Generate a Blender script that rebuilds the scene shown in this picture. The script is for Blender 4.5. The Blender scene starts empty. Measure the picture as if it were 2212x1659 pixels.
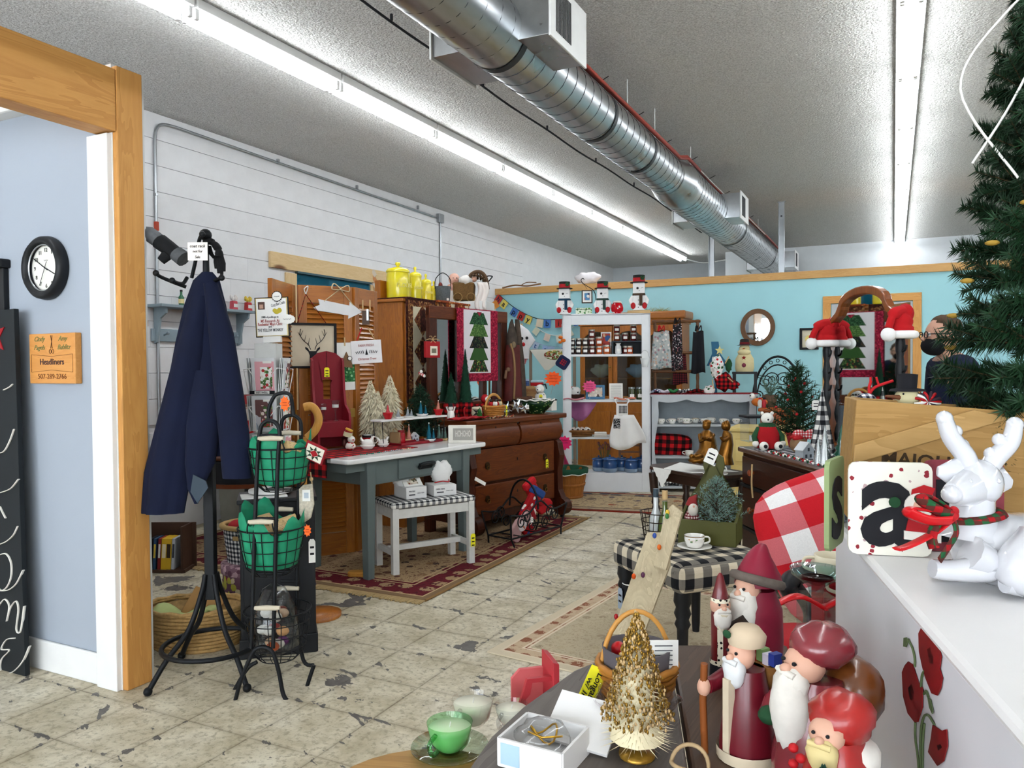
import bpy,bmesh,math,random
from mathutils import Vector,Matrix,Euler,noise as mnoise
random.seed(7)
PI=math.pi
scene=bpy.context.scene
COL=scene.collection
# ---------------------------------------------------------------- camera
FPX,CAMH=1660.0,1.32
YAW,PITCH,ROLL=math.radians(26.4),math.radians(-1.33),0.007
_f=Vector((-math.sin(YAW)*math.cos(PITCH),math.cos(YAW)*math.cos(PITCH),math.sin(PITCH)))
_r0=Vector((math.cos(YAW),math.sin(YAW),0.0));_u0=_r0.cross(_f)
_r=_r0*math.cos(ROLL) - _u0*math.sin(ROLL);_u=_u0*math.cos(ROLL) + _r0*math.sin(ROLL)
CAM=Vector((0,0,CAMH))
cam=bpy.data.cameras.new('camera');camo=bpy.data.objects.new('camera',cam)
COL.objects.link(camo);scene.camera=camo
cam.sensor_width=36.0;cam.lens=FPX/2212*36.0;cam.clip_start=0.02;cam.clip_end=100
camo.matrix_world=Matrix(((_r.x,_u.x,-_f.x,0),(_r.y,_u.y,-_f.y,0),(_r.z,_u.z,-_f.z,CAMH),(0,0,0,1)))
def ray(px,py): return _f + _r*((px-1106)/FPX) - _u*((py-829.5)/FPX)
def az(px,py,z=0.0): d=ray(px,py);return CAM + d*((z-CAMH)/d.z)      # world point of a picture point on a height
def ay(px,py,y): d=ray(px,py);return CAM + d*(y/d.y)                 # ... on a plane across the room
def ax(px,py,x): d=ray(px,py);return CAM + d*(x/d.x)                 # ... on a plane along the room
def ad(px,py,dep): return CAM + ray(px,py)*dep                          # ... at a depth
def facing(p): return math.atan2(p[1],p[0]) - PI/2                        # turn that points local -y at the viewer's place
def proj(p):
    v=Vector(p)-CAM;d=v.dot(_f)
    return (1106+FPX*v.dot(_r)/d,829.5-FPX*v.dot(_u)/d,d)
# ---------------------------------------------------------------- light and exposure
vs=scene.view_settings
scene.display_settings.display_device='sRGB'
vs.view_transform='Standard';vs.look='None';vs.exposure=0.27;vs.gamma=1.0;vs.use_curve_mapping=False
TUBE_W=22.0            # emission of the fluorescent tubes
wd=bpy.data.worlds.new('daylight');scene.world=wd;wd.use_nodes=True
wd.node_tree.nodes['Background'].inputs[0].default_value=(0.86,0.93,1.0,1)
wd.node_tree.nodes['Background'].inputs[1].default_value=9.0
cy=scene.cycles
cy.max_bounces=4;cy.diffuse_bounces=3;cy.glossy_bounces=2;cy.transmission_bounces=1;cy.transparent_max_bounces=8
cy.use_adaptive_sampling=True;cy.adaptive_threshold=0.15;cy.light_sampling_threshold=0.05;cy.use_light_tree=False
cy.caustics_reflective=False;cy.caustics_refractive=False;cy.sample_clamp_indirect=6.0
# ---------------------------------------------------------------- mesh helpers
def lin(h):
    h=h.lstrip('#');c=[int(h[i:i+2],16)/255 for i in (0,2,4)]
    return tuple(x/12.92 if x <= 0.04045 else ((x+0.055)/1.055)**2.4 for x in c) + (1.0,)
class MB:
    def __init__(s): s.v=[];s.f=[];s.m=[];s.s=[];s.M=Matrix.Identity(4)
    def add(s,vs,fs,mi=0,sm=False):
        b=len(s.v);M=s.M
        s.v += [tuple(M @ Vector(p)) for p in vs]
        s.f += [tuple(b+i for i in f) for f in fs];s.m += [mi]*len(fs);s.s += [sm]*len(fs);return s
    def at(s,loc=(0,0,0),rot=(0,0,0),sc=1.0):
        s.M=Matrix.Translation(loc) @ Euler(rot).to_matrix().to_4x4() @ Matrix.Diagonal(((sc,sc,sc) if not hasattr(sc,'__len__') else tuple(sc)) + (1,));return s
    def box(s,c,d,mi=0,tp=1.0):
        x,y,z=d[0]/2,d[1]/2,d[2]/2
        v=[(c[0]+a*x*(tp if k > 0 else 1),c[1]+b*y*(tp if k > 0 else 1),c[2]+k*z) for k in (-1,1) for a,b in ((-1,-1),(1,-1),(1,1),(-1,1))]
        return s.add(v,[(3,2,1,0),(4,5,6,7),(0,1,5,4),(1,2,6,5),(2,3,7,6),(3,0,4,7)],mi)
    def bar(s,p,q,w,h=None,mi=0,up=(0,0,1)):
        p,q=Vector(p),Vector(q);d=(q-p).normalized();a=d.cross(Vector(up))
        if a.length < 1e-4: a=d.cross(Vector((0,1,0)))
        a.normalize();b=a.cross(d);h=h or w
        v=[e + a*(i*w/2) + b*(j*h/2) for e in (p,q) for i,j in ((-1,-1),(1,-1),(1,1),(-1,1))]
        return s.add(v,[(3,2,1,0),(4,5,6,7),(0,1,5,4),(1,2,6,5),(2,3,7,6),(3,0,4,7)],mi)
    def tube(s,pts,r,n=8,closed=False,mi=0,caps=True,flat=1.0):
        P=[Vector(p) for p in pts];k=len(P);R=list(r) if hasattr(r,'__len__') else [r]*k
        if len(R) != k: R=[R[int(x)]+(R[min(int(x)+1,len(R)-1)]-R[int(x)])*(x-int(x)) for x in [i*(len(R)-1)/(k-1) for i in range(k)]]
        v=[];prev=None
        for i in range(k):
            if closed: t=P[(i+1) % k]-P[i-1]
            else: t=P[min(i+1,k-1)]-P[max(i-1,0)]
            t=t.normalized() if t.length > 1e-9 else Vector((0,0,1))
            if prev is None:
                a=t.cross(Vector((0,0,1)))
                if a.length < 0.05: a=t.cross(Vector((0,1,0)))
            else: a=prev - t*prev.dot(t)
            a.normalize();prev=a;b=t.cross(a)
            for j in range(n):
                q=2*PI*j/n;v.append(P[i] + a*(math.cos(q)*R[i]) + b*(math.sin(q)*R[i]*flat))
        f=[]
        for i in range(k if closed else k-1):
            for j in range(n):
                a0,b0=i*n+j,i*n+(j+1) % n;c0,d0=((i+1) % k)*n+(j+1) % n,((i+1) % k)*n+j
                f.append((a0,b0,c0,d0))
        s.add(v,f,mi,True)
        if caps and not closed: s.add(v[:n],[tuple(range(n-1,-1,-1))],mi);s.add(v[-n:],[tuple(range(n))],mi)
        return s
    def cyl(s,p,q,r,r2=None,n=16,mi=0): return s.tube([p,q],[r,r if r2 is None else r2],n,mi=mi)
    def lathe(s,prof,n=24,c=(0,0,0),mi=0,sx=1.0,sy=1.0,fn=None,sm=True,cap=True):
        v=[]
        for (r,z) in prof:
            for j in range(n):
                a=2*PI*j/n;k=fn(a,z) if fn else 1.0
                v.append((c[0]+math.cos(a)*r*sx*k,c[1]+math.sin(a)*r*sy*k,c[2]+z))
        f=[(i*n+j,i*n+(j+1) % n,(i+1)*n+(j+1) % n,(i+1)*n+j) for i in range(len(prof)-1) for j in range(n)]
        s.add(v,f,mi,sm)
        if cap:
            if prof[0][0] > 1e-5: s.add(v[:n],[tuple(range(n-1,-1,-1))],mi)
            if prof[-1][0] > 1e-5: s.add(v[-n:],[tuple(range(n))],mi)
        return s
    def ell(s,c,r,n=14,m=9,mi=0,fn=None):
        if not hasattr(r,'__len__'): r=(r,r,r)
        v=[]
        for i in range(m+1):
            t=-PI/2 + PI*i/m
            for j in range(n):
                a=2*PI*j/n;p=Vector((math.cos(t)*math.cos(a),math.cos(t)*math.sin(a),math.sin(t)));k=fn(p) if fn else 1.0
                v.append((c[0]+p.x*r[0]*k,c[1]+p.y*r[1]*k,c[2]+p.z*r[2]*k))
        return s.add(v,[(i*n+j,i*n+(j+1) % n,(i+1)*n+(j+1) % n,(i+1)*n+j) for i in range(m) for j in range(n)],mi,True)
    def prism(s,poly,t,y=0.0,mi=0,pl='xz'):          # poly in x,z pushed along y (front at y, back at y+t); pl 'xy' pushes up z, 'yz' along x
        n=len(poly)
        if sum(poly[i-1][0]*poly[i][1]-poly[i][0]*poly[i-1][1] for i in range(n)) < 0: poly=poly[::-1]
        g={'xz': lambda a,b,k: (a,k,b),'xy': lambda a,b,k: (a,b,k),'yz': lambda a,b,k: (k,a,b)}[pl]
        v=[g(a,b,y) for a,b in poly] + [g(a,b,y+t) for a,b in poly]
        f=[tuple(range(n)),tuple(range(2*n-1,n-1,-1))] + [(i,i+n,(i+1) % n+n,(i+1) % n) for i in range(n)]
        if pl != 'xz': f=[q[::-1] for q in f]
        return s.add(v,f,mi)
    def ring(s,outer,inner,t,y=0.0,mi=0,sm=False):  # plate with a hole, both outlines of equal length, in x,z
        n=len(outer);v=[(a,y,b) for a,b in outer]+[(a,y,b) for a,b in inner]+[(a,y+t,b) for a,b in outer]+[(a,y+t,b) for a,b in inner]
        f=[]
        for i in range(n):
            j=(i+1) % n
            f += [(i,j,n+j,n+i),(2*n+j,2*n+i,3*n+i,3*n+j),(j,i,2*n+i,2*n+j),(n+i,n+j,3*n+j,3*n+i)]
        return s.add(v,f,mi,sm)
    def grid(s,fn,nu,nv,mi=0,sm=True,cu=False):
        v=[fn(i/nu,j/nv) for j in range(nv+1) for i in range(nu+1)]
        return s.add(v,[(j*(nu+1)+i,j*(nu+1)+i+1,(j+1)*(nu+1)+i+1,(j+1)*(nu+1)+i) for j in range(nv) for i in range(nu)],mi,sm)
    def mesh(s,name,mats):
        me=bpy.data.meshes.new(name);me.from_pydata(s.v,[],s.f)
        for m in (mats if isinstance(mats,(list,tuple)) else [mats]): me.materials.append(m)
        me.polygons.foreach_set('material_index',s.m);me.polygons.foreach_set('use_smooth',s.s);me.update();return me
    def build(s,name,mats,par=None,bev=0.0,label=None,sol=0.0,fix=False,sub=0,seg=2,loc=None):
        me=s.mesh(name,mats)
        if fix:
            b=bmesh.new();b.from_mesh(me);bmesh.ops.remove_doubles(b,verts=b.verts,dist=1e-5);bmesh.ops.recalc_face_normals(b,faces=b.faces);b.to_mesh(me);b.free()
        o=bpy.data.objects.new(name,me);COL.objects.link(o)
        if par: o.parent=par
        if loc: o.location=loc
        if sol: m=o.modifiers.new('s','SOLIDIFY');m.thickness=sol;m.offset=0
        if bev: m=o.modifiers.new('b','BEVEL');m.width=bev;m.segments=seg;m.limit_method='ANGLE';m.angle_limit=0.6
        if sub: m=o.modifiers.new('u','SUBSURF');m.levels=sub;m.render_levels=sub
        if label: o['label']=label
        return o
def tag(o,label,cat=None,group=None,kind=None):
    o['label']=label
    if cat: o['category']=cat
    if group: o['group']=group
    if kind: o['kind']=kind
    return o
def thing(name,label,cat,loc=(0,0,0),rz=0.0,group=None,rot=None):
    o=bpy.data.objects.new(name,None);COL.objects.link(o);o.empty_display_size=0.05
    o.location=loc;o.rotation_euler=rot if rot else (0,0,rz)
    return tag(o,label,cat,group)
def struct(o): o['kind']='structure';return o
def dup(root,loc,rz=None,label=None,sc=None,rot=None):
    r=root.copy();COL.objects.link(r);r.location=loc
    if rz is not None: r.rotation_euler=(0,0,rz)
    if rot is not None: r.rotation_euler=rot
    if label: r['label']=label
    if sc: r.scale=(sc,sc,sc) if not hasattr(sc,'__len__') else sc
    def kids(a,b):
        for ch in [c for c in bpy.data.objects if c.parent == a]:
            c=ch.copy();COL.objects.link(c);c.parent=b;kids(ch,c)
    kids(root,r);return r
def text(s,size,mat,par,loc,rot=(PI/2,0,0),ext=0.0006,shear=0.0,name='lettering',fit=None,al='CENTER',sx=1.0,bold=0.0,sp=1.0):
    cu=bpy.data.curves.new(name,'FONT');cu.body=s;cu.size=size;cu.extrude=ext;cu.shear=shear;cu.align_x=al;cu.align_y='CENTER';cu.offset=bold;cu.space_character=sp
    cu.resolution_u=3
    t=bpy.data.objects.new(name,cu);COL.objects.link(t);bpy.context.view_layer.update()
    me=bpy.data.meshes.new_from_object(t.evaluated_get(bpy.context.evaluated_depsgraph_get()))
    bpy.data.objects.remove(t);me.name=name;me.materials.clear();me.materials.append(mat)
    o=bpy.data.objects.new(name,me);COL.objects.link(o);o.parent=par;o.location=loc;o.rotation_euler=rot
    if fit and len(me.vertices):
        w=max(v.co.x for v in me.vertices)-min(v.co.x for v in me.vertices);sx=fit/w
    o.scale=(sx,1,1);return o
def circ(r,n=32,cx=0.0,cz=0.0,rz=None,a0=0.0): rz=r if rz is None else rz;return [(cx+r*math.cos(a0+2*PI*i/n),cz+rz*math.sin(a0+2*PI*i/n)) for i in range(n)]
def rrect(w,h,r,n=4,cx=0,cz=0):
    o=[]
    for sx,sz,a in ((1,1,0),(-1,1,PI/2),(-1,-1,PI),(1,-1,1.5*PI)):
        for i in range(n+1): t=a+PI/2*i/n;o.append((cx+sx*(w/2-r)+r*math.cos(t),cz+sz*(h/2-r)+r*math.sin(t)))
    return o
def spl(pts,n=8,closed=False):                          # smooth polyline through points
    P=[Vector(p) for p in pts];k=len(P);o=[]
    for i in range(k if closed else k-1):
        g=(lambda j: P[j % k]) if closed else (lambda j: P[max(0,min(k-1,j))])
        p0,p1,p2,p3=g(i-1),g(i),g(i+1),g(i+2)
        for t in [q/n for q in range(n)]:
            o.append(0.5*((2*p1)+(p2-p0)*t+(2*p0-5*p1+4*p2-p3)*t*t+(3*p1-p0-3*p2+p3)*t**3))
    if not closed: o.append(P[-1])
    return o
def dep(p): return (Vector(p)-CAM).dot(_f)
def tr(p):                                                # local coordinates (thing turned by YAW) of picture points near p
    d=dep(p);R=Matrix.Rotation(-YAW,3,'Z');p=Vector(p)
    return lambda px,py,dy=0.0: R @ (ad(px,py,d+dy)-p)
def pix(p): return dep(p)/FPX                             # metres per picture point there
def loft(m,rings,n=20,fold=0.0,nf=5,mi=0,ph=0.0,cap=True):   # rings: (centre, rx, ry); soft folded cloth body around a line
    k=len(rings);vs=[]
    for i,(c,rx,ry) in enumerate(rings):
        t=i/(k-1)
        for j in range(n):
            a=2*PI*j/n;w=1+fold*t*math.sin(nf*a+ph+t*1.3)+fold*0.5*t*math.sin((nf*2+1)*a+ph*2)
            vs.append((c[0]+math.cos(a)*rx*w,c[1]+math.sin(a)*ry*w,c[2]))
    m.add(vs,[(i*n+(j+1) % n,i*n+j,(i+1)*n+j,(i+1)*n+(j+1) % n) for i in range(k-1) for j in range(n)],mi,True)
    if cap: m.add(vs[:n],[tuple(range(n))],mi);m.add(vs[-n:],[tuple(range(n-1,-1,-1))],mi)
    return m
# ---------------------------------------------------------------- materials
class NT:
    def __init__(s,m): s.t=m.node_tree;s.n=s.t.nodes;s.l=s.t.links
    def put(s,sock,val):
        if val is None: return
        if isinstance(val,bpy.types.NodeSocket): s.l.new(val,sock)
        elif isinstance(val,str): sock.default_value=lin(val)
        elif isinstance(val,tuple) and len(val) == 3 and sock.type == 'RGBA': sock.default_value=val+(1,)
        else: sock.default_value=val
    def node(s,typ,**k):
        n=s.n.new(typ)
        for a,b in k.items(): setattr(n,a,b)
        return n
    def math(s,op,a,b=None,clamp=False):
        n=s.node('ShaderNodeMath',operation=op,use_clamp=clamp);s.put(n.inputs[0],a);s.put(n.inputs[1],b);return n.outputs[0]
    def mix(s,f,a,b,blend='MIX'):
        n=s.node('ShaderNodeMix',data_type='RGBA',blend_type=blend);s.put(n.inputs[0],f);s.put(n.inputs[6],a);s.put(n.inputs[7],b);return n.outputs[2]
    def mixf(s,f,a,b):
        n=s.node('ShaderNodeMix',data_type='FLOAT');s.put(n.inputs[0],f);s.put(n.inputs[2],a);s.put(n.inputs[3],b);return n.outputs[0]
    def ramp(s,f,stops,interp='LINEAR'):
        n=s.node('ShaderNodeValToRGB');n.color_ramp.interpolation=interp;e=n.color_ramp.elements
        while len(e) < len(stops): e.new(0.5)
        for i,(p,c) in enumerate(stops): e[i].position=p;e[i].color=lin(c) if isinstance(c,str) else (c,c,c,1)
        s.put(n.inputs[0],f);return n.outputs[0]
    def co(s,kind='Object'):
        if kind == 'World': return s.node('ShaderNodeNewGeometry').outputs['Position']
        return s.node('ShaderNodeTexCoord').outputs[kind]
    def map(s,v,sc=(1,1,1),rot=(0,0,0),loc=(0,0,0)):
        n=s.node('ShaderNodeMapping');s.l.new(v,n.inputs[0]);n.inputs[3].default_value=sc;n.inputs[2].default_value=rot;n.inputs[1].default_value=loc;return n.outputs[0]
    def noise(s,v,sc,det=3.0,rough=0.5,dist=0.0,col=False):
        n=s.node('ShaderNodeTexNoise');s.l.new(v,n.inputs['Vector']);n.inputs['Scale'].default_value=sc;n.inputs['Detail'].default_value=det;n.inputs['Roughness'].default_value=rough;n.inputs['Distortion'].default_value=dist
        return n.outputs[1 if col else 0]
    def voro(s,v,sc,feat='F1',out='Distance',rnd=1.0):
        n=s.node('ShaderNodeTexVoronoi',feature=feat);s.l.new(v,n.inputs['Vector']);n.inputs['Scale'].default_value=sc;n.inputs['Randomness'].default_value=rnd;return n.outputs[out]
    def sep(s,v): n=s.node('ShaderNodeSeparateXYZ');s.l.new(v,n.inputs[0]);return n.outputs
    def gt(s,a,b): return s.math('GREATER_THAN',a,b)
    def box2(s):                                     # two in-surface coordinates of a boxy thing
        c=s.sep(s.co());n=s.sep(s.node('ShaderNodeTexCoord').outputs['Normal'])
        fx=s.gt(s.math('ABSOLUTE',n[0]),0.72);fz=s.gt(s.math('ABSOLUTE',n[2]),0.72)
        return s.mixf(fx,c[0],c[1]),s.mixf(fz,c[2],c[1])
MATS={}
def new(name):
    m=bpy.data.materials.new(name);m.use_nodes=True;nt=NT(m);b=m.node_tree.nodes['Principled BSDF'];return m,nt,b
def setb(nt,b,col=None,rough=None,metal=None,bump=None,bd=0.01,bs=0.5,spec=None,coat=None):
    nt.put(b.inputs['Base Color'],col);nt.put(b.inputs['Roughness'],rough);nt.put(b.inputs['Metallic'],metal)
    spec=spec if spec is not None else (0.5 if coat else 0.28)
    if spec is not None: b.inputs['Specular IOR Level'].default_value=spec
    if coat: b.inputs['Coat Weight'].default_value=coat;b.inputs['Coat Roughness'].default_value=0.1
    if bump is not None:
        n=nt.node('ShaderNodeBump');n.inputs['Distance'].default_value=bd;n.inputs['Strength'].default_value=bs;nt.l.new(bump,n.inputs['Height']);nt.l.new(n.outputs[0],b.inputs['Normal'])
def mt(col,rough=0.5,metal=0.0,var=0.12,sc=12.0,bump=0.0,coat=0.0,spec=None):     # painted / plain stuff with a little unevenness
    k=('mt',col,rough,metal,var,sc,bump,coat,spec)
    if k in MATS: return MATS[k]
    m,nt,b=new('paint_'+col.strip('#'));v=nt.co();n=nt.noise(v,sc,4)
    c=lin(col);c2=tuple(min(1,x*(1-2*var)) for x in c[:3]);c1=tuple(min(1,x*(1+var*0.6)) for x in c[:3])
    setb(nt,b,nt.mix(n,c2,c1),rough,metal,n if bump else None,bump,0.6,spec,coat)
    MATS[k]=m;return m
def wood(c1,c2,rough=0.45,sc=1.0,axis='z',coat=0.0,knots=False,ring=14.0):
    k=('wood',c1,c2,rough,sc,axis,coat,knots,ring)
    if k in MATS: return MATS[k]
    m,nt,b=new('wood_'+c1.strip('#'));v=nt.co()
    st={'x': (0.12,1,1),'y': (1,0.12,1),'z': (1,1,0.12)}[axis]
    p=nt.map(v,tuple(a*sc for a in st));n1=nt.noise(p,ring,3,0.6,1.5);n2=nt.noise(p,90,3,0.7);n3=nt.noise(v,2.5,2)
    w=nt.math('FRACT',nt.math('MULTIPLY',n1,5.0));f=nt.math('ADD',nt.math('MULTIPLY',w,0.45),nt.math('ADD',nt.math('MULTIPLY',n2,0.35),nt.math('MULTIPLY',n3,0.3)))
    col=nt.mix(nt.math('MULTIPLY',f,0.95,True),c2,c1)
    if knots:
        kd=nt.voro(nt.map(v,tuple(a*1.0 for a in {'x': (0.35,1,1),'y': (1,0.35,1),'z': (1,1,0.35)}[axis])),4.2)
        col=nt.mix(nt.ramp(kd,[(0.0,1.0),(0.09,0.85),(0.16,0.0)]),col,'#6b3b1a')
    setb(nt,b,col,rough,0,n2,0.002,0.25,None,coat);MATS[k]=m;return m
def gingham(a,mid,d,size,rough=0.9,kind='check',a2=0.0):
    k=('g',a,mid,d,size,kind,a2)
    if k in MATS: return MATS[k]
    m,nt,b=new('gingham');u,v=nt.box2()
    if a2: u=nt.math('ADD',u,nt.math('MULTIPLY',v,a2)); 
    q=lambda t: nt.gt(nt.math('FRACT',nt.math('MULTIPLY',t,0.5/size)),0.5)
    s=nt.math('ADD',q(u),q(v));col=nt.ramp(nt.math('MULTIPLY',s,0.5),[(0.0,a),(0.25,mid),(0.75,d)],'CONSTANT')
    n=nt.noise(nt.co(),300,2);col=nt.mix(nt.math('MULTIPLY',n,0.3),col,'#777777','MULTIPLY')
    setb(nt,b,col,rough,0,n,0.001,0.3,0.2);MATS[k]=m;return m
def spots(bg,cols,sc=40.0,thr=0.25,rough=0.8,feat='F1',var=True):   # printed cloth or card: random dabs of several colours
    k=('sp',bg,tuple(cols),sc,thr,rough)
    if k in MATS: return MATS[k]
    m,nt,b=new('print_'+bg.strip('#'));p=nt.co();p2=nt.math
    d=nt.voro(p,sc);c=nt.voro(p,sc,'F1','Color');h=nt.sep(c)[0]
    n=len(cols);rc=nt.ramp(h,[(i/n,x) for i,x in enumerate(cols)],'CONSTANT') if n > 1 else cols[0]
    nn=nt.noise(p,sc*2.2,2);col=nt.mix(nt.gt(thr,nt.math('ADD',d,nt.math('MULTIPLY',nt.math('SUBTRACT',nn,0.5),0.35))),bg,rc)
    setb(nt,b,col,rough,0,None,spec=0.2);MATS[k]=m;return m
def metal(col,rough=0.3,var=0.15,sc=20.0):
    return mt(col,rough,1.0,var,sc)
def glass(col='#ffffff',rough=0.02,ior=1.3):
    k=('gl',col,rough)
    if k in MATS: return MATS[k]
    m,nt,b=new('glass');t=nt.node('ShaderNodeBsdfTransparent');g=nt.node('ShaderNodeBsdfGlossy');t.inputs[0].default_value=lin(col);g.inputs[1].default_value=rough
    fr=nt.node('ShaderNodeLayerWeight');fr.inputs[0].default_value=0.3;mx=nt.node('ShaderNodeMixShader')
    nt.l.new(nt.math('ADD',nt.math('MULTIPLY',nt.math('POWER',fr.outputs[1],2.0),0.6),0.05),mx.inputs[0]);nt.l.new(t.outputs[0],mx.inputs[1]);nt.l.new(g.outputs[0],mx.inputs[2])
    nt.l.new(mx.outputs[0],nt.n['Material Output'].inputs[0]);MATS[k]=m;return m
def mirror_mat():
    if 'mir' not in MATS: MATS['mir']=mt('#e4e9e8',0.02,1.0,0.01); 
    return MATS['mir']
def emit(col,s):
    k=('e',col,s)
    if k in MATS: return MATS[k]
    m,nt,b=new('lamp');b.inputs['Emission Color'].default_value=lin(col);b.inputs['Emission Strength'].default_value=s;b.inputs['Base Color'].default_value=lin('#f4f4f4');MATS[k]=m;return m
WHITE=mt('#e6e6e4',0.5,0,0.04);BLACKM=mt('#14161a',0.45,0,0.2);INK=mt('#15151a',0.7,0,0.1);PINE=wood('#d9a35c','#b97e3c',0.5,1.0,'z',knots=True)
OAK=wood('#b86f1c','#7a3f0c',0.4,1.2,'z',0.15);OAKX=wood('#b86f1c','#7a3f0c',0.4,1.2,'x',0.15);WALNUT=wood('#7a4322','#3c1c0c',0.3,1.0,'x',0.3);DARKW=wood('#4a2a18','#1e0f08',0.3,1.0,'x',0.3)
IRON=mt('#17191c',0.5,0.4,0.2);PAPER=mt('#f1efe9',0.8,0,0.04);YTAG=mt('#f3ea2b',0.7,0,0.05);PORC=mt('#f1efe8',0.15,0,0.03,coat=0.6);RED=mt('#b5121b',0.6,0,0.15);GREENT=mt('#1d4a2a',0.8,0,0.3)
def pricetag(par,loc,w=0.03,h=0.05,mat=None,rot=(0,0,0),lines=2,name='price_tag'):
    m=MB();m.at(loc,rot);m.prism([(-w/2,-h),(w/2,-h),(w/2,-h*0.12),(w*0.25,0),(-w*0.25,0),(-w/2,-h*0.12)],0.0012,0)
    for i in range(lines): m.box((0,-0.0006,-h*(0.35+0.28*i)),(w*0.6,0.0004,h*0.09),1)
    m.tube([(0,0,-h*0.05),(0.002,0.002,h*0.3)],0.0008,4,mi=1)
    return m.build(name,[mat or PAPER,INK],par)
# ================================================================ the building
ZC,XW,YB,YF=3.35,-5.26,10.08,15.4
# floor: worn painted tiles, each one proud of its joint
def floor_mat():
    m,nt,b=new('worn_floor');p=nt.co('World');n1=nt.noise(p,1.3,5,0.6);n2=nt.noise(p,7,5,0.65);n3=nt.noise(p,40,4,0.7)
    base=nt.ramp(n1,[(0.3,'#a89d82'),(0.5,'#d3cab3'),(0.7,'#e9e4d6')])
    base=nt.mix(nt.ramp(n2,[(0.35,0.7),(0.58,0.0)]),base,'#9c8f72');base=nt.mix(nt.ramp(n3,[(0.38,0.6),(0.5,0.0)]),base,'#857a62')
    # stained joints
    s=nt.sep(p)
    def edge(c,o): t=nt.math('FRACT',nt.math('DIVIDE',nt.math('SUBTRACT',c,o),0.31));return nt.math('MULTIPLY',nt.math('ABSOLUTE',nt.math('SUBTRACT',t,0.5)),2.0)
    e=nt.math('MAXIMUM',edge(s[0],-1.746),edge(s[1],3.56));je=nt.math('ADD',e,nt.math('MULTIPLY',nt.math('SUBTRACT',n2,0.5),0.25))
    base=nt.mix(nt.ramp(je,[(0.86,0.0),(1.0,0.3)]),base,'#77694f')
    base=nt.mix(nt.math('MULTIPLY',nt.ramp(e,[(0.965,0.0),(0.985,0.4)]),nt.ramp(n1,[(0.42,1.0),(0.52,0.1)])),base,'#564936')
    # chipped paint showing the dark ground, more along the joints
    q=nt.map(p,(1,1,1),(0,0,0.5));c1=nt.noise(nt.map(q,(1.0,1.7,1)),2.1,6,0.62,0.4);c2=nt.noise(nt.map(q,(1,2.4,1),loc=(3,1,0)),7.0,4,0.6,0.3)
    k=nt.math('MAXIMUM',nt.gt(c1,0.622),nt.gt(nt.math('ADD',c2,nt.math('MULTIPLY',nt.ramp(je,[(0.8,0.0),(1.0,1.0)]),0.12)),0.69))
    dark=nt.mix(nt.noise(p,25,3),'#3c3736','#77726c')
    col=nt.mix(k,base,dark)
    h=nt.math('ADD',nt.math('MULTIPLY',n2,0.4),nt.math('MULTIPLY',nt.math('SUBTRACT',1.0,k),0.6))
    setb(nt,b,col,nt.mixf(n2,0.42,0.62),0,h,0.004,0.5);return m
FLM=floor_mat()
fl=struct(MB().box((0.5,5.4,-0.0515),(13.2,21.2,0.1)).build('floor',mt('#a2967e',0.8)))
tl=bpy.data.meshes.new('tile');tmb=MB();t_=0.31/2-0.0007
tmb.add([(-t_,-t_,0),(t_,-t_,0),(t_,t_,0),(-t_,t_,0),(-t_,-t_,-0.0014),(t_,-t_,-0.0014),(t_,t_,-0.0014),(-t_,t_,-0.0014)],[(0,1,2,3),(0,4,5,1),(1,5,6,2),(2,6,7,3),(3,7,4,0)])
tl=tmb.mesh('tile',FLM)
cells=[]
for i in range(-14,26):
    for j in range(-26,40):
        x,y=-1.746+(i+0.5)*0.31,3.56+(j+0.5)*0.31
        if not (-5.26 < x < 6.0): continue
        u,v,d=proj((x,y,0));cells.append((0 if (d > 0.3 and -60 < u < 1500 and 900 < v < 1750) else 1,d if d > 0 else 99,x,y))
cells.sort();rest=MB()
for k,(w,d,x,y) in enumerate(cells):
    if k < 300 and w == 0:
        o=bpy.data.objects.new('tile',tl);COL.objects.link(o);o.parent=fl;o.location=(x,y,0)
    else: rest.at((x,y,0));rest.add([tuple(q) for q in tmb.v],tmb.f)
r_=rest.build('tile_field',FLM,fl);r_['kind']='stuff'
# ceiling with blown-on texture
def ceil_mat():
    m,nt,b=new('textured_ceiling');p=nt.co('World');n=nt.noise(p,95,3,0.6,0.6);v=nt.voro(p,60);n0=nt.noise(p,1.2,3)
    h=nt.math('ADD',n,nt.math('MULTIPLY',v,-0.6));setb(nt,b,nt.mix(nt.ramp(n,[(0.35,0.0),(0.62,1.0)]),nt.mix(n0,'#c2c0bc','#cccac6'),'#f0efec'),0.95,0,h,0.02,0.9,0.2);return m
ceil=struct(MB().box((0.5,5.4,ZC+0.06),(13.2,21.2,0.12)).build('ceiling',ceil_mat()))
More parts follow.
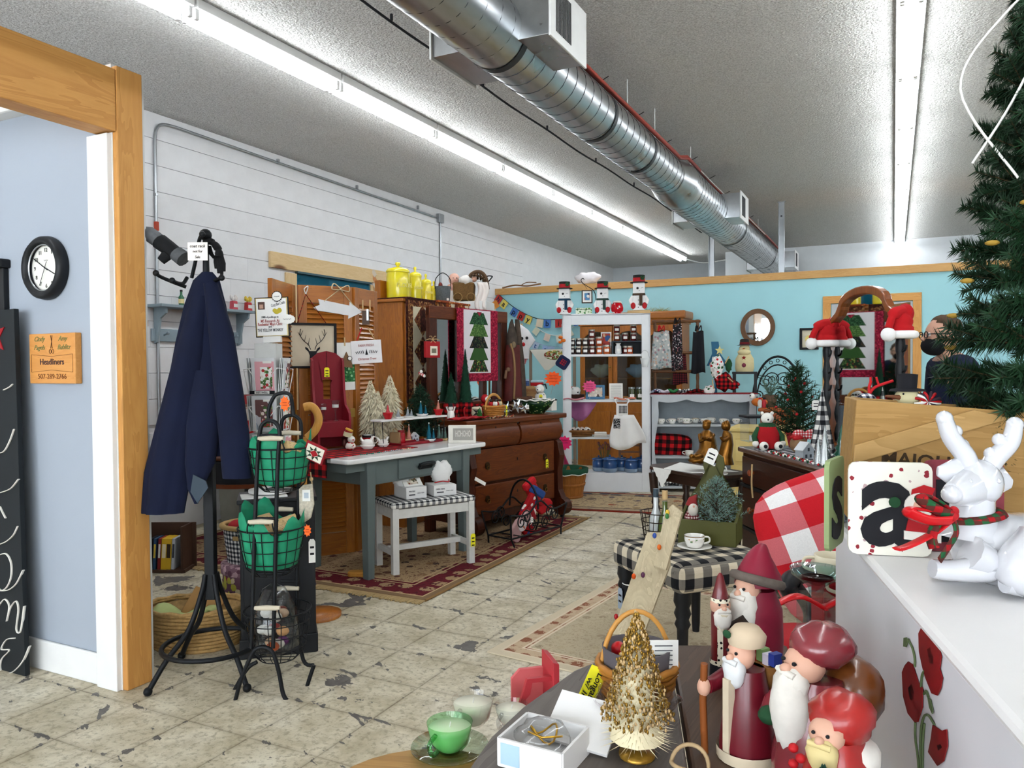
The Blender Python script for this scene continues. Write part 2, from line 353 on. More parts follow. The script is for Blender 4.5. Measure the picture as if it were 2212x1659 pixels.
# left wall of painted blocks
BLM=mt('#ebebec',0.75,0,0.05,9,0.004)
wl=struct(MB().box((XW-0.12,5.4,ZC/2),(0.2,21.2,ZC)).build('wall_left',mt('#e6e6e8',0.8,0,0.04)))
bh,bw=0.2065,0.415
bm_={}
def block(w):
    w=round(w,3)
    if w not in bm_:
        q=MB();e=0.0022;g=0.0;q.add([(0,0,0),(0,w,0),(0,w,bh-0.0005),(0,0,bh-0.0005),(0.019,g,e),(0.019,w-g,e),(0.019,w-g,bh-e),(0.019,g,bh-e)],[(4,5,6,7),(0,1,5,4),(1,2,6,5),(2,3,7,6),(3,0,4,7)]);bm_[w]=q.mesh('block',BLM)
    return bm_[w]
WY0,WY1,WZ1,WZ0=5.83,7.02,2.27,0.0      # opening in the block wall
nb=0
for r in range(16):
    z=ZC - (r+1)*bh
    y=2.1 - (bw/2 if r % 2 else 0)
    while y < 11.2:
        segs=[(y,y+bw-0.0004)]
        if z+bh > WZ0 and z+0.05 < WZ1: segs=[(a,c) for a,c in ((y,min(y+bw-0.001,WY0)),(max(y,WY1),y+bw-0.001)) if c-a > 0.05]
        for a,c in segs:
            if z > 0.85 and nb < 300:
                o=bpy.data.objects.new('block',block(c-a));COL.objects.link(o);o.parent=wl;o.location=(XW-0.02,a,z);nb += 1
            else: pass
        y += bw
lowb=MB()
for a,c in ((2.1,WY0),(WY1,15.3)): lowb.box((XW-0.012,(a+c)/2,0.4),(0.02,c-a,0.8))
lowb.box((XW-0.012,13.2,2.1),(0.02,4.4,2.5));lowb.box((XW-0.012,-1.5,1.6),(0.02,7.2,3.2))
lb=lowb.build('block_field',BLM,wl);lb['kind']='stuff'
# opening in the block wall with pine casing, teal room beyond
w1=struct(MB().box((XW-0.115,(WY0+WY1)/2,WZ1/2),(0.24,WY1-WY0,WZ1)).build('window_1',mt('#1f7f97',0.8,0,0.1)))
CAS=wood('#e2c79a','#cfae7c',0.6,1.0,'y',knots=True);CASZ=wood('#e2c79a','#cfae7c',0.6,1.0,'z',knots=True)
MB().box((XW+0.016,(5.47+7.4)/2,2.34),(0.03,7.4-5.47,0.15)).build('casing',CAS,w1,0.003)
MB().box((XW+0.012,WY0-0.075,1.12),(0.022,0.15,2.24)).build('casing',CASZ,w1,0.002)
MB().box((XW+0.012,WY1+0.075,1.12),(0.022,0.15,2.24)).build('casing',CASZ,w1,0.002)
MB().box((XW+0.01,(WY0+WY1)/2,2.255),(0.05,WY1-WY0,0.02)).box((XW+0.007,(WY0+WY1)/2,1.6),(0.012,WY1-WY0,0.03)).build('sash_rail',mt('#3d5a63',0.6),w1)
MB().box((XW+0.01,(WY0+WY1)/2,1.3),(0.004,WY1-WY0-0.01,1.9)).build('pane',glass('#d9eef2'),w1)
# far walls, right wall and the street front behind the viewer
struct(MB().box((0.5,YF+0.1,ZC/2),(13.2,0.2,ZC)).build('wall_far',mt('#dcdfe3',0.8,0,0.04)))
struct(MB().box((6.95,5.4,ZC/2),(0.2,21.2,ZC)).build('wall_right',mt('#cfd6da',0.8,0,0.04)))
wf=MB()
for a,c,z0,z1 in ((-5.3,6.9,2.75,ZC),(-5.3,6.9,0,0.45),(-5.3,-4.9,0.4,2.8),(-2.2,-1.9,0.4,2.8),(0.9,1.2,0.4,2.8),(3.8,4.1,0.4,2.8),(6.5,6.9,0.4,2.8)): wf.box(((a+c)/2,-5.1,(z0+z1)/2),(c-a,0.2,z1-z0))
struct(wf.build('wall_front',mt('#d5d6d6',0.8)))
# boxed white bulkhead beyond the blue partition
bk0,bk1=ay(1567,600,14.2),ay(2300,600,14.2)
struct(MB().box(((bk0.x+3)/2,14.6,ZC/2),(3-bk0.x,0.8,ZC)).build('wall_bulkhead',mt('#e2e5e8',0.8,0,0.03)))
# blue partition with pine cap, doorway with casing and opened door
BLUE=mt('#a6d9e1',0.7,0,0.03,3)
d0,d1=ay(1795,655,YB).x,ay(1972,650,YB).x;dz=2.05
pb=MB()
x0,x1,pz=XW,2.3,ay(1071,638,YB).z
for a,c,z0,z1 in ((x0,d0,0,pz),(d1,x1,0,pz),(d0,d1,dz,pz)): pb.box(((a+c)/2,YB+0.06,(z0+z1)/2),(c-a,0.12,z1-z0))
struct(pb.build('wall_back',BLUE))
CAPM=wood('#cfa56a','#b5854a',0.5,1.0,'x',knots=False)
cp=ay(1071,628,YB).z
struct(MB().box(((x0-1.0+x1)/2+0.5,YB+0.055,(pz+cp)/2+0.012),(x1-x0,0.17,cp-pz+0.025)).build('trim_1',CAPM,None,0.004))
dr=struct(MB().box((d0-0.045,YB-0.012,dz/2),(0.09,0.025,dz)).build('door_1',PINE,None,0.003))
MB().box((d1+0.045,YB-0.012,dz/2),(0.09,0.025,dz)).build('casing',PINE,dr,0.003)
MB().box(((d0+d1)/2,YB-0.012,dz+0.045),(d1-d0+0.18,0.025,0.09)).build('casing',wood('#d9a35c','#b97e3c',0.5,1.0,'x'),dr,0.003)
q=MB();q.at((d1-0.02,YB+0.13,0),(0,0,0.55));q.box((-0.02,0.36,dz/2),(0.04,0.72,dz-0.02));q.build('door_leaf',wood('#c08f55','#9a6a35',0.5,1,'z'),dr,0.003)
q=MB();q.at((d1-0.02,YB+0.13,0),(0,0,0.55));q.cyl((-0.04,0.66,0.98),(-0.1,0.66,0.98),0.012).ell((-0.11,0.66,0.98),0.028);q.build('door_handle',metal('#b58a3c'),dr)
# clock room: wall across, white casing, pine post and beam
xp=-2.81;yc=2.09
CLW=mt('#a0a8b3',0.65,0,0.03,2)
ztop=ay(0,262,yc).z
struct(MB().box((-3.9,yc+0.06,ztop/2),(2.02,0.12,ztop)).build('wall_inner',CLW))
struct(MB().box((-3.9,yc+0.01,ztop+0.02),(2.02,0.16,0.04)).build('trim_2',WHITE,None,0.01))
struct(MB().box((-3.9,yc-0.008,0.066),(2.0,0.016,0.132)).build('baseboard_inner',WHITE,None,0.006))
struct(MB().box((-2.897,yc-0.012,2.27/2),(0.125,0.03,2.27)).build('trim_3',WHITE,None,0.003))
struct(MB().box((-2.875,yc+0.07,2.55/2),(0.09,0.15,2.55)).build('wall_end',WHITE))
POSTM=wood('#d49d56','#b0763a',0.5,0.8,'z',knots=True);BEAMM=wood('#d49d56','#b0763a',0.5,0.8,'y',knots=True)
struct(MB().box((xp-0.012,yc+0.057,2.54/2),(0.04,0.118,2.54)).build('trim_4',POSTM,None,0.004))
struct(MB().box((xp-0.05,yc-0.5,2.4),(0.11,1.0-0.008,0.25)).build('trim_5',BEAMM,None,0.004))
struct(MB().box((xp-0.03,yc+0.122,2.54/2),(0.05,0.012,2.54)).build('trim_6',WHITE))
# ---------------------------------------------------------------- fluorescent strips
TUBE=emit('#f6fbff',TUBE_W);FIX=mt('#e9e9e8',0.4,0,0.03)
def strip():
    t=thing('fluorescent_light','x','light fixture',(0,0,0),0,'fluorescent strips on the ceiling')
    L=1.222
    MB().box((0,0,ZC-0.03),(0.15,L,0.055)).build('housing',FIX,t,0.006)
    for sx in (-0.045,0.045):
        MB().cyl((sx,-L/2+0.03,ZC-0.095),(sx,L/2-0.03,ZC-0.095),0.017,n=6).build('tube',TUBE,t)
    for e in (-1,1):
        for sx in (-0.045,0.045): MB().box((sx,e*(L/2-0.014),ZC-0.085),(0.024,0.026,0.06)).build('lamp_holder',FIX,t,0.004)
    return t
st0=strip();first=True
def sname(row,k): return ['%s twin-tube ceiling strip from the viewer, in the row left of the duct','%s twin-tube ceiling strip from the viewer, in the row right of the duct','%s twin-tube ceiling strip of the unseen row added for light'][row] % k
ords=['first','second','third','fourth','fifth','sixth','seventh','eighth','ninth','tenth','eleventh','twelfth']
for row,(X,Y0,n) in enumerate(((-3.49,0.56,11),(0.08,-0.3,12),(3.6,0.9,7))):  # last row is out of view, added only to light the room
    for k in range(n):
        lab=sname(row,ords[k])
        y=Y0+1.235*(k+0.5) if row else Y0+1.24*(k+0.5)
        if first: st0.location=(X,y,0);st0['label']=lab;first=False
        else: dup(st0,(X,y,0),0,lab)
# ================================================================ ceiling services
GALV=None
def galv():
    m,nt,b=new('galvanised_steel');p=nt.co();n=nt.noise(nt.map(p,(1,0.3,1)),9,4,0.6);v=nt.voro(p,35,'F1','Color')
    setb(nt,b,nt.mix(n,'#9fa3a6','#d3d6d8'),nt.mixf(nt.noise(p,5,3),0.2,0.4),1.0,n,0.002,0.2);return m
GALV=galv();STEEL=mt('#aeb2b5',0.35,1.0,0.1);DKSTEEL=mt('#4a4d50',0.5,0.8,0.1)
DX,DZ=-1.73,2.92
dt=thing('spiral_duct','round galvanised spiral air duct running the length of the ceiling','air duct',(DX,0,DZ))
for a,c,r in ((-1.2,3.35,0.162),(3.35,4.68,0.16),(4.68,5.58,0.16),(5.58,6.45,0.16),(6.8,9.23,0.2),(9.23,11.7,0.2),(11.7,14.2,0.2)):
    MB().tube([(0,a,0),(0,c,0)],r,40,caps=False).build('duct_section',GALV,dt)
MB().lathe([(0.163,0),(0.166,0.06),(0.2,0.28),(0.204,0.4)],40,cap=False).at().build('reducer',GALV,dt,loc=(0,6.42,0)).rotation_euler=(-PI/2,0,0)
for y,r in ((3.35,0.166),(4.68,0.164),(5.58,0.164),(9.23,0.204),(11.7,0.204)):
    MB().tube([(0,y-0.02,0),(0,y+0.025,0)],r,40,caps=False).build('collar',DKSTEEL,dt)
for y0,y1,r,pitch in ((-1.2,6.45,0.161,0.13),(6.85,14.2,0.201,0.11)):
    n=int((y1-y0)/pitch*20);MB().tube([(r*math.cos(i*2*PI/20),y0+(y1-y0)*i/n,r*math.sin(i*2*PI/20)) for i in range(n+1)],0.0028,4).build('spiral_seam',DKSTEEL,dt)
for yb,zb,side,xo in ((3.28,-0.07,1,0.31),(3.27,-0.07,-1,0.32),(8.06,-0.1,1,0.33),(8.06,-0.1,-1,0.36),(12.6,-0.1,1,0.36),(12.6,-0.1,-1,0.36)):
    bx=MB().box((side*(xo/2+0.03),yb+0.215,zb+0.125),(xo-0.06,0.43,0.25)).build('outlet_box',GALV,dt,0.002)
    g=MB().box((side*(xo+0.004),yb+0.215,zb+0.125),(0.012,0.46,0.28));g.build('grille',WHITE,bx,0.003)
    s=MB()
    for i in range(12): s.box((side*(xo+0.011),yb+0.05+i*0.016,zb+0.125),(0.004,0.007,0.2))
    s.build('grille_slot',mt('#333537',0.6),bx)
for y in (1.2,2.6,4.2,5.3,6.0,7.2,9.6,11.2):
    r=0.16 if y < 6.4 else 0.2;MB().tube([(0.03,y,r),(0.03,y,ZC-DZ)],0.004,5).build('hanger_wire',WHITE,dt)
cb=thing('red_cable_bundle','red and white cables tied along the top of the duct','cable',(DX,0,DZ))
for k,(mm,off,rr) in enumerate((('#8c2a1c',0,0.014),('#a83a28',0.022,0.012),('#d8d6d0',0.035,0.006))):
    pts=[]
    for i in range(70):
        y=3.55+i*0.15;r=(0.162 if y < 6.5 else 0.204)+rr+0.004;a=0.95+0.12*math.sin(y*1.7)+(0.18*math.sin(y*0.9+k)) - off*2.5
        pts.append((r*math.cos(a)+off*0.6,y,r*math.sin(a)))
    MB().tube(pts,rr,6).build('cable',mt(mm,0.5),cb)
for i in range(9): y=3.8+i*0.75;r=0.2 if y < 6.5 else 0.245;MB().tube([(r*math.cos(0.95)*0.9,y,r*math.sin(0.95)),(r*math.cos(0.85)*1.15,y,r*math.sin(0.95)*1.12)],0.003,4).build('cable_tie',INK,cb)
bc=thing('black_ceiling_cable','thin black cable clipped along the ceiling beside the duct','cable',(-2.6,0,ZC))
MB().tube([(0.03*math.sin(y*0.8),y,-0.035-0.012*math.sin(y*2.1)**2) for y in [0.5+0.2*i for i in range(57)]],0.008,5).build('cable',INK,bc)
for i in range(9): MB().box((0.03*math.sin((1.4+i*1.15)*0.8),1.4+i*1.15,-0.018),(0.012,0.012,0.04)).build('clip',INK,bc)
for px,lab in ((1688,'steel channel post from the blue partition to the ceiling, beside the duct end'),(1537,'steel channel post to the ceiling in front of the dark recess')):
    p=ay(px,590,YB+0.06);t=thing('steel_post',lab,'post',(p.x,YB+0.06,cp+0.026),0,'posts on the partition');h=ZC-cp-0.028
    m=MB();m.box((0,0.018,h/2),(0.07,0.004,h)).box((-0.033,0,h/2),(0.004,0.036,h)).box((0.033,0,h/2),(0.004,0.036,h));m.build('channel',STEEL,t)
    MB().box((0,0,h-0.003),(0.1,0.06,0.005)).build('end_plate',STEEL,t);MB().box((0.0,-0.004,h*0.8),(0.02,0.01,0.02)).build('bolt',DKSTEEL,t)
lp=thing('end_cable','white cable looping along the far ceiling from the light row','cable',(-3.49,14.25,ZC))
MB().tube(spl([(0,0,-0.05),(0.15,0.1,-0.1),(0.35,0.3,-0.12),(0.9,0.3,-0.07),(1.6,0.3,-0.02)]),0.012,6).build('cable',WHITE,lp)
# ---------------------------------------------------------------- block wall: conduit, shelf
cx_=XW+0.014;a_,b_,c_=ax(332,330,XW),ax(348,266,XW),ax(940,470,XW)
cd=thing('wall_conduit','grey steel conduit bent along the top of the white block wall','conduit',(cx_,0,0))
MB().tube([(0,a_.y,0.9),(0,a_.y,b_.z-0.16)]+spl([(0,a_.y,b_.z-0.16),(0,a_.y+0.02,b_.z-0.06),(0,a_.y+0.08,b_.z-0.01),(0,a_.y+0.2,b_.z)])+[(0,c_.y,c_.z)],0.012,8).build('pipe',STEEL,cd)
MB().tube([(0,c_.y+0.1,c_.z-0.05),(0,c_.y+0.1,1.2)],0.012,8).build('pipe',STEEL,cd)
MB().box((0.015,c_.y+0.08,c_.z),(0.05,0.11,0.11)).build('junction_box',STEEL,cd,0.004)
for y in (5.6,6.8,8.0): MB().box((0.002,y,b_.z-0.005),(0.022,0.02,0.045)).build('strap',STEEL,cd)
MB().box((0.002,a_.y,2.7),(0.026,0.02,0.02)).build('strap',STEEL,cd);MB().box((0.003,a_.y,2.45),(0.027,0.026,0.07)).build('warning_band',mt('#b5452d',0.6),cd)
SBL=mt('#8b9ba3',0.55,0,0.08)
s0,s1=ax(347,655,XW+0.16),ax(553,672,XW+0.16);sl=s1.y-s0.y;sm_=(s0.y+s1.y)/2
ws=thing('peg_shelf','grey-blue painted wall shelf with pegs on the block wall','shelf',(XW,sm_,s0.z))
MB().box((0.085,0,-0.012),(0.17,sl,0.024)).build('shelf_board',SBL,ws,0.004)
MB().box((0.012,0,-0.24),(0.022,sl*0.94,0.1)).build('peg_rail',SBL,ws,0.003)
for e in (-1,1): MB().prism([(0,-0.024),(0.15,-0.024),(0.14,-0.07),(0.075,-0.11),(0.055,-0.2),(0.03,-0.3),(0,-0.31)],0.02,e*(sl/2-0.07)-0.01).build('bracket',SBL,ws,0.002)
for k in range(5): y=-sl*0.36+k*sl*0.18;MB().cyl((0.02,y,-0.24),(0.065,y,-0.225),0.008,n=8).ell((0.07,y,-0.224),0.014,8,6).build('peg',SBL,ws)
for k,(px,py,c1_,c2_,lab) in enumerate(((505,640,'#c94f5c','#f0e9e4','red and white gift-bagged treat on the peg shelf, nearer the coat'),(536,648,'#c23b3b','#e8c84a','small red-wrapped treat with yellow bow on the peg shelf'),(392,635,'#2f6b4a','#e9d9a0','small green bottle with label on the peg shelf end'))):
    p=ax(px,665,XW+0.08);t=thing('treat_bag' if k < 2 else 'bottle',lab,'gift' if k < 2 else 'bottle',(p.x,p.y,s0.z))
    if k < 2:
        MB().box((0,0,0.04),(0.05,0.06,0.08),tp=0.85).build('bag',mt(c1_,0.4),t,0.006);MB().box((0.026,0,0.04),(0.002,0.045,0.03)).build('tag_label',PAPER,t)
        m=MB()
        for q in range(7): a=q*0.9;m.ell((0.02*math.cos(a),0.024*math.sin(a),0.1+0.008*(q % 3)),(0.014,0.012,0.02),7,5)
        m.build('bow',mt(c2_,0.5),t)
    else:
        MB().lathe([(0.02,0),(0.022,0.07),(0.009,0.09),(0.009,0.115)],12).build('glass_body',mt(c1_,0.2),t);MB().cyl((0,0,0.115),(0,0,0.13),0.011,n=10).build('cap',INK,t);MB().lathe([(0.0225,0.02),(0.0228,0.055)],12,cap=False).build('paper_label',mt(c2_,0.7),t)
# ---------------------------------------------------------------- clock wall
p=ay(107,580,yc);R_=0.137
ck=thing('wall_clock','round black wall clock with white dial on the grey-blue wall','clock',(p.x,yc,p.z))
MB().lathe([(R_*0.72,0.03),(R_*0.76,0.042),(R_*0.86,0.05),(R_*0.97,0.036),(R_,0.012),(R_*0.97,0.0)],48,cap=False).build('rim',BLACKM,ck).rotation_euler=(PI/2,0,0)
MB().lathe([(R_*0.69,0.028),(R_*0.71,0.033),(R_*0.74,0.031)],48,cap=False).build('bezel',STEEL,ck).rotation_euler=(PI/2,0,0)
MB().lathe([(R_*0.73,0.008),(R_*0.73,0.014)],48).build('dial',mt('#eceae2',0.5,0,0.02),ck).rotation_euler=(PI/2,0,0)
CKI=mt('#4a4a46',0.6)
for h in range(1,13): a=PI/2-h*PI/6;text(str(h),0.024,CKI,ck,(R_*0.56*math.cos(a),-0.0155,R_*0.56*math.sin(a)),name='numeral')
def hand(a,l,w,y,back=0.02):
    m=MB();d=Vector((math.cos(a),0,math.sin(a)));m.bar(-d*back+Vector((0,y,0)),d*l+Vector((0,y,0)),0.002,w,up=(0,1,0));return m
hand(PI/2-3.83*PI/6,R_*0.48,0.006,-0.018).build('hour_hand',INK,ck);hand(PI/2-10*PI/6,R_*0.66,0.0045,-0.02).build('minute_hand',INK,ck);hand(PI/2-6.9*PI/6,R_*0.6,0.0015,-0.022,0.03).build('second_hand',INK,ck)
MB().tube([(R_*(-0.1+0.02*j),-0.0155,R_*(0.24+0.025*math.sin(j*2.1))) for j in range(11)],0.0006,4).build('maker_script',CKI,ck)
p0,p1=ay(63,722,yc-0.03),ay(164,829,yc-0.03);w_,h_=p1.x-p0.x,p0.z-p1.z
pq=thing('wooden_plaque','small maple wall plaque engraved with scissors and a phone number','sign',((p0.x+p1.x)/2,yc,(p0.z+p1.z)/2))
MB().box((0,-0.016,0),(w_,0.03,h_)).build('board',wood('#d79a55','#bd7c3a',0.4,1.0,'x'),pq,0.003)
ENG=mt('#7d4a26',0.7);OLV=mt('#6f7a4a',0.7);Y_=-0.0318
text('Headliners',0.036,mt('#2b1426',0.6),pq,(0,Y_,-0.015),fit=w_*0.52,bold=0.0003);text('507-289-2766',0.03,ENG,pq,(0,Y_,-h_*0.36),fit=w_*0.62)
text('Cindy',0.03,OLV,pq,(-w_*0.27,Y_,h_*0.39),shear=0.4);text('Pagels',0.03,OLV,pq,(-w_*0.27,Y_,h_*0.22),shear=0.4);text('Amy',0.03,OLV,pq,(w_*0.24,Y_,h_*0.39),shear=0.4);text('Bublitz',0.03,OLV,pq,(w_*0.26,Y_,h_*0.22),shear=0.4)
m=MB();a=w_*0.45
for s in (1,-1): m.tube([(-a,Y_,s*0.02-0.02),(-a,Y_,s*0.038-0.02),(0,Y_,s*0.029-0.02),(a,Y_,s*0.038-0.02),(a,Y_,s*0.02-0.02)],0.0008,4)
m.tube([(-a,Y_,-0.04),(-a,Y_,0.0)],0.0008,4).tube([(a,Y_,-0.04),(a,Y_,0.0)],0.0008,4);m.build('carved_border',ENG,pq)
m=MB();m.tube([(-0.004,Y_,h_*0.46),(0.006,Y_,h_*0.2)],0.0014,4).tube([(0.006,Y_,h_*0.46),(-0.005,Y_,h_*0.2)],0.0014,4)
for s in (-1,1): m.tube([(s*0.009+0.007*math.cos(t*PI/5),Y_,h_*0.14+0.009*math.sin(t*PI/5)) for t in range(10)],0.0012,4,closed=True)
m.build('scissors_carving',mt('#4a2410',0.7),pq)
# leaning black board with white script, and the black capped board behind it
sp=az(72,1455);y_=yc-0.05
sb=thing('lettered_board','tall black board with white script lettering leaning in the doorway','sign',(sp.x,y_-0.03,0),0,rot=(-0.012,-0.035,0))
zt=ay(20,668,y_).z
MB().box((-0.16,0.0,zt/2),(0.32,0.022,zt)).build('board',mt('#1b2024',0.65,0,0.25,5),sb,0.002)
bpy.context.view_layer.update();Mi=sb.matrix_world.inverted()
def onb(px,py): q=Mi @ ay(px,py,y_-0.045);return (q.x,-0.0125,q.z)
strokes=[[(0,25),(25,12),(38,0)],[(47,195),(30,245),(5,290),(-25,300)],[(68,412),(35,452),(-10,470)],[(-10,530),(5,560),(16,580)],[(68,615),(50,652),(20,680),(-15,695)],
  [(-15,740),(20,735),(42,775),(42,835),(22,880),(-5,890),(-25,850)],[(93,805),(65,862),(30,890),(-10,893)],[(-10,960),(15,930),(36,960),(26,1025),(40,970),(64,938),(76,975),(68,1058),(86,1068),(100,960)],
  [(62,1098),(25,1105),(5,1145),(38,1150),(5,1190),(5,1240),(50,1245),(95,1200),(125,1132)]]
SCR=mt('#e9e5dc',0.7)
for st in strokes: MB().tube(spl([onb(a/2.0,830+b/2.0) for a,b in st],6),0.007,6,flat=0.35).build('script_stroke',SCR,sb)
q=Mi @ ay(-22,729,y_-0.045);m=MB();m.prism([(q.x+(0.085 if i % 2 == 0 else 0.035)*math.cos(PI/2+0.2+i*PI/5),q.z+(0.085 if i % 2 == 0 else 0.035)*math.sin(PI/2+0.2+i*PI/5)) for i in range(10)],0.004,-0.015);m.build('star',mt('#a31722',0.6),sb)
q0=ay(14,560,yc-0.01)
kb=thing('capped_board','black panel with moulded cap behind the lettered board','panel',(q0.x-0.12,yc-0.002,0.0))
MB().box((0.0,-0.012,q0.z/2-0.02),(0.24,0.022,q0.z-0.04)).build('panel',BLACKM,kb,0.002);MB().box((0.0,-0.02,q0.z-0.02),(0.27,0.05,0.04)).build('cap',BLACKM,kb,0.008)
# ---------------------------------------------------------------- coat rack with coat, mittens, note
rc=Vector((-2.62,2.36,0));g=tr(rc);k_=pix(rc)
cr=thing('coat_rack','black metal coat rack with ringed base by the pine post','coat rack',rc,YAW)
MB().box((0,0,0.95),(0.042,0.042,1.24)).build('pole',IRON,cr,0.003)
MB().tube([(0.2*math.cos(a),0.2*math.sin(a),0.135) for a in [i*PI/16 for i in range(32)]],0.0105,8,closed=True).build('base_ring',IRON,cr)
for i in range(4):
    a=PI/4+i*PI/2+0.08;c,s=math.cos(a),math.sin(a)
    l=MB().tube(spl([(0.026*c,0.026*s,0.44),(0.045*c,0.045*s,0.36),(0.105*c,0.105*s,0.22),(0.2*c,0.2*s,0.12),(0.272*c,0.272*s,0.022)]),0.011,8).build('leg',IRON,cr)
    MB().ell((0.276*c,0.276*s,0.018),0.018,10,8).build('ball_foot',IRON,l)
tb=g(410,514);MB().cyl((0,0,1.56),(0,0,tb.z),0.016,0.012,10).ell((0,0,tb.z+0.005),0.026,12,8).build('finial',IRON,cr)
for pts in ([(402,620),(370,608),(345,597),(337,590)],[(404,600),(396,612),(385,612),(372,606)],[(414,600),(423,560),(430,520),(437,506)],[(416,620),(440,614),(465,606),(479,600)]):
    P_=[g(a,b,-0.02-0.03*i) for i,(a,b) in enumerate(pts)];MB().tube(spl(P_,5),0.008,7).ell(P_[-1],0.013,9,7).build('hook',IRON,cr)
nt_=thing('paper_note','handwritten white note pinned to the coat rack top','sign',rc+Vector((0,0,0)),YAW)
q=g(427,543,-0.09);MB().box((q.x,q.y,q.z),(43*k_*0.97,0.002,39*k_*0.97)).build('paper',mt('#efe6de',0.8,0,0.03),nt_)
for s_,dz in (('coat rack',0.022),('not for',0.0),('Sale',-0.024)): text(s_,0.019 if dz > 0 else 0.016,INK,nt_,(q.x,q.y-0.0025,q.z+dz),shear=0.15,sx=0.9)
NAVY=mt('#0c142e',0.95,0,0.25,6);LIN=mt('#3b4650',0.9)
co=thing('navy_coat','dark navy fleece coat hanging on the coat rack','coat',rc,YAW)
def cl(px,py,w,dy,d=0.05): q=g(px,py,dy);return ((q.x,q.y,q.z),w*k_/2,d)
m=MB();loft(m,[cl(448,588,22,-0.06,0.02),cl(446,606,54,-0.06,0.035),cl(443,660,84,-0.06,0.05),cl(440,740,112,-0.06,0.06),cl(437,830,138,-0.06,0.065),cl(440,910,150,-0.05,0.065),cl(445,983,120,-0.05,0.06)],44,0.1,6)
m.build('body',NAVY,co)
m=MB();loft(m,[cl(436,640,40,-0.08,0.03),cl(412,760,62,-0.1,0.05),cl(385,900,78,-0.1,0.055),cl(362,1020,92,-0.1,0.05),cl(350,1108,84,-0.1,0.045)],32,0.1,4,ph=1.0);m.build('front_panel',NAVY,co)
m=MB();loft(m,[cl(448,800,60,-0.11,0.03),cl(438,920,70,-0.13,0.04),cl(430,1000,62,-0.13,0.03),cl(420,1055,30,-0.13,0.02),cl(424,1088,6,-0.13,0.01)],24,0.12,3,1);m.build('front_flap',[NAVY,NAVY],co)
m=MB();loft(m,[cl(455,612,30,-0.09,0.025),cl(478,720,50,-0.12,0.045),cl(494,840,58,-0.13,0.05),cl(507,940,62,-0.13,0.05),cl(514,1032,58,-0.13,0.045)],26,0.07,3,ph=2);m.build('sleeve',NAVY,co)
m=MB();q=g(428,1050,-0.158);k=k_;m.prism([(q.x-10*k,q.z+24*k),(q.x+16*k,q.z+10*k),(q.x+20*k,q.z-4*k),(q.x-2*k,q.z-36*k),(q.x-16*k,q.z-12*k)],0.006,q.y);m.build('lining',LIN,co)
mi_=thing('mitten','grey and black fleece mitten stuck on a coat rack hook','mitten',rc,YAW)
A,B=g(326,508,-0.02),g(392,556,-0.02);d=(B-A)
def cap(m,a,b,r,n=12,fl=0.62,mi=0): 
    P_=[a+(b-a)*t for t in (0,0.06,0.2,0.5,0.8,1.0)];m.tube(P_,[r*x for x in (0.35,0.72,0.98,1.0,0.98,0.9)],n,flat=fl,mi=mi);return m
cap(MB(),A-d*0.22,A+d*0.42,0.052).build('tip',mt('#6f7275',0.95,0,0.3,40),mi_);MB().tube([A+d*0.3,A+d*0.6,B-d*0.12],[0.053,0.05,0.044],12,flat=0.66).tube([A+d*0.6+Vector((0,-0.02,-0.03)),A+d*0.42+Vector((0,-0.03,-0.075))],[0.024,0.018],8).build('palm',mt('#191a1c',0.95),mi_);MB().tube([B-d*0.16,B+d*0.08],[0.047,0.05],12,flat=0.7).build('cuff',mt('#5b5e61',0.95,0,0.3,40),mi_)
gl=thing('glove','black knit glove drooping over a coat rack hook','glove',rc,YAW);BKN=mt('#131315',0.95)
m=MB();m.tube(spl([g(446,520,-0.03),g(460,524,-0.03),g(472,540,-0.03),g(474,556,-0.03)]),[0.02,0.024,0.027,0.029,0.03,0.03,0.03,0.03]*3+[0.03],10,flat=0.5)
m.build('palm',BKN,gl)
for i,(x1,y1) in enumerate(((467,580),(473,590),(479,594),(484,586))): q0=g(466+4*i,552,-0.03);MB().tube([q0,g(x1-1,(552+y1)/2,-0.03),g(x1,y1,-0.03)],[0.009,0.0095,0.007],8).build('finger',BKN,gl)
MB().tube([g(452,532,-0.03),g(456,548,-0.03),g(462,556,-0.04)],[0.009,0.009,0.007],8).build('thumb',BKN,gl)
# ---------------------------------------------------------------- tiered wire basket stand
bc_=Vector((-2.24,2.44,0));g=tr(bc_);k_=pix(bc_);rzb=YAW
bs=thing('basket_stand','black iron stand with three tiered wire baskets','basket stand',bc_,rzb)
def rail(pts,dy,r=0.009,nm='rail'): return MB().tube(spl([g(a,b,dy) for a,b in pts],5),r,7).build(nm,IRON,bs)
rail([(543,1400),(546,1300),(550,1150),(556,1000),(562,930),(572,912),(583,909),(596,914),(604,935),(600,1000),(596,1150),(593,1300),(590,1400)],-0.14,0.0085)
rail([(640,1330),(642,1200),(645,1050),(650,960),(650,915),(640,900),(628,897),(614,902),(608,918),(608,960),(606,1050)],0.12,0.008)
rail([(581,910),(580,885),(590,860),(600,851),(618,849),(628,856),(632,880),(634,897)],-0.02,0.008,'top_handle')
for y in (940,1120,1312): rail([(555 if y > 1000 else 561,y),(602 if y < 1000 else 596,y)],-0.14,0.006,'rung')
for y,dy in ((1080,0.12),(1255,0.12)): rail([(607,y),(645,y)],dy,0.006,'rung')
